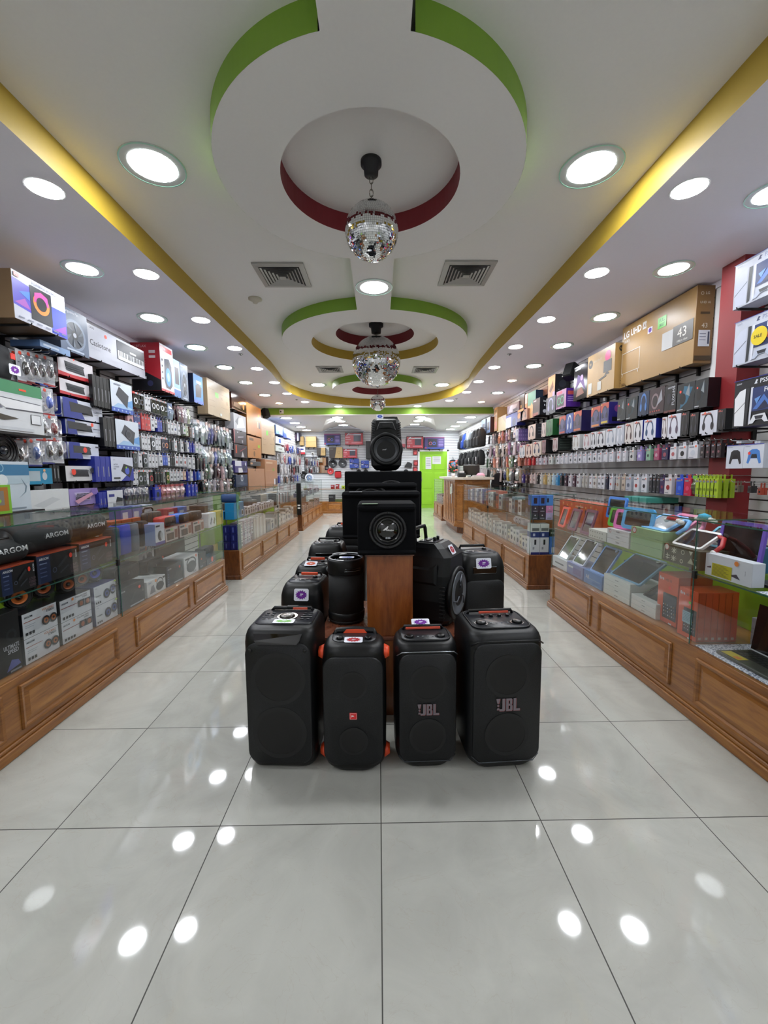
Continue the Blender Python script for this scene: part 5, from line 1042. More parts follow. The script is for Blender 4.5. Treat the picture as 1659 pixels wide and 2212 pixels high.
for k in range(3):
    y, W, z, H = wallput(1, XC, 1430, 1150, 1246, 1360); hh = (z+H-zs1)/3
    carton('tablet_carton', f'pale green tablet carton, {("bottom","middle","top")[k]} of the green stack on the near right shelf', 'box', W-.003, .24, hh-.001, '#9cc294', [('e', .12, .6, .07, None, '#c0483c'), ('e', .12, .6, .05, None, W1)] if k == 2 else [], loc=(XC, y, zs1+k*hh), rz=RZ)
    if k == 2: zgreen = z+H
y, W, z, H = wallput(1, XC, 1512, 1192, 1243, 1431); zx = z+H
xm = [('e', .10, .84, .07, None, '#b83830'), ('e', .10, .84, .055, None, '#e8e4dc')]
for cx, cy in ((.32, .72), (.32, .28)):
    for k in range(4):
        a = math.pi*k/4; dx, dy = math.cos(a)*.085, math.sin(a)*.17; xm.append(('p', [(cx-dx-dy*.06, cy-dy+dx*.1), (cx+dx-dy*.06, cy+dy+dx*.1), (cx+dx+dy*.06, cy+dy-dx*.1), (cx-dx+dy*.06, cy-dy-dx*.1)], '#d8dcc8'))
xm += [('r', .03, .15, .06, .85, '#8f9a80'), ('r', .10, .22, .22, .26, '#d8dcc8'), ('r', .10, .36, .22, .40, '#d8dcc8'), ('r', .14, .15, .16, .5, '#d8dcc8'), ('e', .58, .75, .045, None, '#cfd4c0', .75), ('p', [(.74, .9), (.84, .9), (.79, .68)], '#cfd4c0'), ('p', [(.72, .25), (.80, .55), (.90, .22)], '#aeb49c'), ('e', .56, .25, .04, None, '#cfd4c0', .7), ('r', .86, .5, .95, .53, '#cfd4c0'), ('e', .93, .15, .03, None, '#cfd4c0')]
carton('gift_carton', 'dark green carton patterned with snowflakes and ornaments beside the glass seam', 'box', W-.003, .22, zx-zs1, '#3c4434', xm, loc=(XC, y, zs1), rz=RZ)
tb = [('r', .0, .0, 1, 1, '#e6eaf4'), ('p', [(.04, .38), (.14, .46), (.14, .36), (.05, .34)], '#4a4c5c'), ('p', [(.58, .30), (.70, .38), (.78, .18), (.60, .24)], '#4a4c5c'), ('r', .16, .05, .60, .62, '#cfc832')]+[('r', .19, .55-.055*i, .19+.36*(.7+.3*((i*7) % 3)/2), .565-.055*i, '#6a6a3c') for i in range(9)]+[('e', .70, .84, .045, None, '#ff9a50'), ('t', 'TAB A9', .9, .42, .045, '#7a7e90', .01, None, 1)]
wcarton(1, XC-.015, 1624, 1218, 1300, 1521, .06, 'tablet_carton', 'large white tablet carton with a yellow handwritten note, right of the glass seam', 'box', '#e6eaf4', tb, zmin=zs1)
# kids tablets on the stacks
def rt(px, py, x, z, tilt, w_, h, c, lb, **k): p = rp(px, py, x); return tablet((x, p.y, z), RZ+k.pop('dr', 0), tilt, w_, h, c, lb, **k)
zw = U(1358, 1150, x=XC).z+.002
rt(1325, 1140, XC+.13, zs1+.16, .15, .24, .17, '#3c7ad0', 'tablet in a blue bumper case standing behind the white stack', bz=.02)
rt(1330, 1140, XC+.05, zw+.0, .2, .24, .15, '#4cae2c', 'tablet in a bright green bumper case on the white stack', bz=.026, corner=.03)
rt(1348, 1140, XC+.035, zw+.0, .2, .25, .145, '#dd6cb4', 'tablet in a pink bumper case in front of the green one', bz=.026, corner=.03, dr=.1)
rt(1371, 1150, XC+.02, zgreen-.028, .18, .27, .15, '#4aa2dc', 'tablet in a sky blue bumper case in front of the pink one', bz=.026, corner=.03, dr=.15)
rt(1408, 1150, XC+.03, zgreen+.003, 1.05, .24, .17, '#68b0ea', 'tablet in a light blue case with a curved arm, lying on the green cartons', screen='#a9aeb4', arm='#68b0ea', bz=.02)
rt(1450, 1160, XC+.13, zgreen+.003, .9, .2, .15, '#dc7ca8', 'tablet in a pink case with a pink arm behind the light blue one', arm='#e08cb0', bz=.02)
rt(1478, 1190, XC+.03, zx+.003, .95, .22, .15, '#e6e2e4', 'tablet in a white and red holiday case with a red curved arm', arm='#b3242c', bz=.014, cloth='#eae6e6')
rt(1540, 1180, XC+.16, zx+.004, .85, .22, .16, '#58b0cc', 'tablet in a turquoise holiday case with a turquoise arm', arm='#4aa8c4', bz=.016, cloth='#eae6e6')
for px, x, z, c, lb in ((1452, XC+.07, zx+.125, '#c03038', 'red plush hat with white trim on top of the holiday tablet'), (1520, XC+.2, zx+.14, '#3c9cc0', 'blue plush hat with white trim on the turquoise tablet')):
    p = rp(px, 1150, x); t = thing('plush_hat', lb, 'hat', (x, p.y, z)); mb = MB(); mb.tube([(0, -.06, 0), (0, -.03, .012), (0, .03, .012), (0, .06, 0)], .014, mat('#ece8e6', .95, kind='cloth'), 8); mb.build('fur_trim', t)
    mb = MB(); mb.lathe([(.05, 0.008), (.04, .03), (.0, .04)], mat(c, .9, kind='cloth'), seg=16, sx=.5); mb.build('hat_crown', t); mb = MB(); mb.lathe([(0, -.016), (.014, -.008), (.016, 0), (.014, .008), (0, .016)], mat('#ece8e6', .95, kind='cloth'), (0, -.07, .0), seg=12); mb.build('pompom', t)
rt(1588, 1195, XC+.14, zs1+.0, .12, .26, .27, '#7458c0', 'large tablet in a purple bumper case standing behind the white carton', bz=.018)
wcarton(1, XC+.22, 1628, 1185, 1240, 1560, .1, 'tablet_carton', 'teal blue carton stack behind the purple tablet', 'box', '#2f7090', lines(.0, 1, (.2, .4, .6, .8), '#1e5570'), zmin=zs1)
# monitor and lower laptop at the right edge
t = thing('laptop', 'open black laptop on the upper right shelf at the frame edge', 'laptop', (XC+.14, 1.72, zs1)); mb = MB(); mb.box(-.09, .12, -.15, .15, 0, .018, mat('#1a1b1e', .4), .004); mb.build('keyboard_base', t); mb = MB(); mb.box(.10, .112, -.15, .15, .018, .25, mat('#0b0b0d', .12, coat=.4), .003); mb.build('screen_lid', t)
t = thing('laptop', 'open black laptop with grey green keyboard on the lower deck at the right', 'laptop', (XC+.0, 1.80, RZB+.004)); mb = MB(); mb.box(-.01, .22, -.17, .17, 0, .016, mat('#35382f', .4), .004)
for i in range(5):
    for j in range(13): mb.box(.06+.026*i, .082+.026*i, -.155+.024*j, -.135+.024*j, .016, .0185, mat('#1c1e1b', .5))
mb.box(.0, .045, -.06, .04, .016, .0165, mat('#2c2f28', .3)); mb.build('keyboard_base', t)
mb = MB(); mb.box(0, .008, -.17, .17, 0, .235, mat('#060607', .08, coat=.6), .002); mb.box(-.0012, 0, -.165, .165, .0, .006, mat('#c0c4c8', .3)); sc_ = mb.build('screen_lid', t); sc_.location = (.165, 0, .017); sc_.rotation_euler = (0, .12, 0)
mb = MB(); mb.box(.0, .05, .05, .15, .0168, .0175, P('#d8c640')); mb.box(.005, .03, .06, .09, .0176, .018, P('#e88a30')); mb.build('price_sticker', t)
t = thing('computer_mouse', 'pale pink computer mouse on the lace runner in front of the laptop', 'mouse', (XC+.015, 1.66, RZB+.004)); mb = MB(); mb.lathe([(.0, .028), (.018, .026), (.028, .015), (.03, .0)], mat('#e6a8b8', .35), seg=24, sy=1.6); mb.build('shell', t); mb = MB(); mb.cyl((0, .022, .026), .004, .003, RUB); mb.build('wheel', t)
m, nt, b = newmat('lace'); tc = node(nt, 'ShaderNodeTexCoord'); v = node(nt, 'ShaderNodeTexVoronoi', i_Scale=70., feature='DISTANCE_TO_EDGE'); nt.links.new(tc.outputs['Object'], v.inputs['Vector']); r = node(nt, 'ShaderNodeValToRGB'); e = r.color_ramp.elements
e[0].color = lin('#d4d8e4')+(1,); e[0].position = .10; e[1].color = lin('#5a6480')+(1,); e[1].position = .2; nt.links.new(v.outputs['Distance'], r.inputs[0]); nt.links.new(r.outputs[0], b.inputs['Base Color'])
mb = MB(); mb.box(RXF+.02, 2.1, .2, 2.07, RZB+.0005, RZB+.003, 'lace'); tag(mb.build('lace_runner'), 'white and blue lace runner lining the right end of the lower deck', 'cloth')
mb = MB(); mb.box(RXF+.02, 2.1, .2, 1.75, RZS+.0005, RZS+.0008, 'lace'); tag(mb.build('lace_runner'), 'white and blue lace runner on the upper shelf at the right edge', 'cloth')
# lower deck, left of the seam
fire = lambda note, dot: bfill('#e2562a')+[('t', 'fire', .06, .86, .07, W1, .02, .3), ('t', 'HD 10', .38, .86, .05, '#5c2a1c', .01, .3), ('e', .6, .74, .06, None, dot), ('r', .30, .10, .98, .62, '#1d1f24'), ('r', .34, .14, .94, .58, '#3b4050')]+[('e', .40+.1*(i % 6), .18+.07*(i//6), .022, None, ('#c8cdd8', '#6a7488', '#e8ecf4', '#b08838')[i % 4]) for i in range(24)]+([('r', .34, .32, .86, .56, '#9cc4d4')]+[('r', .38, .52-.03*i, .8, .528-.03*i, '#5c7c90') for i in range(6)] if note else [])+[('r', .7, .02, .85, .05, W1)]
wcarton(1, XC+.03, 1463, 1248, 1376, 1419, .20, 'tablet_carton', 'tall orange tablet carton with app icons, lower deck left of the front one', 'box', '#d84e24', fire(False, '#ff3c30'), zmin=RZB+.001)
wcarton(1, XC-.01, 1506, 1280, 1392, 1464, .22, 'tablet_carton', 'orange tablet carton with a pale blue note, at the glass seam on the lower deck', 'box', '#d84e24', fire(True, '#78e030'), S=[('r', .02+.16*i, .02, .03+.16*i, .98, '#8c2c16') for i in range(6)]+[('r', .05+.16*i, .05, .12+.16*i, .10, '#e0b0a0') for i in range(6)], zmin=RZB+.001)
for k in range(5): carton('adapter_carton', f'thin white and red carton, {NTH[k]} from the bottom of the pile behind the laptop', 'box', .13, .1, .028, '#c8c4c8', [('r', 0, .0, 1, .25, '#a02830')], R=[('r', 0, 0, 1, .25, '#a02830')], loc=(XC+.33, 1.98, RZB+.002+k*.029), rz=0, group='white and red cartons')
def flat(px, yt, yb, fpx, n, col, lb, D=.2, F=(), T=()):
    y, W, z, H = wallput(1, XC, px, yt, yb, fpx); hh = (z+H-RZB-.001)/n
    for k in range(n): carton('tablet_carton', lb if n == 1 else f'{NTH[k]} from the bottom: {lb}', 'box', W-.003, D, hh-.0008, col, F, T=T, loc=(XC, y, RZB+.001+k*hh), rz=RZ)
    return y, W, RZB+.001+hh*n
a1 = flat(1224, 1213, 1232, 1193, 1, '#e4e8ec', 'small white tablet carton at the far end of the lower deck', F=[('r', .2, .4, .8, .55, '#6a6e78')])
a2 = flat(1259, 1227, 1257, 1224, 1, '#8a90c4', 'lavender tablet carton under the clear cased tablet', F=[('r', .1, .6, .4, .75, W1), ('r', .4, .2, .9, .7, '#7a6ca8')])
a3 = flat(1300, 1246, 1281, 1260, 1, '#5c8cd0', 'blue tablet carton under the orange reflecting tablet', F=[('t', 'A8', .12, .4, .3, W1, .02), ('r', .3, .42, .9, .5, '#8cb0e0')])
a4 = flat(1360, 1262, 1326, 1302, 4, '#dfe8e6', 'white flat tablet carton in the stack below the big tablet', .24, F=[('r', .45, .45, .58, .6, '#8a9094')])
a5 = flat(1416, 1306, 1356, 1361, 3, '#e2e8e8', 'white flat carton beside the orange tablet cartons', .2, F=[('r', .45, .45, .58, .6, '#8a9094')])
tablet((XC+.02, a1[0], a1[2]), RZ, .55, .19, .24, '#c4ccd0', 'tablet in a pale grey clear case at the far end of the lower deck', bz=.012, badge='#d8e4c8')
tablet((XC+.02, a2[0], a2[2]), RZ, .55, .20, .25, '#b8bccc', 'tablet in a lilac clear case, second on the lower deck', bz=.014, badge='#dfe8d8')
tablet((XC+.02, a3[0]-.02, a3[2]), RZ, .55, .22, .24, '#6c98d8', 'tablet in a blue and clear case, third on the lower deck', bz=.014, badge='#9cbcec')
tablet((XC+.03, a4[0]-.03, a4[2]), RZ+.05, .9, .33, .25, '#5a94b8', 'large dark tablet in a teal blue case lying back on the white stack', bz=.014, badge='#dfe8e0')
tablet((XC+.05, a5[0], a5[2]), RZ, 1.0, .18, .18, '#2a2c30', 'black tablet lying on the white cartons beside the orange ones', bz=.010)
t = thing('display_tube', 'blue printed sleeve standing behind the lower tablets', 'box', (XC+.30, 2.95, RZB+.001), 0); mb = MB(); mb.box(-.02, .02, -.3, .3, 0, .20, P('#2c3c60'), .004); mb.build('sleeve', t)

# ---------------- middle right case: end wall of cartons seen through the end glass
XD = 1.665
def endbox(i, k, x, z, w_, h, c, F, lb, nm='small_carton'): return carton(nm, lb, 'box', w_-.002, .12, h-.001, c, F, loc=(x+w_/2, 4.435, z), group=None)
for i in range(3):
    endbox(i, 0, XD+.078*i, zs1+.155, .077, .115, '#3c78d0' if i < 2 else '#4c94e0', [('r', .25, .2, .75, .75, '#1c2030')] if i < 2 else [('r', .1, .3, .35, .7, '#1c2030')], f'bright blue carton, {("left","middle","right")[i]} of the top row behind the end glass')
    for k in range(2): endbox(i, k, XD+.078*i, zs1+.077*k, .077, .077, '#353a46' if i < 2 else ('#d890c0' if k == 1 else '#b8b4dc'), [('e', .5, .65, .1, None, '#c8ccd4'), ('r', .2, .15, .8, .3, '#8a8f9c')], f'{("slate grey","slate grey","pink and lilac")[i]} carton, {("left","middle","right")[i]} column {("lower","upper")[k]}, right end glass')
zr = RZB+.001
for i in range(2):
    endbox(i, 0, XD+.10*i, zr, .099, .19, '#e2e6ec', [('r', 0, 0, 1, .14, '#28307c'), ('r', .38, .58, .6, .88, '#202430'), ('r', .2, .3, .4, .45, '#a0a4b0')], f'{("left","right")[i]} white carton with small dark phone picture, behind the end glass')
    endbox(i, 1, XD+.10*i, zr+.19, .099, .06, '#2c3c80', [('r', .2, .25, .45, .75, '#c8d0e8')], f'{("left","right")[i]} navy and pale carton above the white phone cartons')
    endbox(i, 2, XD+.10*i, zr+.25, .099, .09, '#d4dcd8', [('r', .1, .15, .9, .5, '#6a7070')], f'{("left","right")[i]} pale grey carton at the top of the lower end stack')
endbox(0, 0, XD+.205, zr, .06, .20, '#3c78c8', [('r', .4, .1, .9, .4, W1)], 'blue carton at the right of the lower end stack')
endbox(0, 0, XD+.205, zr+.20, .06, .08, '#26342c', [('r', .2, .4, .8, .6, '#aab8b0')], 'dark green carton on the blue one at the end stack')
XE = 1.70
shelf_run(1, XE, 4.62, 5.6, RZS, ['#5a4c44', '#4c5040', '#d8dad8', '#5c4438', '#8fa8b0', '#dcdcd8'], (.10, .14), (.17, .25), (.12, .14), 'gadget_carton', 'box on the middle right shelf', 'box', 'cartons on the middle right shelf')
shelf_run(1, XE, 5.65, 6.6, RZS, ['#b8c4c4', '#c85a34', '#3c3430', '#cfd8d4'], (.10, .16), (.2, .26), (.12, .14), 'tall_carton', 'box past the joint, middle right shelf', 'box', 'tall cartons on the middle right shelf')
shelf_run(1, XE, 6.65, 7.85, RZS, ['#5a5490', '#dfe2ea', '#c8a8a4', '#3c3c5c'], (.06, .10), (.18, .24), (.12, .14), 'slim_carton', 'slim carton at the far end, middle right shelf', 'box', 'slim cartons on the middle right shelf')
shelf_run(1, XE, 4.62, 5.35, RZB, ['#dcdad0', '#e4e2da', '#e0d8b8', '#cfc8cc'], (.08, .12), (.14, .22), (.12, .14), 'white_carton', 'cream carton on the middle right lower deck', 'box', 'cream cartons on the middle right lower deck')
shelf_run(1, XE, 5.4, 6.1, RZB, ['#d4d2cc', '#b8b2a8', '#dfdcd6'], (.09, .13), (.10, .26), (.12, .14), 'white_carton', 'mid case cream carton, middle right lower deck', 'box', 'cream cartons past the joint')
shelf_run(1, XE, 6.15, 7.8, RZB, ['#dfd8cc', '#c4b4a4', '#e4e0d8', '#cdbdb0'], (.08, .11), (.18, .24), (.12, .14), 'beige_carton', 'far cream carton, middle right lower deck', 'box', 'beige cartons at the far end of the lower deck')
t = thing('gadget', 'grey toy blaster shaped gadget lying on the cream cartons', 'gadget', (XE+.14, 5.25, RZB+.23)); mb = MB(); mb.lathe([(.035, -.2), (.045, -.18), (.045, .18), (.035, .2)], mat('#b4acb0', .4), (0, 0, .046), 'y', 24)
mb.build('body', t); mb = MB(); mb.ring((-.046, -.06, .046), .02, .032, mat('#4a3038', .4), 'x', 24, .004); mb.ring((-.046, .06, .046), .02, .032, mat('#4a3038', .4), 'x', 24, .004); mb.build('round_vent', t)
shelf_run(1, 1.72, 10.85, 12.2, .42, ['#8a5040', '#c8b0a0', '#5c4a40', '#b89080'], (.10, .14), (.16, .26), (.14, .16), 'brown_carton', 'small carton in the case beside the green door', 'box', 'cartons in the case by the door')
# ================================================================ SIDE WALLS
def arms(side, y0, y1, z, xf, n, what):
    """black slat wall arms carrying a carton"""
    xw = XL if side < 0 else XR
    for i in range(n):
        y = y0+(y1-y0)*(i+.5)/n if n > 1 else (y0+y1)/2
        mb = MB(); a, b = sorted((xw+side*-.001, xf+side*.0)); mb.box(a, b, y-.006, y+.006, z-.014, z-.0008, DARKM)
        xx = sorted((xw+side*-.001, xw+side*-.03)); mb.box(xx[0], xx[1], y-.008, y+.008, z-.075, z+.0-.001, DARKM)
        mb.tube([(xf, y, z-.007), (xf-side*.012, y, z-.005), (xf-side*.016, y, z+.006)], .004, DARKM, 6)
        tag(mb.build('shelf_arm'), f'{NTH[i]} black arm under the {what}', 'bracket', f'arms under the {what}'[:60])
def wc(side, xf, npx, yt, yb, fpx, D, name, label, col, F=(), S=(), n=2, group=None, T=(), cat='box', **kw):
    o = wcarton(side, xf, npx, yt, yb, fpx, D, name, label, cat, col, F, S, T, group, zmax=2.845, **kw)
    y, W, z, H = wallput(side, xf, npx, yt, yb, fpx)
    if kw.get('zmin') is not None: z = kw['zmin']
    if n: arms(side, y-W/2, y+W/2, z, xf, n, ' '.join(label.split()[:11]).rstrip(','))
    return o
# ---------------- left wall, large goods
party = bfill('#c6c8d4')+[('p', [(.0, .30), (.30, .25), (.30, .80), (.0, .85)], '#5a4fc8'), ('p', [(.68, .02), (1, .0), (1, .62), (.68, .62)], '#4a58cc'), ('p', [(.02, .35), (.2, .5), (.3, .3)], '#b060c0'), ('p', [(.1, .6), (.3, .7), (.28, .5)], '#4a88e0'), ('p', [(.72, .1), (.98, .3), (.98, .1)], '#9a4fc8'), ('r', .30, .14, .70, .86, '#24262c'),
    ('e', .50, .54, .155, None, '#f28a3a'), ('p', [(.36, .54), (.64, .54), (.62, .74), (.50, .80), (.38, .74)], '#e24aa0'), ('e', .50, .54, .10, None, '#1c1d22'), ('t', 'POWERFUL BIG', .34, .89, .06, '#5a5c70', .01, .34), ('t', 'BASS', .70, .89, .06, '#5a5c70', .01), ('r', .03, .88, .12, .97, '#e04a38'), ('t', 'JBL', .04, .90, .045, W1, .02, .07)]+[('r', .06+.16*i, .06, .16+.16*i, .085, '#8a8ea0') for i in range(6)]
wc(-1, -2.42, 27, 581, 684, 138, .36, 'speaker_carton', 'large carton with a colour ring speaker picture on the left wall, nearest the camera', '#8a6f52', party, S=bfill('#8c7050')+[('r', .1, .9, .3, .93, '#5c4630')])
fan = bfill('#55647e')+[('t', 'Rechargeable Fan', .04, .88, .08, '#c8ccd8', .01, .9), ('e', .5, .42, .40, .36, '#7c8ba4'), ('e', .5, .42, .35, .32, '#39404c'), ('e', .5, .42, .35, .32, '#8c99ae', .93), ('e', .5, .42, .12, .11, '#20242c'), ('e', .5, .42, .06, .055, '#b8bcc8'), ('r', .2, .04, .8, .08, '#b8c4d8')]+[('p', [(.5+.12*math.cos(a), .42+.11*math.sin(a)), (.5+.33*math.cos(a+.25), .42+.30*math.sin(a+.25)), (.5+.33*math.cos(a+.6), .42+.30*math.sin(a+.6))], '#5c6674') for a in [math.pi*k/3 for k in range(6)]]
wc(-1, -2.56, 128, 655, 750, 188, .20, 'fan_carton', 'slate blue carton picturing a round fan, right of the colour ring speaker carton', '#3c4658', fan)
wc(-1, -2.50, 86, 733, 747, 150, .22, 'flat_carton', 'flat blue carton lying under the fan carton', '#4c6c9c', bfill('#7a98c0')+[('r', .1, .3, .6, .6, '#c8d8ec')])
cas = bfill('#b6b8c4')+[('t', 'CASIO', .03, .88, .06, '#2a2c34', .02, .14), ('t', 'Casiotone', .03, .40, .17, '#101116', .01, .38), ('e', .28, .83, .02, None, '#ff5a40'), ('t', 'CT-S1 61 KEYS', .04, .28, .05, '#9a9cac', .0, .3), ('r', .46, .30, .99, .92, '#26272d'), ('r', .47, .60, .98, .90, '#33353d'), ('r', .70, .66, .82, .72, '#e8e8ec'), ('r', .475, .32, .98, .60, '#eceef2')]+[('r', .49+.0165*i, .42, .498+.0165*i, .60, '#17181c') for i in range(29) if i % 7 not in (2, 6)]+[('r', .0, .0, 1, .02, '#b8bac8')]
wc(-1, -2.60, 189, 697, 769, 309, .18, 'keyboard_carton', 'long white carton picturing a piano keyboard, high on the left wall', '#cfd1de', cas, n=3)
rs = bfill('#e2e0e8')+[('r', .04, .86, .92, .96, '#c0262e'), ('t', 'Coby', .2, .88, .06, W1, .02), ('p', [(.30, .70), (.66, .74), (.84, .60), (.86, .18), (.66, .08), (.36, .10), (.26, .24)], '#3c4050'), ('e', .56, .34, .20, .20, '#4a9ae0'), ('e', .56, .34, .10, .10, '#a8d4f4'), ('e', .56, .60, .10, .07, '#202228'), ('r', .0, .0, 1, .05, '#d84a50')]+[('r', .08, .25+.13*i, .16, .29+.13*i, '#2a2c34') for i in range(4)]
wc(-1, -2.50, 346.5, 741, 842, 374, .33, 'speaker_carton', 'red sided carton picturing a blue lit speaker, high on the left wall', '#a01c28', rs, S=bfill('#a81f2c')+[('p', [(0, 0), (1, 0), (1, .22), (.5, .38), (0, .34)], '#16171e'), ('r', .62, .78, .84, .84, '#d8c8cc'), ('r', .62, .68, .84, .73, '#d8c8cc'), ('t', '11BTLAX', .1, .90, .05, '#e0b0b4', .01, .5), ('e', .62, .15, .10, None, '#2c2e50'), ('r', .1, .26, .5, .29, W1)]+lines(.1, .5, (.45, .5, .55, .6, .65), '#c86068'), n=3)
wc(-1, -2.50, 375, 775, 855, 389, .22, 'speaker_carton', 'pale blue carton with a black tower picture, right of the red sided carton', '#8fb0dc', bfill('#8fb6e4')+[('r', .2, .35, .8, .8, '#3a3238'), ('r', 0, 0, 1, .2, '#4a78c0'), ('r', 0, .2, 1, .24, W1)])
wc(-1, -2.50, 390, 783, 862, 406, .22, 'fan_carton', 'second slate blue fan carton, farther along the left wall', '#3c4658', fan)
wc(-1, -2.50, 418, 806, 868, 438, .24, 'speaker_carton', 'bright blue carton picturing a black boombox, before the brown television carton', '#17203c', bfill('#3f8fdc')+[('p', [(.2, .2), (.75, .25), (.85, .6), (.5, .72), (.2, .6)], '#3c3038'), ('r', .3, .7, .8, .8, W1), ('r', 0, 0, 1, .12, '#5c7cd8')], S=bfill('#141c38'))
tvd = lambda c: [('t', 'TCL', .56, .55, .07, c, .02, .16), ('r', .32, .56, .46, .70, '#7ee84a'), ('r', .84, .46, .88, .56, c)]+lines(.06, .3, (.74, .42, .26), c, .006)+lines(.55, .9, (.7, .32, .86), c, .006)
wc(-1, -2.60, 448, 816, 893, 495.5, .16, 'television_carton', 'large tan television carton with a green label, high on the left wall', '#b49c7c', bfill('#b8a282')+tvd('#8c7458')+[('r', .5, .06, .58, .13, '#d8dcd8')], n=3)
wc(-1, -2.62, 500, 846, 881, 531, .16, 'television_carton', 'dark glossy carton with a yellow spot beside the tan television carton', GL('#3a2018'), [('e', .8, .4, .06, .2, '#c8902c'), ('r', 0, 0, 1, .06, '#6a3c20'), ('p', [(.1, .2), (.6, .15), (.5, .5), (.15, .45)], '#4c3a20')], S=(), n=2)
wc(-1, -2.62, 533, 868, 936, 564, .18, 'television_carton', 'upper orange brown television carton on the left wall under the warm lamp', '#c08448', bfill('#c48a4c')+[('r', .76, .66, .84, .76, '#9ac838'), ('r', .68, .30, .76, .50, '#e0c8a0'), ('r', .78, .28, .90, .50, '#4c3a30')], n=3)
wc(-1, -2.62, 535, 940, 988, 564, .18, 'television_carton', 'lower orange brown television carton with a dark square mark', '#b87c48', bfill('#bc8450')+[('r', .12, .80, .42, .92, '#6a5038'), ('r', .74, .52, .90, .66, '#9ac838'), ('r', .35, .4, .6, .43, '#7c5c3c'), ('e', .45, .2, .06, None, '#7c5c3c')], n=2)
wc(-1, -2.64, 565, 903, 979, 594, .18, 'television_carton', 'tall beige television carton right of the orange brown ones', '#bfa686', bfill('#c2ab8a')+tvd('#86705a'), n=4)
wc(-1, -2.56, 537, 1012, 1062, 572, .20, 'television_carton', 'plain brown carton standing low behind the middle left counter', '#b48460', [('e', .4, .94, .02, None, '#3c2c20')]+lines(.0, 1., (.1,), '#a87a58', .004), n=2)
wc(-1, -2.56, 573, 992, 1056, 599, .20, 'television_carton', 'brown television carton with barcode label standing low beside the plain one', '#b48460', [('r', .70, .12, .80, .32, W1), ('r', .82, .10, .98, .33, '#3a3038'), ('r', .6, .60, .74, .70, '#8ca84a'), ('r', .08, .86, .6, .92, '#d8b898')]+lines(.1, .6, (.2, .62), '#c8a080', .008), n=2)
wc(-1, -2.55, 541, 996, 1006, 563, .18, 'flat_carton', 'flat dark grey carton between the brown television cartons', '#4c4a4a', [('r', .0, .3, .2, .7, '#c89a70')], n=1)
for (n, f, yt, yb, c, F, lb) in (
 (505, 531, 891, 927, '#b8b8c0', [('p', [(.2, .1), (.9, .3), (.7, .9), (.3, .7)], '#e4e6ec'), ('p', [(.1, .5), (.4, .9), (.3, .3)], '#6a6c74')], 'silver foil carton under the dark glossy one'),
 (505, 532, 926, 956, '#2c1c24', [('r', .0, .0, .06, 1, '#b04850'), ('t', 'havit', .25, .78, .1, W1, .02, .25), ('p', [(.3, .5), (.75, .6), (.75, .55), (.3, .42)], '#c0b8c4'), ('r', .6, .1, .7, .3, '#a8a4ac')], 'upper dark maroon microphone carton'),
 (506, 534, 958, 987, '#2c1c24', [('r', .1, .3, .2, .9, '#c8502c'), ('p', [(.5, .05), (.62, .5), (.74, .05)], '#d8d4d8'), ('p', [(.4, .5), (.9, .85), (.88, .8), (.42, .44)], '#a8404c')], 'lower dark maroon carton with tripod picture'),
 (508, 534, 995, 1021, '#4a4080', [('r', .0, .55, .5, 1, '#dfe0ea'), ('r', .25, .0, .6, .42, '#e8e6ec'), ('e', .75, .4, .2, .3, '#2c2a54'), ('e', .85, .75, .05, None, W1)], 'violet and white carton low on the left wall'),
 (510, 535, 1026, 1053, '#203050', [('e', .5, .7, .1, None, W1), ('e', .5, .7, .06, None, '#203050'), ('p', [(.1, .3), (.5, .5), (.9, .2), (.5, .1)], '#3a4868')], 'dark blue tripod carton lowest on the left wall')):
    wc(-1, -2.56, n, yt, yb, f, .16, 'gadget_carton', lb, c, F, n=1)
wc(-1, -2.60, 596, 917, 936, 611, .16, 'tablet_carton', 'blue and white carton high on the far left wall', '#5c84c8', [('r', .45, .1, .9, .9, W1), ('r', .5, .3, .85, .7, '#b8c8dc')], n=1)
wc(-1, -2.60, 612, 924, 944, 629, .16, 'tablet_carton', 'second blue and white carton high on the far left wall', '#3c58b0', [('r', .4, .1, .95, .95, W1), ('r', .1, .5, .35, .9, '#8cb0e0')], n=1)
wc(-1, -2.60, 596, 942, 957, 613, .14, 'tablet_carton', 'white carton with blue square under the first blue carton', '#dfe4ee', [('r', .35, .2, .6, .8, '#4a70c8')], n=1)
wc(-1, -2.60, 596, 962, 974, 614, .14, 'tablet_carton', 'pale green grey carton lower on the far left wall', '#c8d0cc', [('r', .3, .4, .7, .6, '#8a9490')], n=1)
# ---------------- left wall near the camera
t = thing('portable_speaker', 'large black portable speaker with red badge and purple price sticker, left wall shelf', 'speaker', (0, 0, 0))
a = U(0, 722, x=-2.50); b = U(47, 826, x=-2.50); zt_, zb_ = U(40, 752, x=-2.5).z, b.z; y0, y1 = 2.35, b.y+.02; mb = MB()
mb.loft([[(-2.66+.14*q*c_-.0, (y0+y1)/2+(y1-y0)/2*s_*q, z) for c_, s_ in [(math.copysign(abs(math.cos(k*math.pi/12))**.5, math.cos(k*math.pi/12)), math.copysign(abs(math.sin(k*math.pi/12))**.35, math.sin(k*math.pi/12))) for k in range(24)]] for z, q in ((zb_, .86), (zb_+.01, .95), (zb_+.06, 1), (zt_-.05, 1), (zt_-.01, .96), (zt_, .88))], mat('#14161a', .7, kind='cloth')); mb.build('fabric_body', t)
p = U(28, 770, x=-2.515); mb = MB(); mb.box(-2.520, -2.514, p.y-.018, p.y+.018, p.z-.02, p.z+.02, mat('#d8342c', .4), .001); mb.build('brand_badge', t)
p = U(31, 799, x=-2.515); sticker(t, (-2.512, p.y-.045, p.z-.035), (0, .09, 0), (0, 0, .07), (1, 0, 0), '#7a1fa8')
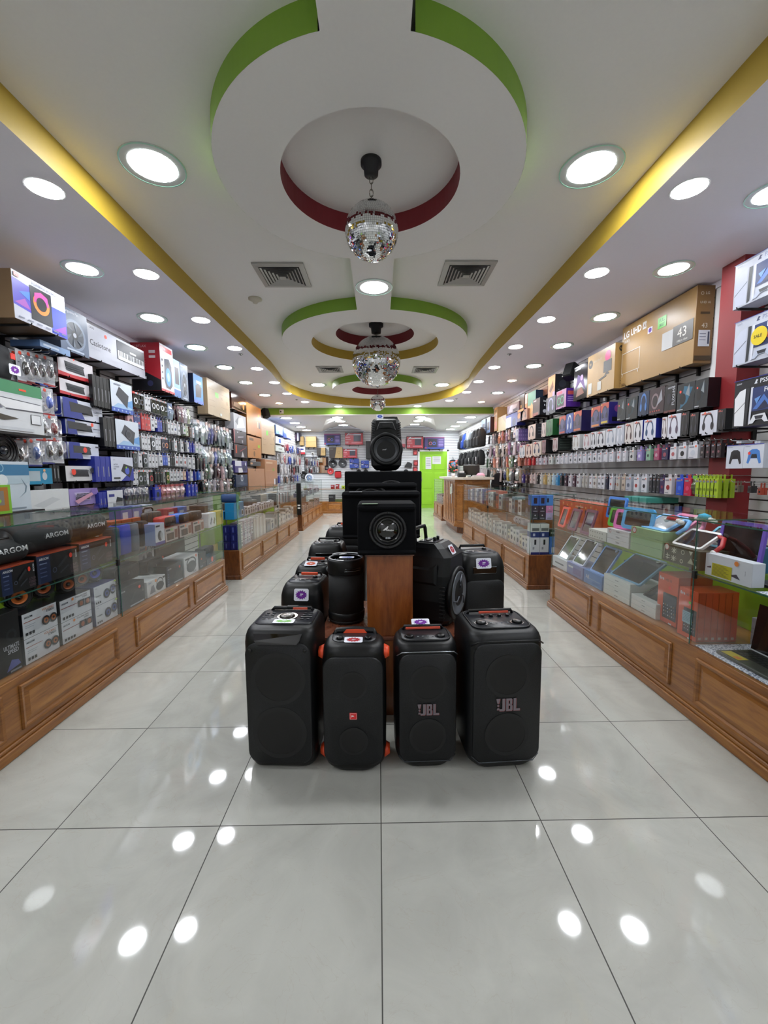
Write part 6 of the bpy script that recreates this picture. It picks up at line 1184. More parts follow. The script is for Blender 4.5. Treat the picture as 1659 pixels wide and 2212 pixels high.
mb = MB(); mb.box(XL, -2.50, 2.3, y1+.03, zb_-.018, zb_-.001, DARKM); tag(mb.build('wall_shelf'), 'black shelf carrying the large portable speaker on the left wall', 'shelf')
yb_ = U(88, 838, x=-2.46)
pr = bfill('#dfe2e6')+[('r', 0, .76, 1, 1, '#4c9468'), ('r', 0, .745, 1, .76, W1), ('t', 'ENVY', .52, .92, .035, '#20382c', .01), ('t', '6000 SERIES', .52, .86, .04, '#20382c', .01, .22), ('r', .80, .84, .86, .88, '#ff5a38'), ('p', [(.55, .66), (.98, .62), (1.0, .48), (.68, .46)], '#f2f3f6'), ('p', [(.55, .67), (.98, .63), (.98, .615), (.56, .655)], '#4a4c58'), ('p', [(.68, .46), (1., .48), (1., .46), (.68, .44)], '#4a4c58'), ('p', [(.60, .60), (.66, .46), (.64, .44), (.58, .56)], '#7a7c8c'), ('p', [(.5, .38), (.78, .28), (.66, .22), (.5, .27)], '#4a4438'), ('p', [(.52, .36), (.6, .33), (.56, .28)], '#8a9a5c'), ('r', .88, .20, .97, .40, '#2a2c34'), ('r', .885, .21, .965, .39, '#eceef2'), ('r', .1, .04, .9, .10, '#d0d4da')]
carton('printer_carton', 'large white and green printer carton on a shelf at the left edge', 'box', yb_.y-2.15, .34, U(86, 838, x=-2.46).z-U(90, 940, x=-2.46).z, '#cfd3d8', pr, loc=(-2.46, (2.15+yb_.y)/2, U(90, 940, x=-2.46).z), rz=math.pi/2)
mb = MB(); mb.box(XL, -2.44, 2.1, yb_.y+.03, U(90, 940, x=-2.46).z-.018, U(90, 940, x=-2.46).z-.001, DARKM); tag(mb.build('wall_shelf'), 'black shelf under the white and green printer carton', 'shelf')
t = thing('desk_fan', 'round black fan grille hanging at the left edge under the printer carton', 'fan', (-2.52, U(12, 972, x=-2.5).y, U(12, 972, x=-2.5).z)); mb = MB()
for q in (.105, .085, .062, .04, .02): mb.ring((0, 0, 0), q-.003, q, mat('#15161a', .25), 'x', 36, .006)
mb.lathe([(.115, -.05), (.118, .0), (.110, .01), (.105, .0)], mat('#0e0f12', .3), (0, 0, 0), 'x', 36); mb.lathe([(.03, .0), (.025, .012), (0, .014)], mat('#2a2c34', .2), (0, 0, 0), 'x', 24); mb.build('grille', t)
mb = MB()
for k in range(5):
    a = 2*math.pi*k/5; mb.add([(-.02, .02*math.cos(a), .02*math.sin(a)), (-.02, .09*math.cos(a-.2), .09*math.sin(a-.2)), (-.03, .09*math.cos(a+.4), .09*math.sin(a+.4))], [(0, 1, 2)], mat('#3a3c44', .3))
mb.build('blade', t); mb = MB(); mb.cyl((XL-(-2.52), 0, 0), .02, .28, DARKM, 'x', 12); mb.build('wall_arm', t)
kbp = lambda bg, kc, band: bfill(bg)+([('p', [(0, 0), (1, 0), (1, .22), (.35, .16), (0, .2)], band)] if band else [])+[('p', [(.17, .78), (.70, .76), (.74, .28), (.22, .30)], kc)]+[('p', [(.20+.04*j, .34+.10*i), (.232+.04*j, .34+.10*i), (.230+.04*j, .42+.10*i), (.198+.04*j, .42+.10*i)], '#4c4e56') for i in range(4) for j in range(12)]
LWK = [ # keyboards on the left wall (near px, top, bottom, far px)
 (124, 764, 806, 199, '#c23a44', kbp('#e2dde2', '#34353b', '#c8303a')+[('e', .38, .93, .02, None, '#ff5a48')], '#24191c', 'white and red carton with a dark keyboard, uppermost keyboard on the left wall'),
 (128, 815, 848, 199, '#c23a44', kbp('#e2dde2', '#34353b', '#c8303a')+[('e', .84, .30, .05, None, '#1c1d22')], '#24191c', 'white and red carton with keyboard and round mouse picture, second from the top'),
 (131, 856, 899, 220, '#2b3a9a', kbp('#dfe4f2', '#232429', None)+[('p', [(0, 0), (.48, 0), (.42, .3), (.32, .95), (.35, 1), (0, 1)], '#2b3a94'), ('p', [(.14, .82), (.62, .76), (.64, .36), (.16, .32)], '#26272c'), ('t', 'unno', .70, .78, .09, '#7a8094', .0, .12), ('r', .70, .62, .92, .66, '#a0a6b8'), ('r', .76, .5, .92, .56, '#5c6070')], '#2b3a9a', 'blue and white keyboard carton, upper of the blue ones'),
 (141, 904, 936, 217, '#2b3a9a', kbp('#dfe4f2', '#232429', None)+[('p', [(0, 0), (.25, 0), (.2, 1), (0, 1)], '#2b3a94'), ('p', [(.0, .85), (.52, .84), (.54, .36), (.02, .34)], '#2a2b30'), ('e', .68, .82, .04, None, '#ff5a40'), ('r', .70, .5, .92, .56, '#5c6070')], '#2b3a9a', 'blue and white keyboard carton, second of the blue ones'),
 (145, 954, 990, 213, '#2b3a9a', kbp('#dfe4f2', '#232429', None)+[('p', [(0, 0), (.40, 0), (.32, 1), (0, 1)], '#2b3a94'), ('p', [(.12, .80), (.62, .78), (.62, .34), (.12, .36)], '#3a3b40'), ('e', .48, .56, .06, None, '#ff4a38'), ('r', .82, .74, .96, .84, '#3a3c4c')], '#2b3a9a', 'blue and white keyboard carton with a red dot, lowest of the blue ones'),
 (142, 1006, 1040, 208, '#d8d8dc', kbp('#e2e2e4', '#2f2d2c', None)+[('e', .82, .72, .10, .18, '#3c3e46'), ('e', .18, .6, .07, None, '#ff4a38')], '#1c1c1e', 'white carton picturing a black keyboard and mouse, above the counter'),
 (150, 1057, 1094, 212, '#9a86c8', kbp('#a894d0', '#cfc0e8', None)+[('e', .82, .78, .12, .2, '#8a70c0'), ('p', [(.1, .3), (.7, .75), (.76, .6), (.2, .1)], '#d8a0b8')], '#a090c8', 'lilac keyboard carton just above the counter')]
for n, yt, yb, f, c, F, S_, lb in LWK: wc(-1, -2.60, n, yt, yb, f, .10, 'keyboard_carton', lb, c, F, S=bfill(S_), n=2)
for k in range(3):
    y_ = U(128, 1020, x=-2.6).y-.035*k-.01; carton('keyboard_carton', f'{NTH[k]} black spine of the keyboard cartons stacked left of the black keyboard', 'box', .03, .18, .13, '#17181b', [('r', .3, .2, .6, .8, '#8a8c90')], loc=(-2.60, y_, U(128, 1040, x=-2.6).z), rz=math.pi/2)
    arms(-1, y_-.01, y_+.01, U(128, 1040, x=-2.6).z, -2.6, 1, f'{NTH[k]} black keyboard spine')
pad = lambda c2: bfill('#dfe8f4')+[('p', [(0, .1), (.3, .3), (.9, .25), (1, .6), (1, 0), (0, 0)], '#a8ccf0'), ('p', [(.5, .3), (1, .5), (1, .2)], '#6aa8e8'), ('p', [(.22, .55), (.38, .85), (.82, .62), (.72, .18)], '#3a3c44'), ('r', 0, 0, 1, .14, '#3c60c0')]+[('r', .08+.18*i, .04, .14+.18*i, .10, '#a8c0ec') for i in range(5)]+([('e', .52, .52, .12, None, '#50525c'), ('e', .52, .52, .08, None, '#2c2e34')] if c2 else [('r', .15, .88, .45, .92, '#9098a8')])
wc(-1, -2.56, 239, 819, 886, 285, .07, 'cooling_pad_carton', 'white and blue carton picturing a plain laptop cooling pad', '#101114', pad(False), S=bfill('#101114'), n=2)
wc(-1, -2.56, 250, 904, 969, 300, .07, 'cooling_pad_carton', 'white and blue carton picturing a laptop pad with a fan, below the plain one', '#101114', pad(True), S=bfill('#101114'), n=2)
wc(-1, -2.56, 240, 986, 1040, 288, .07, 'cooling_pad_carton', 'blue and white laptop cooling pad carton with grey block letters', '#2c38a0', bfill('#dfe4f4')+[('p', [(.4, 0), (1, 0), (1, .55)], '#343ea8'), ('p', [(.42, .42), (.55, .72), (.98, .60), (.80, .14)], '#26282e'), ('e', .7, .42, .1, None, '#5468d8'), ('e', .66, .56, .03, None, '#a0e040'), ('t', 'uniq', .10, .84, .06, '#8a8fa4', 0, .25), ('t', 'LAPTOP', .10, .66, .055, '#6a6f84', .01), ('t', 'COOLING', .10, .57, .055, '#6a6f84', .01), ('t', 'PAD', .10, .48, .055, '#6a6f84', .01), ('r', .08, .1, .36, .16, '#2a2c34')], S=bfill('#2a349c'), n=2)
wc(-1, -2.56, 232, 1060, 1098, 266, .07, 'cooling_pad_carton', 'white carton with a dark gadget picture right above the counter glass', '#2c38a0', bfill('#e0e2e8')+[('r', .1, .62, .45, .78, '#3c4090'), ('p', [(.45, .1), (.6, .6), (.98, .5), (.95, .05)], '#2a2b30')], S=bfill('#2a349c'), n=1)
for j, (px0, yt, yb, nn, c) in enumerate(((200, 820, 884, 5, '#0f1013'), (223, 905, 966, 3, '#0f1013'), (205, 986, 1040, 3, '#2c38a0'), (214, 1062, 1096, 2, '#2c38a0'))):
    A_ = U((239, 250, 240, 232)[j]-1, yt, x=-2.56); B_ = U(px0, yt, x=-2.56); z0_ = U((239, 250, 240, 232)[j], yb, x=-2.56).z; hh = A_.z-z0_; wd = (A_.y-B_.y)/nn
    for k in range(nn):
        carton('cooling_pad_carton', f'{NTH[k]} upright {"black" if c[1] == "0" else "blue"} spine left of the {("plain cooling pad","fan cooling pad","lettered cooling pad","dark gadget")[j]} carton', 'box', wd-.003, .24, hh-.004, c, [('r', .45, .2, .6, .6, '#9a9ca4')], loc=(-2.565, B_.y+wd*(k+.5), z0_), rz=math.pi/2)
        arms(-1, B_.y+wd*(k+.3), B_.y+wd*(k+.7), z0_, -2.565, 1, f'{NTH[k]} spine of {("plain","fan","lettered","gadget")[j]} pads')
# lower left corner
c1 = U(60, 998, x=-2.45); c0 = U(62, 1112, x=-2.45)
zC = max(c0.z, 1.06)
carton('router_carton', 'tall pale blue and white carton standing above the counter at the left edge', 'box', .46, .20, c1.z-zC, '#cfdae4', bfill('#d0dce6')+[('r', .0, .72, 1, .94, '#3f7ea8'), ('e', .52, .87, .06, None, '#9cc8e0', .8), ('r', 0, .55, 1, .72, '#bcd0dc'), ('e', .54, .62, .09, None, '#e8eef2'), ('p', [(.84, .68), (.94, .5), (.92, .38), (.78, .25), (.90, .38), (.92, .5)], '#7a90a0'), ('r', .6, .04, .9, .07, '#8a98a4')], loc=(-2.45, c1.y-.23, zC), rz=math.pi/2)
mb = MB(); mb.box(XL, -2.40, 1.9, c1.y+.05, zC-.016, zC-.001, DARKM); tag(mb.build('wall_shelf'), 'black shelf under the tall pale blue carton at the left edge', 'shelf')
y_ = U(26, 1060, x=-2.34).y
carton('toy_carton', 'small lime and orange windowed carton in front of the pale blue one', 'box', .2, .09, U(26, 1047, x=-2.34).z-zC, '#7cc02c', bfill('#88c838')+[('r', .1, .1, .9, .92, '#b8782c'), ('r', .2, .3, .75, .8, '#8c8478'), ('e', .45, .45, .2, .1, '#9ccc3c')], loc=(-2.35, y_-.1, zC), rz=math.pi/2)
wc(-1, -2.58, 59, 1011, 1047, 113, .10, 'speaker_carton', 'teal blue carton with pale windows above the counter on the left wall', '#1e88b0', bfill('#1f8cb4')+[('r', .05, .2, .5, .82, '#b4c4cc'), ('e', .68, .5, .10, .25, '#c8d0d4'), ('e', .68, .86, .05, None, '#f0b888')], n=1)
wc(-1, -2.55, 66, 1060, 1108, 150, .12, 'laptop_carton', 'white carton picturing a keyboard lying on the lowest left wall arms', '#dcdfe0', bfill('#e2e5e6')+[('p', [(.05, .3), (.55, .65), (.75, .5), (.3, .15)], '#cfd3d6')], n=2)

# ---------------- hanging goods
SP = {}
def head(cx, cy, r, c, c2=None):   # headphone picture
    return [('e', cx, cy, r, r*1.55, c), ('e', cx, cy, r*.74, r*1.2, c2), ('r', cx-r*1.1, cy-r*1.9, cx+r*1.1, cy-r*.3, c2), ('e', cx-r*.82, cy-r*.55, r*.32, r*.62, c), ('e', cx+r*.82, cy-r*.55, r*.32, r*.62, c)]
def pack(kind, w_, h, d, c1, c2='#2c2e36', c3=None):
    k = (kind, w_, h, d, c1, c2, c3)
    if k in SP: return SP[k]
    mb = MB(); F = ((-w_/2, -.0, -h), (w_, 0, 0), (0, 0, h), (0, -1, 0)); m1 = P(c1)
    if kind == 'B':
        mb.box(-w_/2, w_/2, 0, d, -h, -.02, m1, .001); mb.box(-w_*.2, w_*.2, d*.45, d*.55, -.02, .012, m1)
        mb.decal((F[0], F[1], (0, 0, h-.02), F[3]), [fixc(e) for e in [('r', .1, .80, .62, .90, c3 or '#8a8c98'), ('e', .5, .42, .24, None, c2), ('r', .12, .08, .6, .12, c3 or '#8a8c98'), ('e', .8, .9, .09, None, '#ff7a58')]])
    elif kind == 'C':   # window pack with a coiled cable
        mb.box(-w_/2, w_/2, d*.6, d, -h, -.0, m1, .001); mb.box(-w_*.44, w_*.44, 0, d*.6, -h*.97, -h*.14, mat('#1a1b1f', .15, coat=.6), .004)
        mb.ring((0, -.002, -h*.55), w_*.24, w_*.36, mat(c2, .3), 'y', 24, .004); mb.decal(F, [fixc(e) for e in [('e', .22, .92, .10, None, '#ff5a40'), ('r', .4, .88, .9, .94, W1)]])
    elif kind == 'M':   # blister with a mouse
        mb.box(-w_/2, w_/2, d-.004, d, -h, .0, m1, .001)
        mb.decal(((-w_/2, d-.004, -h), (w_, 0, 0), (0, 0, h), (0, -1, 0)), [fixc(e) for e in [('r', 0, 0, 1, .06, c3 or '#c03038'), ('e', .3, .90, .12, None, '#ff5a40'), ('r', .08, .3, .22, .34, '#5c5e68'), ('r', .08, .45, .22, .49, '#5c5e68'), ('r', .08, .6, .22, .64, '#5c5e68')]])
        n = 16; pr_ = [(0, -.030), (.012, -.028), (.022, -.018), (.027, -.006), (.028, 0)]; V = []; Fc = []
        for r_, hh in pr_[::-1]:
            for i in range(n): a = 2*math.pi*i/n; V.append((w_*.10+r_*1.0*math.cos(a), d-.004+hh, -h*.52+r_*1.75*math.sin(a)))
        for q in range(len(pr_)-1):
            for i in range(n): Fc.append((q*n+i, q*n+(i+1) % n, (q+1)*n+(i+1) % n, (q+1)*n+i))
        mb.add(V, Fc, mat(c2, .12, coat=.8), True)
        mb.loft([[(x, d-.004, z-h*.5) for x, z, _ in rrect(w_*.9, h*.78, .02, 0)], [(x*.8, 0, z*.86-h*.5) for x, z, _ in rrect(w_*.9, h*.78, .02, 0)]], CLEAR, True)
    elif kind == 'G':   # soft film bag with header card
        mb.box(-w_*.42, w_*.42, d*.4, d*.4+.003, -h*.22, .0, m1, .001)
        R_ = []
        for q, (a, b) in enumerate(((.6, .15), (.95, .6), (1, 1), (.92, .9), (.96, .7), (.8, .2))): R_.append([(x*a*(1+.05*math.sin(5*i+q)), y*b+d/2+.004*math.sin(7*i+2*q), -h*(.16+.168*q)) for i, (x, y, _) in enumerate(rrect(w_, d, d*.4, 0, 0, 0, 2))])
        mb.loft(R_, mat(c2, .18, coat=.7), False)
        mb.loft([[(x*1.1, (y-d/2)*1.1+d/2, z) for x, y, z in r_] for r_ in R_], CLEAR, False)
    elif kind == 'D':   # dome topped blister with dark bottle-like goods
        pts = [(-w_/2, -h), (w_/2, -h), (w_/2, -h*.28)]+[(w_/2*math.cos(a), -h*.28+h*.28*math.sin(a)) for a in [math.pi*q/10 for q in range(1, 10)]]+[(-w_/2, -h*.28)]
        mb.loft([[(x, d, z) for x, z in pts], [(x, d-.003, z) for x, z in pts]], m1, False); mb.loft([[(x*.9, d-.003, z*.95-.004) for x, z in pts if 1], [(x*.82, 0, z*.93-.006) for x, z in pts]], CLEAR, True)
        mb.box(-w_*.4, w_*.4, .006, d-.004, -h*.97, -h*.42, mat(c2, .3), .006)
    elif kind == 'H':   # headphone carton
        mb.box(-w_/2, w_/2, 0, d, -h, -.0, P(c3 or c1), .001); mb.decal(F, [fixc(e) for e in bfill(c1)+head(.5, .55, .26, c2, c1)+[('r', .1, .86, .7, .93, '#b0504c'), ('r', .12, .05, .6, .09, '#7c7e88')]])
        mb.decal(((w_/2, 0, -h), (0, d, 0), (0, 0, h), (1, 0, 0)), [fixc(e) for e in [('r', .3, .55, .7, .62, '#9a9ca6'), ('r', .3, .3, .7, .36, '#9a9ca6'), ('r', .15, .1, .85, .16, '#6a6c76')]])
    me = mb.mesh('pack_'+kind); SP[k] = me; return me
KN = {'B': 'boxed accessory', 'C': 'cable pack', 'M': 'mouse blister', 'G': 'bagged cable', 'D': 'dome topped blister', 'H': 'headphone carton'}
KO = {'B': 'accessory_carton', 'C': 'cable_pack', 'M': 'mouse_blister', 'G': 'cable_bag', 'D': 'dome_blister', 'H': 'headphone_carton'}
PKW = {}
def peg(side, y, z, st, n, where, xf=None, metal=CHROME, jit=0.0, name=None, gap=None):
    """one wall hook with n equal packs behind each other"""
    kind, w_, h, d = st[:4]; me = pack(*st); xw = XL if side < 0 else XR; xf = xf or (xw-side*.27)
    col = cname(st[4]) if kind in ('B', 'H') else cname(st[5] if len(st) > 5 else '#2c2e36'); nm_ = name or KO[kind]
    rz = math.pi/2 if side < 0 else -math.pi/2; lb = f'{col} {KN[kind]}'
    gap = gap or d+.002
    n = min(n, int(abs(xw-xf)/gap))
    for i in range(n):
        o = bpy.data.objects.new(nm_, me); COL.objects.link(o); o.location = (xf+side*gap*i, y, z); o.rotation_euler = (0, 0, rz)
        if jit: o.rotation_euler = (jit*math.sin(3*i+y*7)*.6, 0, rz+jit*math.sin(5*y+i))
        tag(o, f'{lb}, {NTH[i]} from the front, {where}', 'packaged accessory', f'packs on {where}'[:60])
    mb = MB(); xo = xf-side*.03; mb.tube([(xw, y, z+.004), (xo, y, z+.004), (xo-side*.012, y, z+.014)], .0028, metal, 5); tag(mb.build('wall_hook'), f'thin metal wall hook of the {where}', 'hook')
def yrow(side, px, z, xf):  # y at which a pixel column meets the hanging plane near height z
    y = U(px, 1000, x=xf).y
    for _ in range(3):
        # refine the row of the pixel for that height
        py = 1018-(z-EYE)*889/max(y, .5); y = U(px, py, x=xf).y
    return y
XLF, XRF = -2.58, 2.57
WHT_ = '#dcdde2'; BLK = '#17181c'
wb = lambda w_=.07, h=.16, d=.028, c=WHT_, c2='#2c2e36': ('B', w_, h, d, c, c2)
cb = lambda c2='#9a9ca4', c1=WHT_: ('C', .09, .175, .024, c1, c2)
rows_L = [
 ('first hook row', 2.17, [(291, cb('#dfe0e4', '#c03038')), (299, cb('#4a4c54')), (305, cb('#4a4c54')), (314, wb(.05, .17)), (320, wb(.05, .17)), (330, cb('#d8d9de')), (339, cb('#e4e4e8')), (349, cb('#dcdce0')), (356, cb('#70727a')), (369, ('G', .13, .2, .05, '#8fa4d0', '#8fa4c8')), (387, ('G', .08, .2, .04, '#c890a0', '#5c3440')), (394, ('G', .08, .2, .04, '#e0b0c0', '#8c5a6c')), (401, ('G', .08, .2, .04, '#d8c8d8', '#c8b8c8')), (408, ('G', .08, .2, .04, '#d0d8b8', '#c0c4a8'))]),
 ('second hook row', 1.95, [(280, wb(.10, .16, .03, '#d09aa0', '#3a2c34')), (291, wb(.06, .17, .03, '#23347c', '#8ca0d8')), (298, wb(.06, .17, .03, '#26387c', '#c05060')), (307, wb(.06, .17, .03, '#c4282c', '#e06058')), (314, wb(.06, .17, .03, '#c4282c', '#7a4448')), (320, wb(.05, .17, .03, '#cc3030', '#e8a098')), (328, wb()), (335, wb(.06, .12)), (341, wb(.05, .16, .03, '#2c38a4', '#5060d0')), (346, wb(.05, .16, .03, '#2c38a4', '#5060d0')), (352, wb(.05, .15, .03, BLK, '#3a3c44')), (358, wb(.05, .15, .03, BLK)), (363, wb(.05)), (370, wb()), (377, wb(.07, .15, .03, WHT_, '#2b3c8c')), (385, wb()), (391, wb(.05, .14, .03, BLK)), (397, wb(.07, .13, .03, WHT_, '#3c9c4c')), (403, wb(.06, .15, .03, '#c8d4b8')), (410, wb(.06, .16, .03, '#4c3428', '#8c6a4c')), (416, wb(.05, .16, .03, WHT_, '#c05a50'))]),
 ('third hook row', 1.735, [(300, wb(.05, .16, .03, '#3a3c40')), (307, wb(.05, .17)), (313, wb(.05, .17, .03, WHT_, '#2a2a2e')), (320, wb(.05, .17)), (329, cb('#e0e2e8')), (337, wb(.05, .16, .03, WHT_, BLK)), (343, wb(.05, .16, .03, WHT_, BLK)), (351, cb('#8c7a70')), (358, cb('#c8805c')), (365, wb(.05, .14, .03, BLK)), (371, wb(.05, .14, .03, '#2a2b30')), (378, wb(.07, .15, .03, WHT_, '#d08a80')), (385, wb(.05, .14, .03, BLK)), (392, wb()), (399, wb(.05, .14, .03, BLK)), (405, wb(.06, .15, .03, WHT_, '#3040a0')), (411, wb(.05, .15, .03, '#2c349c', '#7078d8')), (417, wb(.05, .15, .03, '#2c349c', '#7078d8')), (424, wb(.07, .15, .03, WHT_, '#4ca05c')), (431, wb(.07, .16, .03, WHT_, '#5c8c6c'))]),
 ('fourth hook row', 1.54, [(290, cb('#6a6c72')), (301, wb(.06, .17)), (312, cb('#a8aab2')), (322, wb(.05, .17, .03, WHT_, BLK)), (329, wb(.05, .17, .03, WHT_, BLK)), (336, wb(.05, .17, .03, WHT_, BLK)), (346, wb(.07, .15)), (353, wb(.05, .14, .03, '#4a68d0', '#8ca0e8')), (358, wb(.05, .14, .03, '#4a68d0', '#8ca0e8')), (363, wb(.05, .15)), (369, wb(.05, .15, .03, BLK)), (374, wb(.05, .15, .03, BLK)), (380, wb(.08, .15, .03, WHT_, '#a82c30')), (389, wb(.08, .15, .03, WHT_, BLK)), (398, wb(.08, .15, .03, WHT_, '#b84038')), (408, wb(.07, .17)), (417, wb(.07, .18)), (426, wb(.06, .19, .03, BLK)), (433, wb(.06, .19, .03, '#22232a')), (440, wb(.06, .19, .03, '#3c2228', '#a04048'))]),
 ('fifth hook row', 1.345, [(288, wb(.05, .16)), (294, wb(.04, .16)), (302, cb('#b0b2ba')), (311, cb('#70727a')), (317, wb(.04, .16)), (325, cb('#a8343c')), (335, wb(.05, .15, .03, BLK)), (341, wb(.05, .15, .03, BLK)), (347, wb(.05, .15, .03, BLK)), (353, wb(.05, .15, .03, '#8c8a88')), (361, cb('#c09a84')), (369, wb(.06, .14)), (376, wb(.06, .14)), (383, wb(.06, .14)), (391, wb(.06, .13)), (398, wb(.06, .13, .03, '#e0c0ac')), (406, wb(.06, .15, .03, '#1e2c90', '#e0e2f0')), (413, wb(.06, .15, .03, WHT_, '#3c50c0')), (421, wb(.05, .15, .03, '#1e2c90')), (429, wb(.07, .14, .03, '#2a58c0', '#8cc0f0')), (437, wb(.06, .14, .03, WHT_))]),
 ('sixth hook row', 1.165, [(276, ('D', .13, .19, .05, '#8f92c0', '#1c1a2c')), (288, ('D', .13, .19, .05, '#8f92c0', '#1c1a2c')), (301, ('D', .13, .19, .05, '#a8aad4', '#1c1a2c')), (315, ('D', .13, .19, .05, '#cdd0ea', '#24202c')), (339, wb(.13, .17, .03, '#2c38a8', '#2a2c30')), (354, ('G', .09, .15, .04, '#c04850', '#c87078')), (364, ('G', .09, .15, .04, '#c85058', '#d89098')), (374, ('G', .09, .15, .04, '#c85058', '#e0a8ac')), (384, ('G', .09, .15, .04, '#c04850', '#dcb4b8')), (395, ('G', .09, .15, .04, '#c85058', '#e4c0c4')), (407, wb(.07, .18, .03, '#2c3cb0', '#c8d0f0')), (415, wb(.07, .18, .03, '#2c3cb0', '#8c98e0')), (423, wb(.07, .18, .03, '#4450b8', '#c8a0c0'))]),
]
for nm, z, ents in rows_L:
    for i, (px, st) in enumerate(ents):
        y = yrow(-1, px, z-.08, XLF); peg(-1, y, z, st, 4 if st[0] in 'GD' else 3, f'left wall {nm}, {NTH[i]} hook', gap=.056 if st[0] == 'B' else None)
# shiny bags farther along
rnd = random.Random(11)
def bagrow(side, z, pxs, hs, cols, nm, kinds='G', w_=.10, n=4, xf=None):
    for i, px in enumerate(pxs):
        k = kinds[i % len(kinds)]; c = cols[i % len(cols)]; h = hs[i % len(hs)]; xx = xf or (XLF if side < 0 else XRF)
        st = (k, w_, h, .045, rnd.choice(['#e4e6ea', '#c8ccd8', '#e0c0b8']), c) if k in 'GDM' else (k, w_*.8, h, .03, c, rnd.choice(['#2c2e36', '#8a5a50', '#3c4a8c', '#c8cad0']))
        y = yrow(side, px, z-.1, xx); peg(side, y, z+.01*math.sin(i*2), st, n if k != 'B' else 3, f'{nm}, {NTH[i]} hook', xx, jit=.12, gap=.07 if k == 'B' else None, name='bagged_accessory_carton' if k == 'B' else None)
def span(a, b, n): return [a+(b-a)*i/(n-1) for i in range(n)]
bagrow(-1, 2.06, span(424, 500, 13), (.30, .26, .32), ['#6a7c88', '#3c4450', '#a8b4bc', '#5c6870', '#c8ccd4', '#2f3880', '#4c58a0', '#8c7c80', '#7a8890'], 'left wall upper silver bag row')
bagrow(-1, 1.70, span(432, 500, 12), (.28, .24, .30), ['#3a3f46', '#7a92a4', '#8ca4b4', '#c8c4c4', '#d8ccc0', '#e0dcd8', '#5c70c0', '#8c9aa0', '#6a8088'], 'left wall middle silver bag row')
bagrow(-1, 1.44, span(446, 503, 9), (.22, .24), ['#1e2026', '#5c7060', '#d4d2d4', '#2c2026', '#5c2c34', '#c0a0a4', '#6a6c80'], 'left wall dark cream row', 'GB')
bagrow(-1, 1.20, span(440, 507, 11), (.20, .18), ['#17181c', '#17181c', '#c8cad0', '#8c8284', '#c4bcc4', '#3a3c44', '#c4a8a8', '#5c5e64', '#b8a8ac'], 'left wall lowest bag row', 'BG')
bagrow(-1, 1.84, span(497, 503, 2), (.14,), ['#c8ccd0'], 'short row before the maroon cartons', 'B', .06)
# far left wall
bagrow(-1, 2.10, span(618, 650, 7), (.24, .2), ['#8c4c58', '#c05060', '#2c48a0', '#3c5cb8', '#d8d8e0', '#2c3c70'], 'far left wall upper row', 'GB', .13, 3)
bagrow(-1, 1.82, span(610, 650, 8), (.26, .3), ['#c8c4c0', '#b84c54', '#d8d0cc', '#2c50b0', '#d8dce0', '#1c2c6c'], 'far left wall middle row', 'BG', .13, 3)
bagrow(-1, 1.52, span(604, 652, 8), (.24, .3), ['#1c1c20', '#d8d4d4', '#e0dcdc', '#c8c4c8', '#18181c', '#9c2c34'], 'far left wall lower row', 'BG', .13, 3)
bagrow(-1, 1.22, span(604, 650, 8), (.2, .24), ['#3c48a0', '#c8ccd8', '#17171a', '#a08070', '#17171a', '#5c2c34'], 'far left wall lowest row', 'BG', .13, 3)
# mice near the camera
for i, (px, yt, c, c3, n) in enumerate(((60, 757, '#17181c', '#8a1c24', 3), (78, 760, '#202228', '#8a1c24', 4), (96, 765, '#26282e', '#2c48b0', 4), (113, 768, '#3c3e44', '#c03038', 3), (88, 836, '#c8c8cc', '#a0a0a4', 3), (112, 838, '#3868d8', '#c03038', 5), (98, 893, '#26282e', '#c03038', 5), (122, 896, '#8c1c28', '#c03038', 6), (48, 950, '#17181b', '#a02c30', 3), (84, 947, '#3468c0', '#2a3488', 4), (112, 944, '#202228', '#2a3488', 4), (133, 944, '#202228', '#d8dae0', 3))):
    p = U(px, yt, x=-2.56); peg(-1, p.y, p.z, ('M', .12, .235 if i < 4 else .21, .045, '#d4d4da', c, c3), n, f'near left mouse display, {NTH[i]} hook', -2.56)
# ---------------- right wall, large goods
lg = bfill('#a9844e')+[('t', 'LG UHD', .03, .80, .11, '#ffffff', .03, .28), ('r', .33, .80, .385, .91, '#d8d8d8'), ('t', 'AI', .34, .825, .055, '#8a673c', .02), ('t', '43UR71', .03, .72, .045, '#e8e4dc', .01, .1), ('r', .41, .69, .475, .78, '#e8e4f4'), ('e', .443, .735, .022, None, '#5c2c9c'),
    ('r', .55, .68, .66, .84, '#6cd84c'), ('t', 'FULL', .57, .77, .05, '#2c8c2c', .02, .07), ('t', 'SMART', .57, .70, .05, '#2c8c2c', .02, .07), ('r', .62, .33, .755, .58, '#c8c8c8'), ('r', .755, .33, .985, .60, '#5c5854'), ('t', '43', .81, .42, .13, '#e8e4dc', .0, .13), ('t', '108cm class', .81, .36, .03, '#e8e4dc', .0, .13)]
lg += [('r', .02, .22, .31, .228, '#e8e4dc'), ('r', .02, .55, .31, .558, '#e8e4dc'), ('r', .02, .22, .024, .555, '#e8e4dc'), ('r', .306, .22, .31, .555, '#e8e4dc'), ('p', [(.04, .22), (.05, .22), (.035, .17), (.028, .17)], '#e8e4dc'), ('p', [(.28, .22), (.29, .22), (.30, .17), (.293, .17)], '#e8e4dc'), ('r', .03, .03, .09, .06, '#7c5c30')]
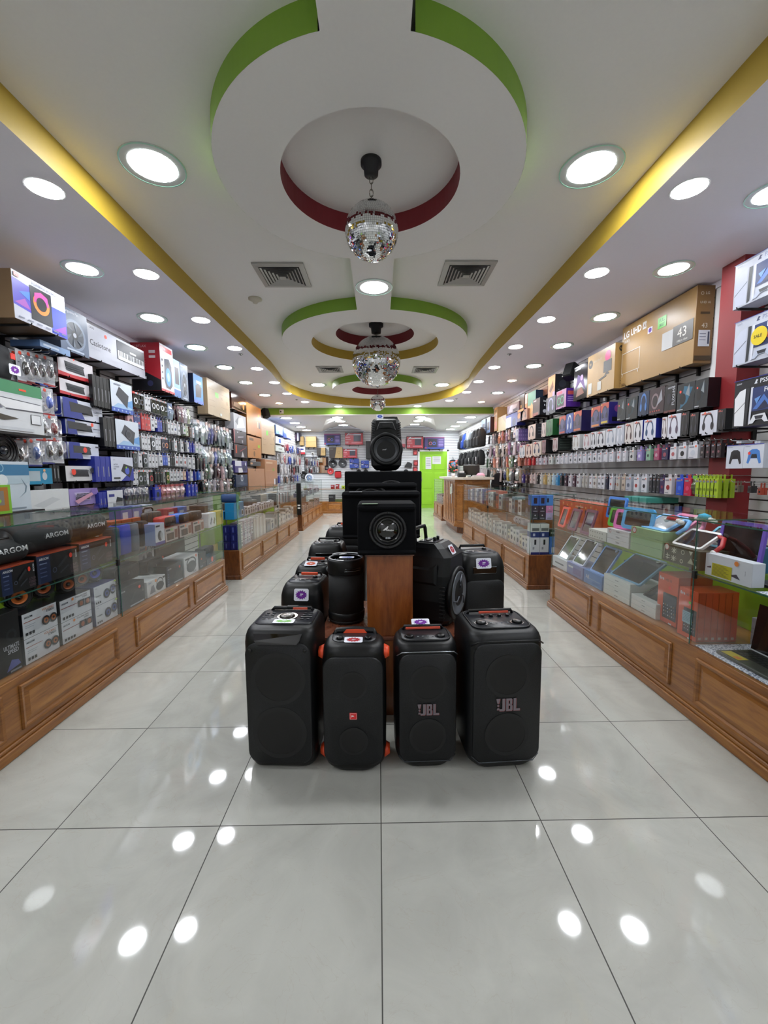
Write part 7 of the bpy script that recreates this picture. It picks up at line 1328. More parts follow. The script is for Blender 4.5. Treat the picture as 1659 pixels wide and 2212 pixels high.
lgs = bfill('#8a673c')+[('e', .3, .90, .09, None, '#d8ccb8'), ('e', .3, .90, .06, None, '#8a673c'), ('t', 'LG', .48, .885, .035, '#d8ccb8', .02), ('t', 'UHD AI', .2, .77, .03, '#d8ccb8', .01, .6), ('r', .25, .635, .78, .665, '#4c3820'), ('t', '43', .35, .46, .06, '#d8ccb8', 0, .35), ('r', .2, .22, .85, .43, W1), ('r', .72, .25, .82, .41, '#4a5068'), ('r', .02, .04, .98, .10, '#4c3a24')]+lines(.26, .62, (.30, .34, .38), '#6a7090', .006)
wc(1, 2.66, 1502, 619, 783, 1346, .15, 'television_carton', 'largest brown television carton with white block print and a 43 inch panel, right wall', '#a07c4c', lg, S=lgs, n=4)
wc(1, 2.60, 1328, 741, 838, 1270, .21, 'computer_carton', 'tan computer carton with pink round sticker, beside the largest television carton', '#a8834c', bfill('#bc9a6a')+[('e', .12, .78, .085, None, '#2c2824'), ('t', 'hp', .075, .74, .09, '#bc9a6a', .01, .09), ('t', 'All-in-One PC', .25, .78, .05, '#d8ccb4', .0, .3), ('e', .76, .80, .10, None, '#f04a90'), ('r', .62, .44, .90, .70, '#4c4c4c'), ('p', [(.72, .44), (.78, .44), (.84, .38), (.66, .38)], '#3c3a38'), ('p', [(.45, .33), (.7, .38), (.74, .35), (.5, .29)], '#3c3a38'), ('r', .06, .06, .20, .32, '#d0d0c8'), ('r', .42, .08, .56, .28, '#d0d0c8')], S=bfill('#ac8850')+[('e', .35, .88, .16, None, '#2c2824'), ('t', 'hp', .24, .855, .05, '#ac8850', .01, .25), ('t', 'ITE OS', .3, .76, .03, '#4c3820', .01, .5), ('e', .8, .62, .08, None, '#6c5030'), ('r', .3, .16, .6, .18, '#4c3820'), ('r', .3, .10, .7, .12, '#4c3820')], n=3)
wc(1, 2.62, 1269, 781, 857, 1240, .20, 'gaming_carton', 'tall dark glossy violet carton left of the tan computer carton', GL('#141018'), [('p', [(.1, .3), (.5, .5), (.9, .2), (.7, .6), (.3, .75)], '#5c3c8c'), ('p', [(.2, .1), (.8, .15), (.6, .35), (.3, .3)], '#8c4c3c'), ('r', .1, .88, .5, .93, '#d8d8e0'), ('e', .6, .62, .1, None, '#c0a0d8')], S=bfill('#101018'), n=2)
RWC = [ # right wall cartons: near px, top, bottom, far px, depth, name, label, base, F, S, arms, xf
 (1199, 808, 860, 1184, .22, 'headset_carton', 'tan and dark carton with dark headset picture high on the right wall', '#22242c', bfill('#b88a68')+[('p', [(.2, .4), (.7, .8), (.8, .5), (.4, .3)], '#5c3c34'), ('r', .7, 0, 1, .3, '#b098c0')], [('e', .5, .6, .25, .15, '#3c404c'), ('r', .2, .35, .3, .38, '#9a9ca8'), ('r', .45, .35, .55, .38, '#9a9ca8'), ('r', .7, .35, .8, .38, '#9a9ca8'), ('e', .5, .12, .3, .1, '#4a6078')], 1, 2.60),
 (1223, 838, 878, 1202, .20, 'headset_carton', 'magenta and violet carton with two green rings, upper right wall', '#4c2070', bfill('#c080b0')+[('r', .05, .1, .8, .75, '#2c1c28'), ('e', .28, .42, .17, None, '#50c890', .8), ('e', .60, .45, .17, None, '#50c890', .8), ('r', .1, .8, .6, .93, '#e05070')], bfill('#54288a')+[('r', .1, .65, .7, .85, '#c05050')]+lines(.1, .8, (.5, .4, .3), '#a888c8', .04), 2, 2.58),
 (1200, 853, 890, 1180, .15, 'headset_carton', 'grey windowed carton with a headset, left of the magenta one', '#3c3e4a', bfill('#4c4e5c')+head(.5, .5, .28, '#9a98c0', '#4c4e5c'), [], 1, 2.58),
 (1166, 858, 895, 1151, .20, 'speaker_carton', 'dark brown and black speaker carton with white marks, upper right wall', '#16171f', bfill('#4c302c')+[('r', 0, 0, .8, .18, '#a84c40'), ('r', .1, .84, .5, .92, W1)], [('t', 'havit', .3, .72, .12, W1, .02, .4), ('r', .35, .5, .42, .6, W1), ('r', .5, .48, .85, .56, W1), ('e', .4, .2, .14, None, '#b8bcc8'), ('r', .7, .86, 1, .93, W1)], 2, 2.58),
 (1157, 842, 900, 1140, .16, 'gadget_carton', 'tall teal and tan carton beside the dark speaker carton', '#122c44', bfill('#d8b890')+[('r', 0, .5, 1, 1, '#58a8a0'), ('p', [(.1, .1), (.8, .3), (.5, .6)], '#e8c898')], bfill('#14304c'), 1, 2.60),
 (1183, 834, 851, 1163, .10, 'gadget_carton', 'brown and navy carton standing behind the dark speaker carton', '#14203c', bfill('#8c5c48')+[('r', .1, .1, .5, .3, '#c8a890')], bfill('#14203c'), 1, 2.72),
 (1139, 850, 902, 1134, .18, 'gadget_carton', 'narrow tan and pink carton far along the upper right wall', '#b89068', [('r', 0, .6, 1, 1, '#d8c8d8')], [], 1, 2.60),
 (1133, 850, 881, 1122, .14, 'gadget_carton', 'tall dark brown carton with a yellow label, far upper right wall', '#1c1410', bfill('#241a14')+[('r', .2, .1, .5, .3, '#c89850'), ('r', .2, .4, .8, .8, '#4c3828')], [], 1, 2.64),
 (1139, 882, 905, 1125, .14, 'headset_carton', 'small rose brown carton with headset, far upper right wall', '#a87868', bfill('#a88070')+head(.5, .5, .26, '#3c3038', '#a88070'), [], 1, 2.56),
 (1121, 866, 886, 1096, .16, 'gadget_carton', 'violet and white glossy carton, far upper right wall', '#7c6c80', bfill('#8a7c8c')+[('p', [(.1, .2), (.6, .1), (.9, .8), (.3, .9)], '#c8c0cc'), ('r', .5, .1, .9, .4, '#4c4c60')], [], 1, 2.62),
 (1117, 889, 918, 1093, .16, 'gadget_carton', 'white and indigo carton, far right wall above the hooks', '#303890', bfill('#5058a8')+[('r', 0, 0, .5, .8, '#dcdce8'), ('e', .75, .3, .15, .3, '#2c2c60')], [], 2, 2.58),
 (1093, 895, 928, 1074, .16, 'gadget_carton', 'cream and tan folded carton, far right wall', '#c8b088', bfill('#d8c8a0')+[('p', [(.5, 1), (1, .4), (1, 1)], '#c0a890')], [], 1, 2.58),
 (1132, 881, 907, 1117, .16, 'gadget_carton', 'violet carton with an orange spot, far right wall', '#4c3068', bfill('#54386c')+[('e', .3, .5, .2, .25, '#e8944c'), ('r', .1, .8, .9, 1, '#d8a868')], [], 1, 2.56),
 (1074, 879, 930, 1068, .26, 'gadget_carton', 'tall tan carton with dark marks by the green beam, right wall', '#b88c54', [('r', .3, .8, .7, .9, '#4c3c28'), ('r', .3, .6, .7, .7, '#4c3c28'), ('r', .2, .1, .8, .4, '#d87868')], bfill('#b08450'), 1, 2.56),
 (1059, 900, 934, 1051, .3, 'speaker_carton', 'blue and white carton with dark tower picture, nearer of two, far right wall', '#3a1c1c', bfill('#7ca0d8')+[('r', .2, .2, .8, .7, '#4c4c5c')], bfill('#4a2420'), 1, 2.52),
 (1049, 904, 937, 1040, .3, 'speaker_carton', 'blue and white carton with dark tower picture, farther of two, far right wall', '#10204c', bfill('#7ca8e0')+[('r', .2, .2, .8, .7, '#4c4c6c')], bfill('#101c48'), 1, 2.52),
]
for n_, yt, yb, f_, D, nm, lb, base, F, S, na, xf in RWC: wc(1, xf, n_, yt, yb, f_, D, nm, lb, base, F, S, n=na)
# headset shelf row
hs = lambda bg, c, bar: bfill(bg)+[('p', [(0, .55), (1, .75), (1, 1), (0, 1)], '#c8503c')]+[('e', .5, .55, .34, .32, c), ('e', .5, .55, .26, .25, bg), ('r', .1, .1, .9, .3, bg), ('e', .24, .40, .12, .13, c), ('e', .76, .40, .12, .13, c), ('r', .1, .04, .9, .14, bar), ('e', .12, .93, .06, None, '#f0c860')]
drk = lambda k: bfill('#1c2024')+[('p', [(.2, .1), (.6, .3), (.9, .8), (.4, .9)], k), ('e', .35, .45, .18, .2, '#0a0b0d'), ('e', .2, .72, .06, None, '#ff5a48'), ('p', [(.5, .6), (.7, .95), (.75, .5)], '#8a9298'), ('r', .05, .06, .4, .09, '#c8ccd0')]
RA_ = [(1529, 815, 878, 1501, GL('#0c1216'), drk('#10222c'), 'dark teal film wrapped headset carton'), (1500, 822, 884, 1463, GL('#101418'), drk('#2c6480'), 'dark film wrapped carton with a light blue strip'),
 (1461, 828, 888, 1436, '#0c0a0e', bfill('#120e12')+[('t', 'HAVIT', .25, .86, .07, '#c8ccd4', .02, .5), ('t', 'FUXI-H4', .88, .25, .14, '#b0b4bc', .02, None, 1), ('e', .4, .5, .2, .2, '#24202c'), ('r', 0, 0, 1, .08, '#6a2c28')], 'black headset carton with vertical lettering'),
 (1435, 833, 891, 1403, GL('#2c1c20'), bfill('#38242a')+[('e', .4, .5, .25, .3, '#8a7478'), ('e', .4, .5, .18, .22, '#2c2024'), ('p', [(.5, .3), (.9, .5), (.8, .9)], '#a0a0a8')]+[('r', .08+.15*i, .1, .16+.15*i, .15, '#b04a40') for i in range(5)], 'red brown windowed headset carton'),
 (1402, 843, 894, 1379, GL('#142038'), bfill('#182a48')+head(.5, .5, .28, '#4c80c8', '#182a48'), 'dark blue film wrapped headset carton'),
 (1377, 855, 903, 1353, GL('#0c1418'), drk('#14323c'), 'black film wrapped carton, second from the violet ones'), (1352, 860, 906, 1334, GL('#181c20'), drk('#2c3034'), 'charcoal film wrapped carton beside the violet ones'),
 (1315, 868, 914, 1298, '#2c2470', hs('#4c4878', '#2c2438', '#d8b840'), 'violet and orange headset carton with a yellow bar'), (1297, 876, 921, 1277, '#2c2470', hs('#54507c', '#2c2438', '#e08840'), 'violet and orange headset carton with an orange bar'),
 (1256, 886, 930, 1239, '#241c50', hs('#544460', '#3c2c34', '#d0683c'), 'violet carton with brown headset'), (1238, 891, 933, 1223, '#24408c', bfill('#3450a0')+head(.5, .5, .28, '#e4e6ee', '#3450a0'), 'blue headset carton with a white headset'),
 (1222, 897, 936, 1208, '#3c2c58', hs('#544c7c', '#2c2840', '#c84838'), 'violet and red headset carton'), (1194, 904, 939, 1180, '#1c5428', bfill('#2c6c34')+head(.5, .5, .28, '#142c18', '#2c6c34'), 'green headset carton'),
 (1179, 912, 942, 1170, '#c8b0a8', bfill('#d8c4bc')+head(.5, .5, .28, '#7c6c6c', '#d8c4bc'), 'narrow white headset carton left of the green one'), (1157, 915, 947, 1141, '#20242c', bfill('#e0c8bc')+head(.45, .5, .28, '#3c3034', '#e0c8bc'), 'cream headphone carton with dark picture'), (1120, 926, 952, 1114, '#5c4c98', bfill('#dcdcec')+head(.5, .5, .28, '#3c4060', '#dcdcec'), 'white and violet headphone carton, farthest of the row')]
for i, (n_, yt, yb, f_, base, F, lb) in enumerate(RA_):
    S_ = {7: bfill('#2c2474')+[('e', .5, .7, .2, None, '#7c3c80'), ('r', .2, .1, .8, .3, '#101018'), ('p', [(1, 0), (1, 1), (.6, .3)], '#7c2c60')], 12: bfill('#1f5c2c')+[('e', .5, .6, .2, None, '#123818')], 14: bfill('#24282f')+lines(.2, .8, (.3, .5, .7), '#6a7484', .03), 15: bfill('#6c5ca0')+[('r', .2*q, .1+.3*r_, .2*q+.12, .25+.3*r_, '#8c7cc0') for q in range(5) for r_ in range(3)]}.get(i, ())
    wc(1, 2.56, n_, yt, yb, f_, .20, 'headset_carton', lb+', right wall top row', base, F, S_, n=1)
# headphone row below
hb = lambda bg, c: bfill(bg)+head(.5, .48, .30, c, bg)+[('r', .1, .86, .65, .92, '#a8605c'), ('e', .3, .93, .06, None, '#ff7a60')]
RB_ = [(1567, 882, 927, 1550, '#101014', hb('#141418', '#3a3a42'), 'black'), (1549, 885, 933, 1512, '#d8d8e4', hb('#d8dae6', '#26242c'), 'wide white'), (1508, 890, 940, 1490, '#101014', hb('#141418', '#40424c'), 'second black'), (1488, 888, 938, 1471, '#101014', hb('#16161a', '#3a3a42'), 'third black'),
 (1470, 892, 942, 1442, '#d8dae8', hb('#dcdeea', '#5c4c60'), 'white and mauve'), (1441, 900, 943, 1430, '#5c4840', hb('#e0dce0', '#5c4840'), 'narrow white'), (1417, 903, 945, 1391, '#28308c', hb('#dfe2f0', '#2c5078'), 'white with blue side'), (1388, 907, 950, 1369, '#2c3c9c', hb('#e2e0e4', '#34343c'), 'white microphone'),
 (1368, 912, 954, 1350, '#d8d0cc', hb('#dcd4d0', '#4c2c28'), 'white with dark red headphone'), (1348, 917, 958, 1331, '#b8bcc8', hb('#c0c4d0', '#e8eaf2'), 'clear grey'), (1330, 924, 960, 1309, '#d0d2da', hb('#d8dae2', '#a0a8b8'), 'pale grey'), (1307, 930, 962, 1289, '#d8d8dc', hb('#dcdce0', '#343848'), 'white with dark headphone'), (1288, 932, 965, 1276, '#d8d8dc', hb('#dedee2', '#2c2c34'), 'narrow white dark cup'),
 (1275, 936, 967, 1260, '#d0ccd0', hb('#d8d4d8', '#b88890'), 'white with pink headphone'), (1252, 938, 968, 1237, '#d8d8d8', hb('#dcdcdc', '#b0a8a0'), 'white with beige headphone'), (1205, 945, 972, 1194, '#2c302e', hb('#c8b8b8', '#8c5c60'), 'dark green sided'), (1179, 950, 977, 1171, '#1c1e20', hb('#9c7c80', '#5c3c44'), 'mauve fronted'),
 (1169, 953, 982, 1151, '#e0ccbc', hb('#e4d4c8', '#24305c'), 'cream with navy headphone'), (1150, 958, 985, 1136, '#e0c4b4', hb('#e4ccc0', '#503040'), 'cream with brown headphone'), (1134, 961, 986, 1122, '#d8b8a8', hb('#dcdce0', '#8ca0b0'), 'farthest pale')]
for i, (n_, yt, yb, f_, base, F, lb) in enumerate(RB_):
    D_ = .2 if i in (15, 16) else .10
    wc(1, 2.56, n_, yt, yb, f_, D_, 'headphone_carton', lb+' headphone carton, second row of the right wall', base, F, bfill('#26302c')+lines(.15, .85, (.2, .4, .6, .8), '#5c6860', .04) if i == 15 else (), n=1)
# small rows on hooks
eb = lambda c, c2='#3a3c44', w_=.075, d=.03: ('B', w_, .13, d, c, c2)
WE = '#dcdce4'
RC = [(1555, eb('#2c1c22', '#8c5c64', .04)), (1543, eb('#2c1c22', '#8c5c64', .04)), (1531, eb('#2c1c22', '#8c5c64', .04)), (1519, eb('#2c2428', '#8c8480', .04)), (1499, eb(WE, '#c8ccd8', .10)), (1476, eb(WE, '#1c1c20', .09)), (1456, eb(WE, '#b86068')), (1438, eb('#28204c', '#a04c58', .08)), (1420, eb('#a8486c', '#c8a0b0', .07)), (1402, eb('#8cb89c', '#2c3c34', .06)), (1383, eb('#9888c4', '#d8d0e8', .07)), (1366, eb('#d0d0d0', '#1c1c20', .07)), (1350, eb(WE, '#b8b8c0', .05)), (1338, eb(WE, '#c87878', .07)),
      (1322, eb(WE, '#b8c0d0')), (1309, eb(WE, '#dcdce8')), (1297, eb(WE, '#8a8c98')), (1286, eb(WE, '#1c1c20')), (1275, eb(WE)), (1264, eb(WE, '#c8c8d4')), (1254, eb(WE, '#1c1c20')), (1244, eb(WE, '#3c3c44')), (1234, eb(WE)), (1224, eb(WE, '#d0d0d8')), (1215, eb(WE, '#b0b4c0')), (1206, eb(WE)), (1190, eb('#d4d8d4', '#5c6060', .10)), (1177, eb('#d8d0d8', '#a83048')), (1168, eb('#d8d4e0', '#2c305c')), (1161, eb('#c8b8c0', '#3c2c34')), (1152, eb('#c02830', '#d86058', .08)), (1143, eb('#c8282c', '#d86058', .08)), (1135, eb('#c86c64', '#e0b0a8', .06))]
for i, (px, st) in enumerate(RC): y = yrow(1, px, 1.45, XRF); peg(1, y, 1.525, st, 4, f'right wall earbud row, {NTH[i]} hook', gap=.05, name='earbud_carton')
ph = lambda c, c2='#3a3c44', w_=.07: ('B', w_, .165, .03, c, c2)
RD_ = [(1548+0, ph('#b0cc30', '#7c9420', .045)), (1540, ph('#b0cc30', '#7c9420', .045)), (1532, ph('#b0cc30', '#7c9420', .045)), (1524, ph('#b0cc30', '#7c9420', .045)), (1516, ph('#b0cc30', '#7c9420', .045)), (1509, ph('#b0cc30', '#7c9420', .045)), (1499, ('G', .06, .15, .03, '#80c840', '#5c6c4c')), (1487, ph('#c81c48', '#e04870', .08)), (1470, ph('#2454d0', '#4878e8', .08)), (1445, ph('#dcd4d8', '#a03030', .09)), (1432, ph('#3c2c58', '#8c3c50', .06)), (1423, ph('#2c2c30', '#5c5c64', .04)), (1415, ph('#2c2c30', '#5c5c64', .04)), (1407, ph('#34343a', '#5c5c64', .04)), (1393, ph(WE, '#26282c', .08)), (1376, ph(WE, '#b04038', .08)), (1359, ph('#b8bcc8', '#6a7080', .09)), (1348, ph('#c8b8a8', '#6a5c54', .06)), (1336, ph('#bcb8b4', '#a0806c', .07)),
       (1321, ph(WE, '#c85040', .06)), (1312, ph('#1c2038', '#3c4060', .05)), (1304, ph(WE, '#2c2c30', .06)), (1296, ph(WE, '#3c3c3c', .06)), (1286, ph('#d4d0cc', '#7c6c64', .08)), (1277, ph(WE, '#8c5c50', .06)), (1268, ph('#b8b4b0', '#8c8478', .05)), (1261, ph('#c0bcb4', '#a89c88', .05)), (1250, ph('#d8d8dc', '#70404c', .08)), (1241, ph('#4c2c3c', '#dcd0d8', .07)), (1232, ph('#dcd8e0', '#3c2830', .07)), (1223, ph('#3c2430', '#d8ccd4', .07)), (1213, ph('#24282c', '#7c4c50', .06)), (1204, ph('#3c90c8', '#70b8e0', .07)), (1195, ph('#c8e0ec', '#3c90c8', .05)), (1186, ph('#d8d4c4', '#8c7c58', .07)), (1177, ph('#c8a868', '#e0c898', .08)), (1169, ph('#dcdcd8', '#3c3c3c', .06)), (1162, ph('#201c1e', '#d8d4d4', .06)), (1155, ph('#dcc8c4', '#502c2c', .07)), (1147, ph('#dcc8c4', '#a84038', .07)), (1138, ph('#40282c', '#dcc8c4', .08)), (1130, ph('#3c2c78', '#dcdcec', .10))]
for i, (px, st) in enumerate(RD_): y = yrow(1, px, 1.16, XRF); peg(1, y, 1.255, st, 3, f'right wall phone case row, {NTH[i]} hook', gap=.05, name='phone_case_carton')
for i, px in enumerate((1355, 1371, 1388)): # teal cartons low behind the case
    y = yrow(1, px, 1.02, 2.45); carton('teal_carton', f'{NTH[i]} from the far end of the low teal cartons behind the near right counter', 'box', .10, .3, .05, '#4a9c90', [], T=[('r', .1, .1, .9, .9, '#58a89c')], loc=(2.45, y, 1.0), rz=RZ); arms(1, y-.02, y+.02, 1.0, 2.45, 1, f'{NTH[i]} teal carton')
# far hanging rows on the right wall
bagrow(1, 2.12, span(1056, 1112, 9), (.2, .24), ['#2c2428', '#d0c4c8', '#3c3438', '#d87c50', '#c87868', '#b88cac', '#d0a8a0'], 'far right wall upper hook row', 'BG', .12, 3)
bagrow(1, 1.86, span(1052, 1118, 11), (.22, .26), ['#241c20', '#c8b8c0', '#8c5c84', '#d8c8b0', '#2c2430', '#dcd4d0', '#c08878', '#a87ca8'], 'far right wall second hook row', 'GB', .12, 3)
bagrow(1, 1.60, span(1052, 1120, 11), (.22, .24), ['#3c5c40', '#2c2428', '#d89078', '#d8a090', '#24201f', '#c0b8b8', '#d8806c', '#8c9c5c'], 'far right wall third hook row', 'BG', .12, 3)
bagrow(1, 1.34, span(1046, 1122, 12), (.22, .26), ['#c8d0cc', '#2c2c30', '#b8bcb8', '#a08c78', '#1c1a1c', '#d8c8c4', '#3c4c90', '#c8b860'], 'far right wall fourth hook row', 'GB', .14, 3)
bagrow(1, 1.10, span(1086, 1112, 5), (.2, .22), ['#141315', '#18171a', '#101012'], 'far right wall lowest black hook row', 'G', .14, 3)
# wall mounted black speakers, cameras
def wall_speaker(loc, rz, label):
    t = thing('wall_speaker', label, 'speaker', loc); t.rotation_euler = (math.radians(-22), 0, rz)
    mb = MB(); mb.loft([[(x, y, z) for x, y, z in rrect(.15, .13, .02, q, 0, 0, 3)] for q in (-.10, .10)], BODY, False); mb.build('cabinet', t)
    mb = MB(); mb.box(-.065, .065, -.072, -.064, -.088, .088, GRILL, .006); mb.build('front_grille', t); mb = MB(); mb.tube([(0, .06, 0), (0, .13, .02)], .012, DARKM, 8); mb.build('wall_bracket', t)
p = U(570, 893, x=-2.70); wall_speaker((-2.66, p.y, p.z), math.radians(60), 'small black wall speaker tilted under the left end of the green beam')
p = U(1233, 803, x=2.66); wall_speaker((2.66, p.y, p.z), math.radians(-62), 'small black wall speaker tilted on the right slat wall near the tall violet carton')
def cctv(loc, rz, label, white=True):
    t = thing('security_camera', label, 'camera', loc, rz)
    mb = MB(); mb.box(-.05, .05, -.03, .0, -.05, .05, mat('#d8d8d4', .4), .006); mb.build('junction_box', t)
    mb = MB(); mb.lathe([(.028, 0), (.030, -.05), (.022, -.075), (0, -.075)], mat('#d8d8d4', .35), (0, -.03, -.012), 'y', 24); mb.build('housing', t); mb = MB(); mb.lathe([(.020, -.076), (.018, -.08), (0, -.082)], GLOSS, (0, -.03, -.012), 'y', 20); mb.build('lens', t)
p = U(608, 889, y=10.19); cctv((p.x, 10.218, p.z), 0, 'white security camera on the green beam, left end')
p = U(1555, 862, x=2.70); cctv((XR-.001, p.y, p.z), math.radians(-50)-.35, 'white security camera with black lens on the right slat wall beside the red pillar')
# ---------------- game consoles right of the pillar
def console(z0, z1, lb, dark, sale=False, D=.13, ya=2.50, yb=2.925):
    bg = '#c4c8d6' if not dark else '#14161e'; H = z1-z0
    F = bfill(bg)+[('t', 'PS5', .42, .86, .09, '#8a90b0' if not dark else W1, .02, .25), ('p', [(.33, .86), (.36, .95), (.39, .93), (.37, .90), (.38, .86)], '#3c4060' if not dark else W1), ('p', [(.04, .04), (.20, .02), (.20, .80), (.10, .76), (.02, .62)], '#f0f1f6' if dark else '#c8cde0'), ('p', [(.02, .30), (.20, .52), (.20, .505), (.02, .285)], '#20242c'), ('p', [(.21, .03), (.25, .06), (.27, .80), (.22, .80)], '#2c2e34'), ('p', [(.28, .03), (.31, .06), (.33, .80), (.29, .80)], '#dfe2ee'),
        ('r', .32, .30, .98, .78, '#24366c'), ('t', 'FORTNITE', .50, .66, .10, W1, .03, .46), ('p', [(.34, .34), (.50, .62), (.62, .40), (.80, .60), (.96, .32)], '#4c78c8'), ('p', [(.40, .32), (.52, .50), (.60, .34)], '#1c2448'), ('p', [(.66, .33), (.76, .52), (.86, .33)], '#8cb4e8'), ('p', [(.36, .55), (.46, .60), (.40, .44)], '#6a9ce0'),
        ('p', [(.30, .05), (.36, .22), (.54, .24), (.60, .06), (.54, .06), (.50, .12), (.40, .12), (.36, .05)], '#eceef4' if dark else '#c0c8dc'), ('p', [(.40, .13), (.50, .13), (.52, .20), (.38, .20)], '#2a2c34'), ('t', 'SONY', .05, .90, .035, '#8a90a0' if not dark else W1, .01), ('r', 0, .985, 1, 1, '#34388c')]
    if sale: F += [('r', .52, .42, .98, .54, '#a02430'), ('e', .40, .52, .12, None, '#e8cc20'), ('t', 'SALE', .325, .485, .07, '#2c2c10', .02, .16)]
    # near end hidden; u runs from the far end
    o = carton('console_carton', lb, 'box', yb-ya, D, H, bg if not dark else '#1a1a60', F, loc=(2.46, (ya+yb)/2, z0), rz=RZ)
    arms(1, yb-.08, yb-.02, z0, 2.46, 1, ' '.join(lb.split()[:10]))
    return o
a = [U(1586, y, x=2.46).z for y in (578, 670, 700, 793)]; b = [U(1585, y, x=2.46).z for y in (826, 925)]
console(a[1], a[0], 'white game console carton, top of three beside the red pillar', False, ya=2.42, yb=U(1586, 620, x=2.46).y)
console(a[3], a[2], 'white game console carton with yellow sale sticker, middle of three beside the pillar', False, True, ya=2.42, yb=U(1586, 740, x=2.46).y)
console(b[1], b[0], 'dark game console carton, lowest of three beside the red pillar', True, ya=2.42, yb=U(1585, 870, x=2.46).y)
pad_ = lambda c1, c2, dot: bfill('#dfe3f0')+[('p', [(.18, .22), (.28, .70), (.42, .78), (.66, .78), (.80, .70), (.90, .22), (.80, .18), (.70, .40), (.38, .40), (.28, .18)], c1), ('p', [(.38, .42), (.70, .42), (.66, .58), (.42, .58)], c2), ('t', 'PlayStation', .08, .88, .05, '#6a7088', .0, .3), ('r', 0, .97, 1, 1, '#4a50b0')]+([('e', .30, .62, .07, None, '#ff4a40')] if dot else [])
def ctrl(px1, px0, yt, yb, F, lb, xf): o = wcarton(1, xf, px1, yt, yb, px0, .07, 'controller_carton', lb, 'box', '#d8dcea', F)
ctrl(1606, 1569, 960, 1012, pad_('#22242a', '#14151a', False), 'white carton with black game controller, left of the blue one', 2.50)
ctrl(1650, 1606, 957, 1011, pad_('#4c88d8', '#2a2c34', True), 'white carton with blue game controller beside the red pillar', 2.46)
for px, lb in ((1590, 'black'), (1630, 'blue')):
    p = U(px, 955, x=2.5); mb = MB(); mb.tube([(XR, p.y, p.z+.01), (2.47, p.y, p.z+.01), (2.46, p.y, p.z+.02)], .003, CHROME, 6); mb.box(2.52, 2.60, p.y-.02, p.y+.02, p.z-.008, p.z+.006, P(W1)); tag(mb.build('wall_hook'), f'chrome wall hook with white hang tab over the {lb} controller carton', 'hook')
for px, z_, c, lb in ((1618, 1.21, '#3a3a3c', 'dark plug'), (1640, 1.20, '#c04a30', 'orange and blue trinket'), (1590, 1.21, '#8a7c6c', 'tan plug')):
    y = yrow(1, px, z_-.05, 2.62); peg(1, y, z_, ('B', .03, .07, .02, c, '#26282c'), 2, f'lower right hooks with {lb}', 2.62, name='charger_pack')
mb = MB(); mb.box(XR-.004, XR, 3.5, 3.56, 1.5, 2.8, WHT); tag(mb.build('cable_trunking'), 'vertical white cable trunking strip on the right slat wall left of the pillar', 'trunking')
# ---------------- backpacks
def backpack(px, yt, xf, w_, h, d, c1, c2, label, tagw=False):
    p = U(px, yt, x=xf); t = thing('backpack', label, 'backpack', (xf, p.y, p.z-h), RZ)
    mb = MB(); mb.loft([rrect(w_*a, d*b, .04, z*h, 0, d/2, 3) for z, a, b in ((0, .8, .7), (.04, .95, .95), (.3, 1, 1), (.6, .96, .9), (.85, .85, .75), (.95, .6, .6), (1, .3, .4))], mat(c1, .85, kind='cloth')); mb.build('main_bag', t)
    mb = MB(); mb.loft([rrect(w_*.8*a, .05*b, .02, z*h*.5+.02, 0, -.012, 3) for z, a, b in ((0, .9, .6), (.1, 1, 1), (.8, .98, .9), (1, .8, .4))], mat(c2, .85, kind='cloth')); mb.box(-w_*.33, w_*.33, -.042, -.036, h*.40, h*.405, SILV); mb.build('front_pocket', t)
    mb = MB(); mb.tube([(-.03, d*.5, h*.97), (-.025, d*.5, h*1.05), (.025, d*.5, h*1.05), (.03, d*.5, h*.97)], .006, RUB, 6); mb.build('haul_loop', t)
    for s in (-1, 1): mb = MB(); mb.tube([(s*.05, d*.85, h*.92), (s*w_*.42, d*.95, h*.6), (s*w_*.4, d*.9, h*.15)], .010, RUB, 6); mb.build('shoulder_strap', t)
    q = MB(); q.tube([(XR, p.y, p.z+h*.042), (xf+.03, p.y, p.z+h*.042), (xf+.02, p.y, p.z+h*.08)], .004, DARKM, 5); tag(q.build('wall_hook'), f'black wall hook holding the {label[:46].strip()}', 'hook')
    if tagw: mb = MB(); mb.box(-.02, .02, -.046, -.044, h*.3, h*.55, WHT); mb.build('price_tag', t)
BP = [('#16171a', '#1c1e22', 'black backpack nearest the camera in the upper row'), ('#1c1e22', '#222428', 'dark grey backpack, second in the upper row'), ('#22252a', '#2a2e34', 'charcoal backpack, third in the upper row'), ('#8a949c', '#5c646c', 'light grey backpack, fourth in the upper row'), ('#9aa4ac', '#3c4248', 'grey and black backpack, fifth in the upper row'), ('#2c50b0', '#2448a0', 'blue backpack, sixth in the upper row'), ('#14161a', '#1c1e24', 'black backpack at the far end of the upper row')]
for i, (c1, c2, lb) in enumerate(BP): px = 1033-i*6.8; backpack(px, 925+i*2.4, 2.34-.02*(i % 2), .27, .42, .16, c1, c2, lb)
for i in range(6): px = 1032-i*8; backpack(px, 972+i*1.5, 2.36, .30, .36, .15, '#141518', '#1a1b1f', f'black backpack, {NTH[i]} from the camera in the lower row', i in (0, 2))
for i in range(6):
    y = 9.6+i*.14; peg(1, y, 1.36, ('B', .05, .16, .04, ['#d8d8dc', '#b8bcc4'][i % 2], '#4c3c3c'), 3, f'bottle row by the cash desk, {NTH[i]} hook', 2.4, name='bottle_pack')
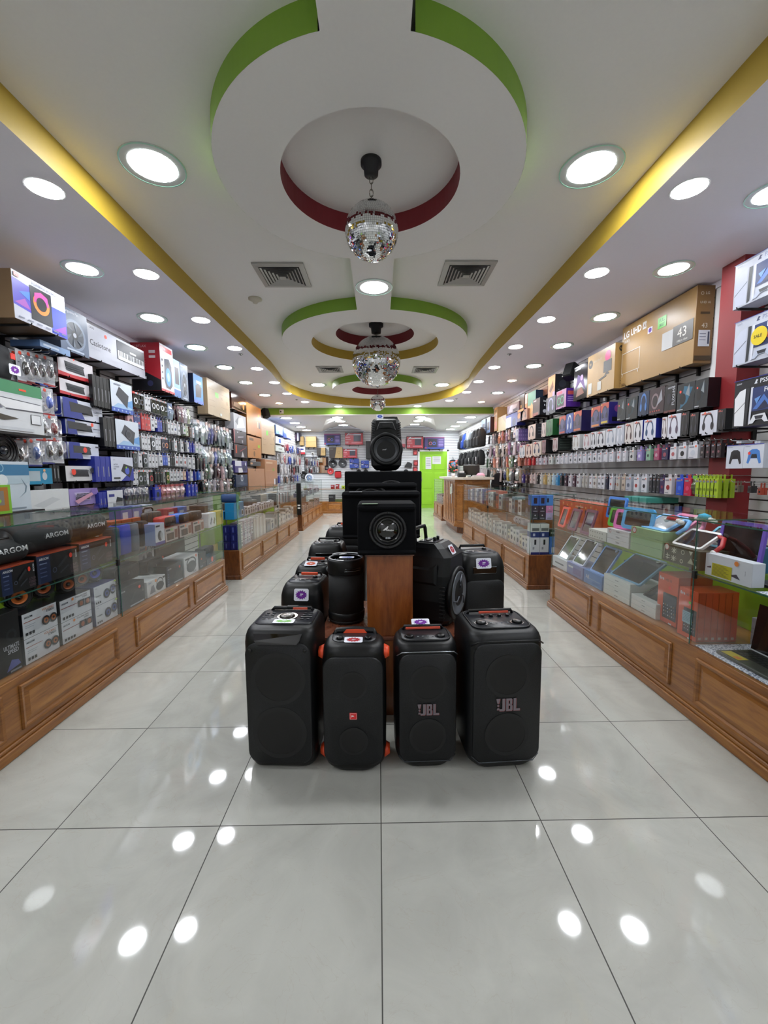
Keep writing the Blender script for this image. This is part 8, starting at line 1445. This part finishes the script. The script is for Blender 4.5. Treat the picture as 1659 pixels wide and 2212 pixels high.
# ---------------- desk goods and chair
def chair():
    t = thing('office_chair', 'black office chair behind the cash desk with its back to the aisle', 'chair', (2.58, 8.9, 0), math.radians(180))
    blk = mat('#141114', .9, kind='cloth')
    mb = MB(); mb.loft([[(x*k, .2+y-.03*math.sin(math.pi*f), .64+.62*f) for x, y, _ in rrect(.40, .07, .03, 0)] for f, k in ((0, .8), (.1, .95), (.5, 1), (.85, .85), (.97, .6), (1, .4))], blk); mb.build('backrest', t)
    mb = MB(); mb.loft([rrect(.42, .42, .08, z, 0, 0) for z in (.44, .46, .50, .52)], blk); mb.build('seat', t)
    mb = MB(); mb.tube([(0, .18, .45), (0, .27, .5), (0, .26, .75)], .02, RUB, 8); mb.build('back_support', t)
    mb = MB(); mb.cyl((0, 0, .08), .025, .36, DARKM); mb.build('gas_column', t)
    for k in range(5):
        a = 2*math.pi*k/5; mb = MB(); mb.tube([(0, 0, .10), (.20*math.cos(a), .20*math.sin(a), .07)], .018, RUB, 8); mb.lathe([(.028, -.012), (.028, .012)], RUB, (.20*math.cos(a), .20*math.sin(a), .0285), 'x', 16); mb.build('castor_leg', t)
chair()
zd = 1.176
def mon(x, y, rz, label, c='#1a1512', w_=.34, h=.22):
    t = thing('pos_terminal', label, 'terminal', (x, y, zd), rz); mb = MB(); mb.lathe([(.09, 0), (.09, .01), (.02, .015), (.018, .07)], RUB, seg=24); mb.build('stand', t); mb = MB(); mb.T = Matrix.Rotation(-.3, 4, 'X'); mb.box(-w_/2, w_/2, .0, .025, .05, .05+h, mat(c, .35), .006); mb.T = None; mb.build('screen', t)
mon(1.98, 8.75, math.radians(160), 'dark tilted sales terminal on the cash desk')
t = thing('cash_printer', 'small black printer on the cash desk left of the terminal', 'printer', (1.76, 8.72, zd)); mb = MB(); mb.box(-.08, .08, -.08, .08, 0, .09, RUB, .012); mb.build('body', t); mb = MB(); mb.box(-.05, .05, -.03, -.025, .09, .13, WHT); mb.build('paper', t)
t = thing('flower_pot', 'little pot of orange and pink flowers at the left end of the cash desk', 'plant', (1.66, 9.15, zd)); mb = MB(); mb.lathe([(.035, 0), (.045, .08), (.04, .08), (.035, .02)], mat('#e8e4e8', .3), seg=20); mb.build('pot', t)
mb = MB(); rr_ = random.Random(3)
for i in range(26):
    x, y, z = rr_.uniform(-.1, .1), rr_.uniform(-.08, .08), rr_.uniform(.12, .36); mb.tube([(0, 0, .07), (x*.6, y*.6, z*.7), (x, y, z)], .002, mat('#4c7c3c', .6), 4); mb.lathe([(0, z-.02), (.022, z), (.018, z+.012), (0, z+.004)], mat(('#e87838', '#e04838', '#c880b8', '#e8a0a8')[i % 4], .6), (x, y, 0), 'z', 8)
mb.build('flowers', t)
t = thing('cap', 'pink and white cap lying on the cash desk', 'hat', (2.12, 8.55, zd)); mb = MB(); mb.lathe([(.09, 0), (.085, .05), (.05, .085), (0, .09)], mat('#e0a8bc', .8, kind='cloth'), seg=24); mb.build('crown', t); mb = MB(); mb.loft([[(-.08, -.05, .002), (.08, -.05, .002), (.06, -.15, .012), (-.06, -.15, .012)], [(-.08, -.05, .008), (.08, -.05, .008), (.06, -.15, .018), (-.06, -.15, .018)]], mat('#ece6ea', .8, kind='cloth'), False); mb.build('brim', t)
mb = MB(); mb.box(-.11, .11, -.08, .08, 0, .02, P('#e8e4e0')); mb.box(-.09, .1, -.07, .07, .02, .035, P('#d8d4d8')); tag(mb.build('paper_stack', loc=(2.02, 8.42, zd)), 'small stack of papers at the right of the cash desk', 'papers')

# ================================================================ BACK WALL
def bw(px0, yt, px1, yb, D, name, label, col, F=(), n=2, T=()):
    yf = YB-D-.012; a = U(px0, yt, y=yf); b = U(px1, yb, y=yf); o = carton(name, label, 'box', b.x-a.x, D, a.z-b.z, col, F, T=T, loc=((a.x+b.x)/2, yf, b.z))
    for i in range(n):
        x = a.x+(b.x-a.x)*(i+.5)/n; mb = MB(); mb.box(x-.012, x+.012, yf+.0, YB, b.z-.02, b.z-.001, DARKM); mb.box(x-.012, x+.012, yf+.01, yf+.03, b.z-.07, b.z-.02, DARKM); tag(mb.build('shelf_arm'), f'{NTH[i]} black arm under the {" ".join(label.split()[:9]).rstrip(",")}', 'bracket')
    return o
pur = [('r', 0, .9, 1, 1, '#8a3c6c'), ('r', .16, .15, .62, .82, '#1c1e2c'), ('e', .30, .45, .08, None, '#c05068', .7), ('e', .48, .45, .08, None, '#5068d0', .7), ('r', 0, 0, 1, .08, '#3c5ab8'), ('r', .02, .02, .1, .12, '#d84050')]+[('r', .70, .2+.13*i, .95, .26+.13*i, '#9080c0') for i in range(5)]
red_ = [('r', 0, .93, 1, 1, '#241418'), ('p', [(.05, .72), (.2, .92), (.26, .92), (.12, .72)], W1), ('t', 'Pioneer', .2, .76, .12, W1, .03, .3), ('r', .03, .56, .28, .64, '#e8b0b4'), ('r', .03, .40, .33, .44, '#e8c8cc'), ('t', '1:1', .05, .1, .16, W1, .02, .14), ('r', .48, .25, .88, .75, '#2a2c40'), ('r', .48, .76, .9, .86, '#c8ccd8'), ('r', .36, .10, .95, .20, '#c8707c')]
bw(700, 937, 735, 960, .22, 'speaker_carton', 'violet carton with two coloured rings, left on the back wall', '#3c2c6c', pur)
bw(745, 934, 784, 960, .22, 'amplifier_carton', 'largest red carton with dark amplifier picture, upper left of the speaker tower', '#b02432', red_)
bw(741, 969, 771, 989, .18, 'amplifier_carton', 'smaller red carton below the largest red one', '#b02432', red_)
bw(879, 942, 914, 968, .22, 'amplifier_carton', 'red carton right of the speaker tower on the back wall', '#b02432', red_)
bw(917, 944, 960, 969, .22, 'speaker_carton', 'violet carton with two coloured rings above the green door', '#3c2c6c', pur)
bw(864, 948, 876, 966, .2, 'amplifier_carton', 'narrow pale and red carton directly right of the speaker tower', '#b8a8ac', [('r', 0, 0, 1, .4, '#a03040')])
bw(660, 943, 683, 966, .2, 'carton', 'plain tan carton on the upper left back wall', '#c8a468', [('r', 0, .48, 1, .52, '#8c6c38')])
bw(647, 943, 656, 962, .2, 'carton', 'tan carton half behind the corner cartons', '#bc9c64', [('r', 0, .45, 1, .5, '#8c6c38')], n=1)
bw(634, 935, 648, 952, .3, 'speaker_carton', 'dark violet speaker carton in the far left corner', '#201c3c', [('r', .55, 0, .8, 1, '#d8d8e8'), ('r', .1, .2, .45, .8, '#5c3c5c')], n=1)
bw(643, 965, 659, 981, .2, 'tool_carton', 'white carton with blue script and red base, left back wall', '#e0e2ee', [('r', 0, 0, 1, .28, '#c02c38'), ('e', .5, .65, .35, .12, '#3c4890')], n=1)
bw(684, 967, 703, 984, .18, 'carton', 'tan and dark carton with a ring print, above the mirror', '#3c342c', [('p', [(.45, 0), (1, 0), (1, 1), (.5, 1)], '#bc9c64'), ('e', .74, .5, .12, None, '#8c7440', .7)])
bw(711, 966, 740, 989, .18, 'carton', 'wide tan and dark brown carton right of the mirror', '#382e28', [('p', [(.42, 0), (1, 0), (1, 1), (.55, 1)], '#bc9c64'), ('e', .72, .5, .12, None, '#a88850', .6), ('r', .06, .8, .3, .85, '#8c8478')])
blu = [('e', .3, .75, .14, None, '#8a7cc0', .6), ('e', .7, .3, .16, None, '#b0a8d0', .6), ('r', .05, .4, .3, .5, W1), ('p', [(0, .55), (1, .35), (1, .45), (0, .65)], '#24284c')]
bw(755, 991, 775, 1011, .12, 'speaker_carton', 'blue carton with two speaker rings left of the speaker tower', '#2c4ca8', blu)
bw(780, 995, 797, 1011, .12, 'speaker_carton', 'second blue speaker carton, partly behind the tower', '#2c4ca8', blu, n=1)
t = bw(790, 953, 806, 991, .22, 'speaker_carton', 'tall black carton directly left of the speaker tower', '#16171a', [], n=1)
p0, p1 = U(658.5, 988.5, y=YB-.03), U(708.5, 1021.5, y=YB-.03)
t = thing('wall_mirror', 'wide framed mirror on the left of the back wall', 'mirror', ((p0.x+p1.x)/2, YB-.02, (p0.z+p1.z)/2)); mw, mh = (p1.x-p0.x)/2, (p0.z-p1.z)/2
mb = MB(); mb.box(-mw, mw, -.008, -.004, -mh, mh, mat('#e8ecee', .02, 1)); mb.build('mirror_glass', t); mb = MB()
for a, b, c, d_ in ((-mw-.02, mw+.02, mh, mh+.02), (-mw-.02, mw+.02, -mh-.02, -mh), (-mw-.02, -mw, -mh, mh), (mw, mw+.02, -mh, mh)): mb.box(a, b, -.014, .018, c, d_, RUB)
mb.build('frame', t)
def driver(px, py, r, c1, c2, label, box=False, tilt=0):
    p = U(px, py, y=YB-.1); t = thing('car_speaker', label, 'speaker', (p.x, YB-.09, p.z))
    mb = MB(); mb.lathe([(r, .0), (r, -.012), (r*.92, -.015), (r*.86, .02)], mat(c1, .4), (0, 0, 0), 'y', 32); mb.lathe([(r*.4, .088), (r*.45, .04), (r*.9, .002)], mat('#26272a', .4), (0, 0, 0), 'y', 24); mb.build('basket', t)
    mb = MB(); mb.lathe([(r*.86, -.006), (r*.8, -.012), (r*.72, -.004), (r*.3, .018), (r*.24, .004), (0, -.002)], mat(c2, .4), (0, 0, 0), 'y', 32, cap=(0, 1)); mb.decal(((-r*.2, -.006, -r*.06), (r*.4, 0, 0), (0, 0, r*.12), (0, -1, 0)), [('r', 0, 0, 1, 1, mat('#c8ccd0', .4))]); mb.build('cone', t)
for px, py, r, c1, c2, lb in ((719, 1001, .145, '#1c1e20', '#2a2c30', 'large black round car speaker, left of the pair right of the mirror'), (740, 1001, .145, '#3a3c40', '#34363a', 'large dark grey round car speaker, right of the pair'), (714, 1018, .115, '#a82c34', '#d85048', 'round red car speaker below the mirror corner'), (754, 1026, .13, '#2c2e32', '#3a3c40', 'round dark car speaker half hidden by the subwoofer stack'), (656, 1026, .13, '#141416', '#1c1a1e', 'black round speaker low at the left end of the back wall'),
    (775, 1019, .085, '#1c1e22', '#2a2c30', 'small black round speaker above the stack edge, first'), (790, 1019, .085, '#1c1e22', '#2a2c30', 'small black round speaker above the stack edge, second'), (877, 1019, .085, '#1c1e22', '#2a2c30', 'small black round speaker above the stack edge, right')): driver(px, py, r, c1, c2, lb)
for px, py, r, lb in ((897, 977, .07, 'upper'), (898, 1000, .07, 'middle'), (897, 1014, .06, 'lower')):
    p = U(px, py, y=YB-.06); mb = MB(); mb.box(-.075, .075, .0, .05, -.10, .10, P('#8c3438'), .01); mb.lathe([(.065, -.002), (.05, -.012), (.02, -.004), (0, -.006)], mat('#c0484a', .4), (0, 0, -.02), 'y', 24); tag(mb.build('horn_speaker_pack', loc=(p.x, YB-.055, p.z)), f'{lb} of the small red speaker packs left of the green door', 'speaker')
p = U(730, 1025, y=YB-.1); mb = MB(); mb.box(-.11, .11, 0, .088, -.12, .10, mat('#b01c24', .4), .02); mb.box(-.10, .10, .02, .08, .10, .13, RUB, .01); tag(mb.build('red_amplifier', loc=(p.x, YB-.09, p.z)), 'square red speaker housing hanging right of the round red one', 'speaker')
p = U(882, 1005, y=YB-.1); mb = MB(); mb.loft([[(x, y_, z) for x, z in ((-.14, -.06), (.12, -.10), (.14, .06), (-.02, .12))] for y_ in (0, .088)], mat('#1c1e20', .5), False); tag(mb.build('grille_panel', loc=(p.x, YB-.09, p.z)), 'angular dark speaker grille hanging left of the green door', 'speaker')
t = thing('wall_fan', 'white and blue round fan low beside the black round speaker', 'fan', (U(668, 1032, y=YB-.12).x, YB-.11, U(668, 1032, y=YB-.12).z)); mb = MB(); mb.ring((0, 0, 0), .105, .15, mat('#dfe4ee', .4), 'y', 32, .03); mb.ring((0, .005, 0), .05, .08, mat('#7c98c8', .4), 'y', 24, .02); mb.lathe([(.03, 0), (0, -.01)], mat('#dfe4ee', .4), (0, 0, 0), 'y', 16); mb.build('ring', t); mb = MB(); mb.box(-.02, .02, .02, .109, -.15, .0, mat('#dfe4ee', .4)); mb.build('wall_arm', t)
p = U(675, 979, y=YB-.1); cctv((p.x, YB-.002, p.z), 0, 'small dark lensed security camera on the back wall above the mirror')
p = U(964, 985, y=13.9)
t = thing('backpack', 'small bright blue patterned backpack hanging right of the green door', 'backpack', (2.62, YB-.2, 1.28)); mb = MB(); mb.loft([rrect(.30*a, .14*b, .04, z*.42, 0, .08, 3) for z, a, b in ((0, .8, .7), (.05, .97, .95), (.6, 1, 1), (.9, .8, .8), (1, .4, .5))], mat('#1c2430', .8, kind='cloth')); mb.build('main_bag', t)
mb = MB(); mb.lathe([(.09, -.0), (.07, -.015), (0, -.02)], mat('#4ca0c8', .7, kind='cloth'), (0, .012, .26), 'y', 20); mb.build('printed_patch', t); mb = MB(); mb.tube([(0, .08, .41), (0, .12, .50), (0, .19, .52)], .008, RUB, 6); mb.build('haul_loop', t)
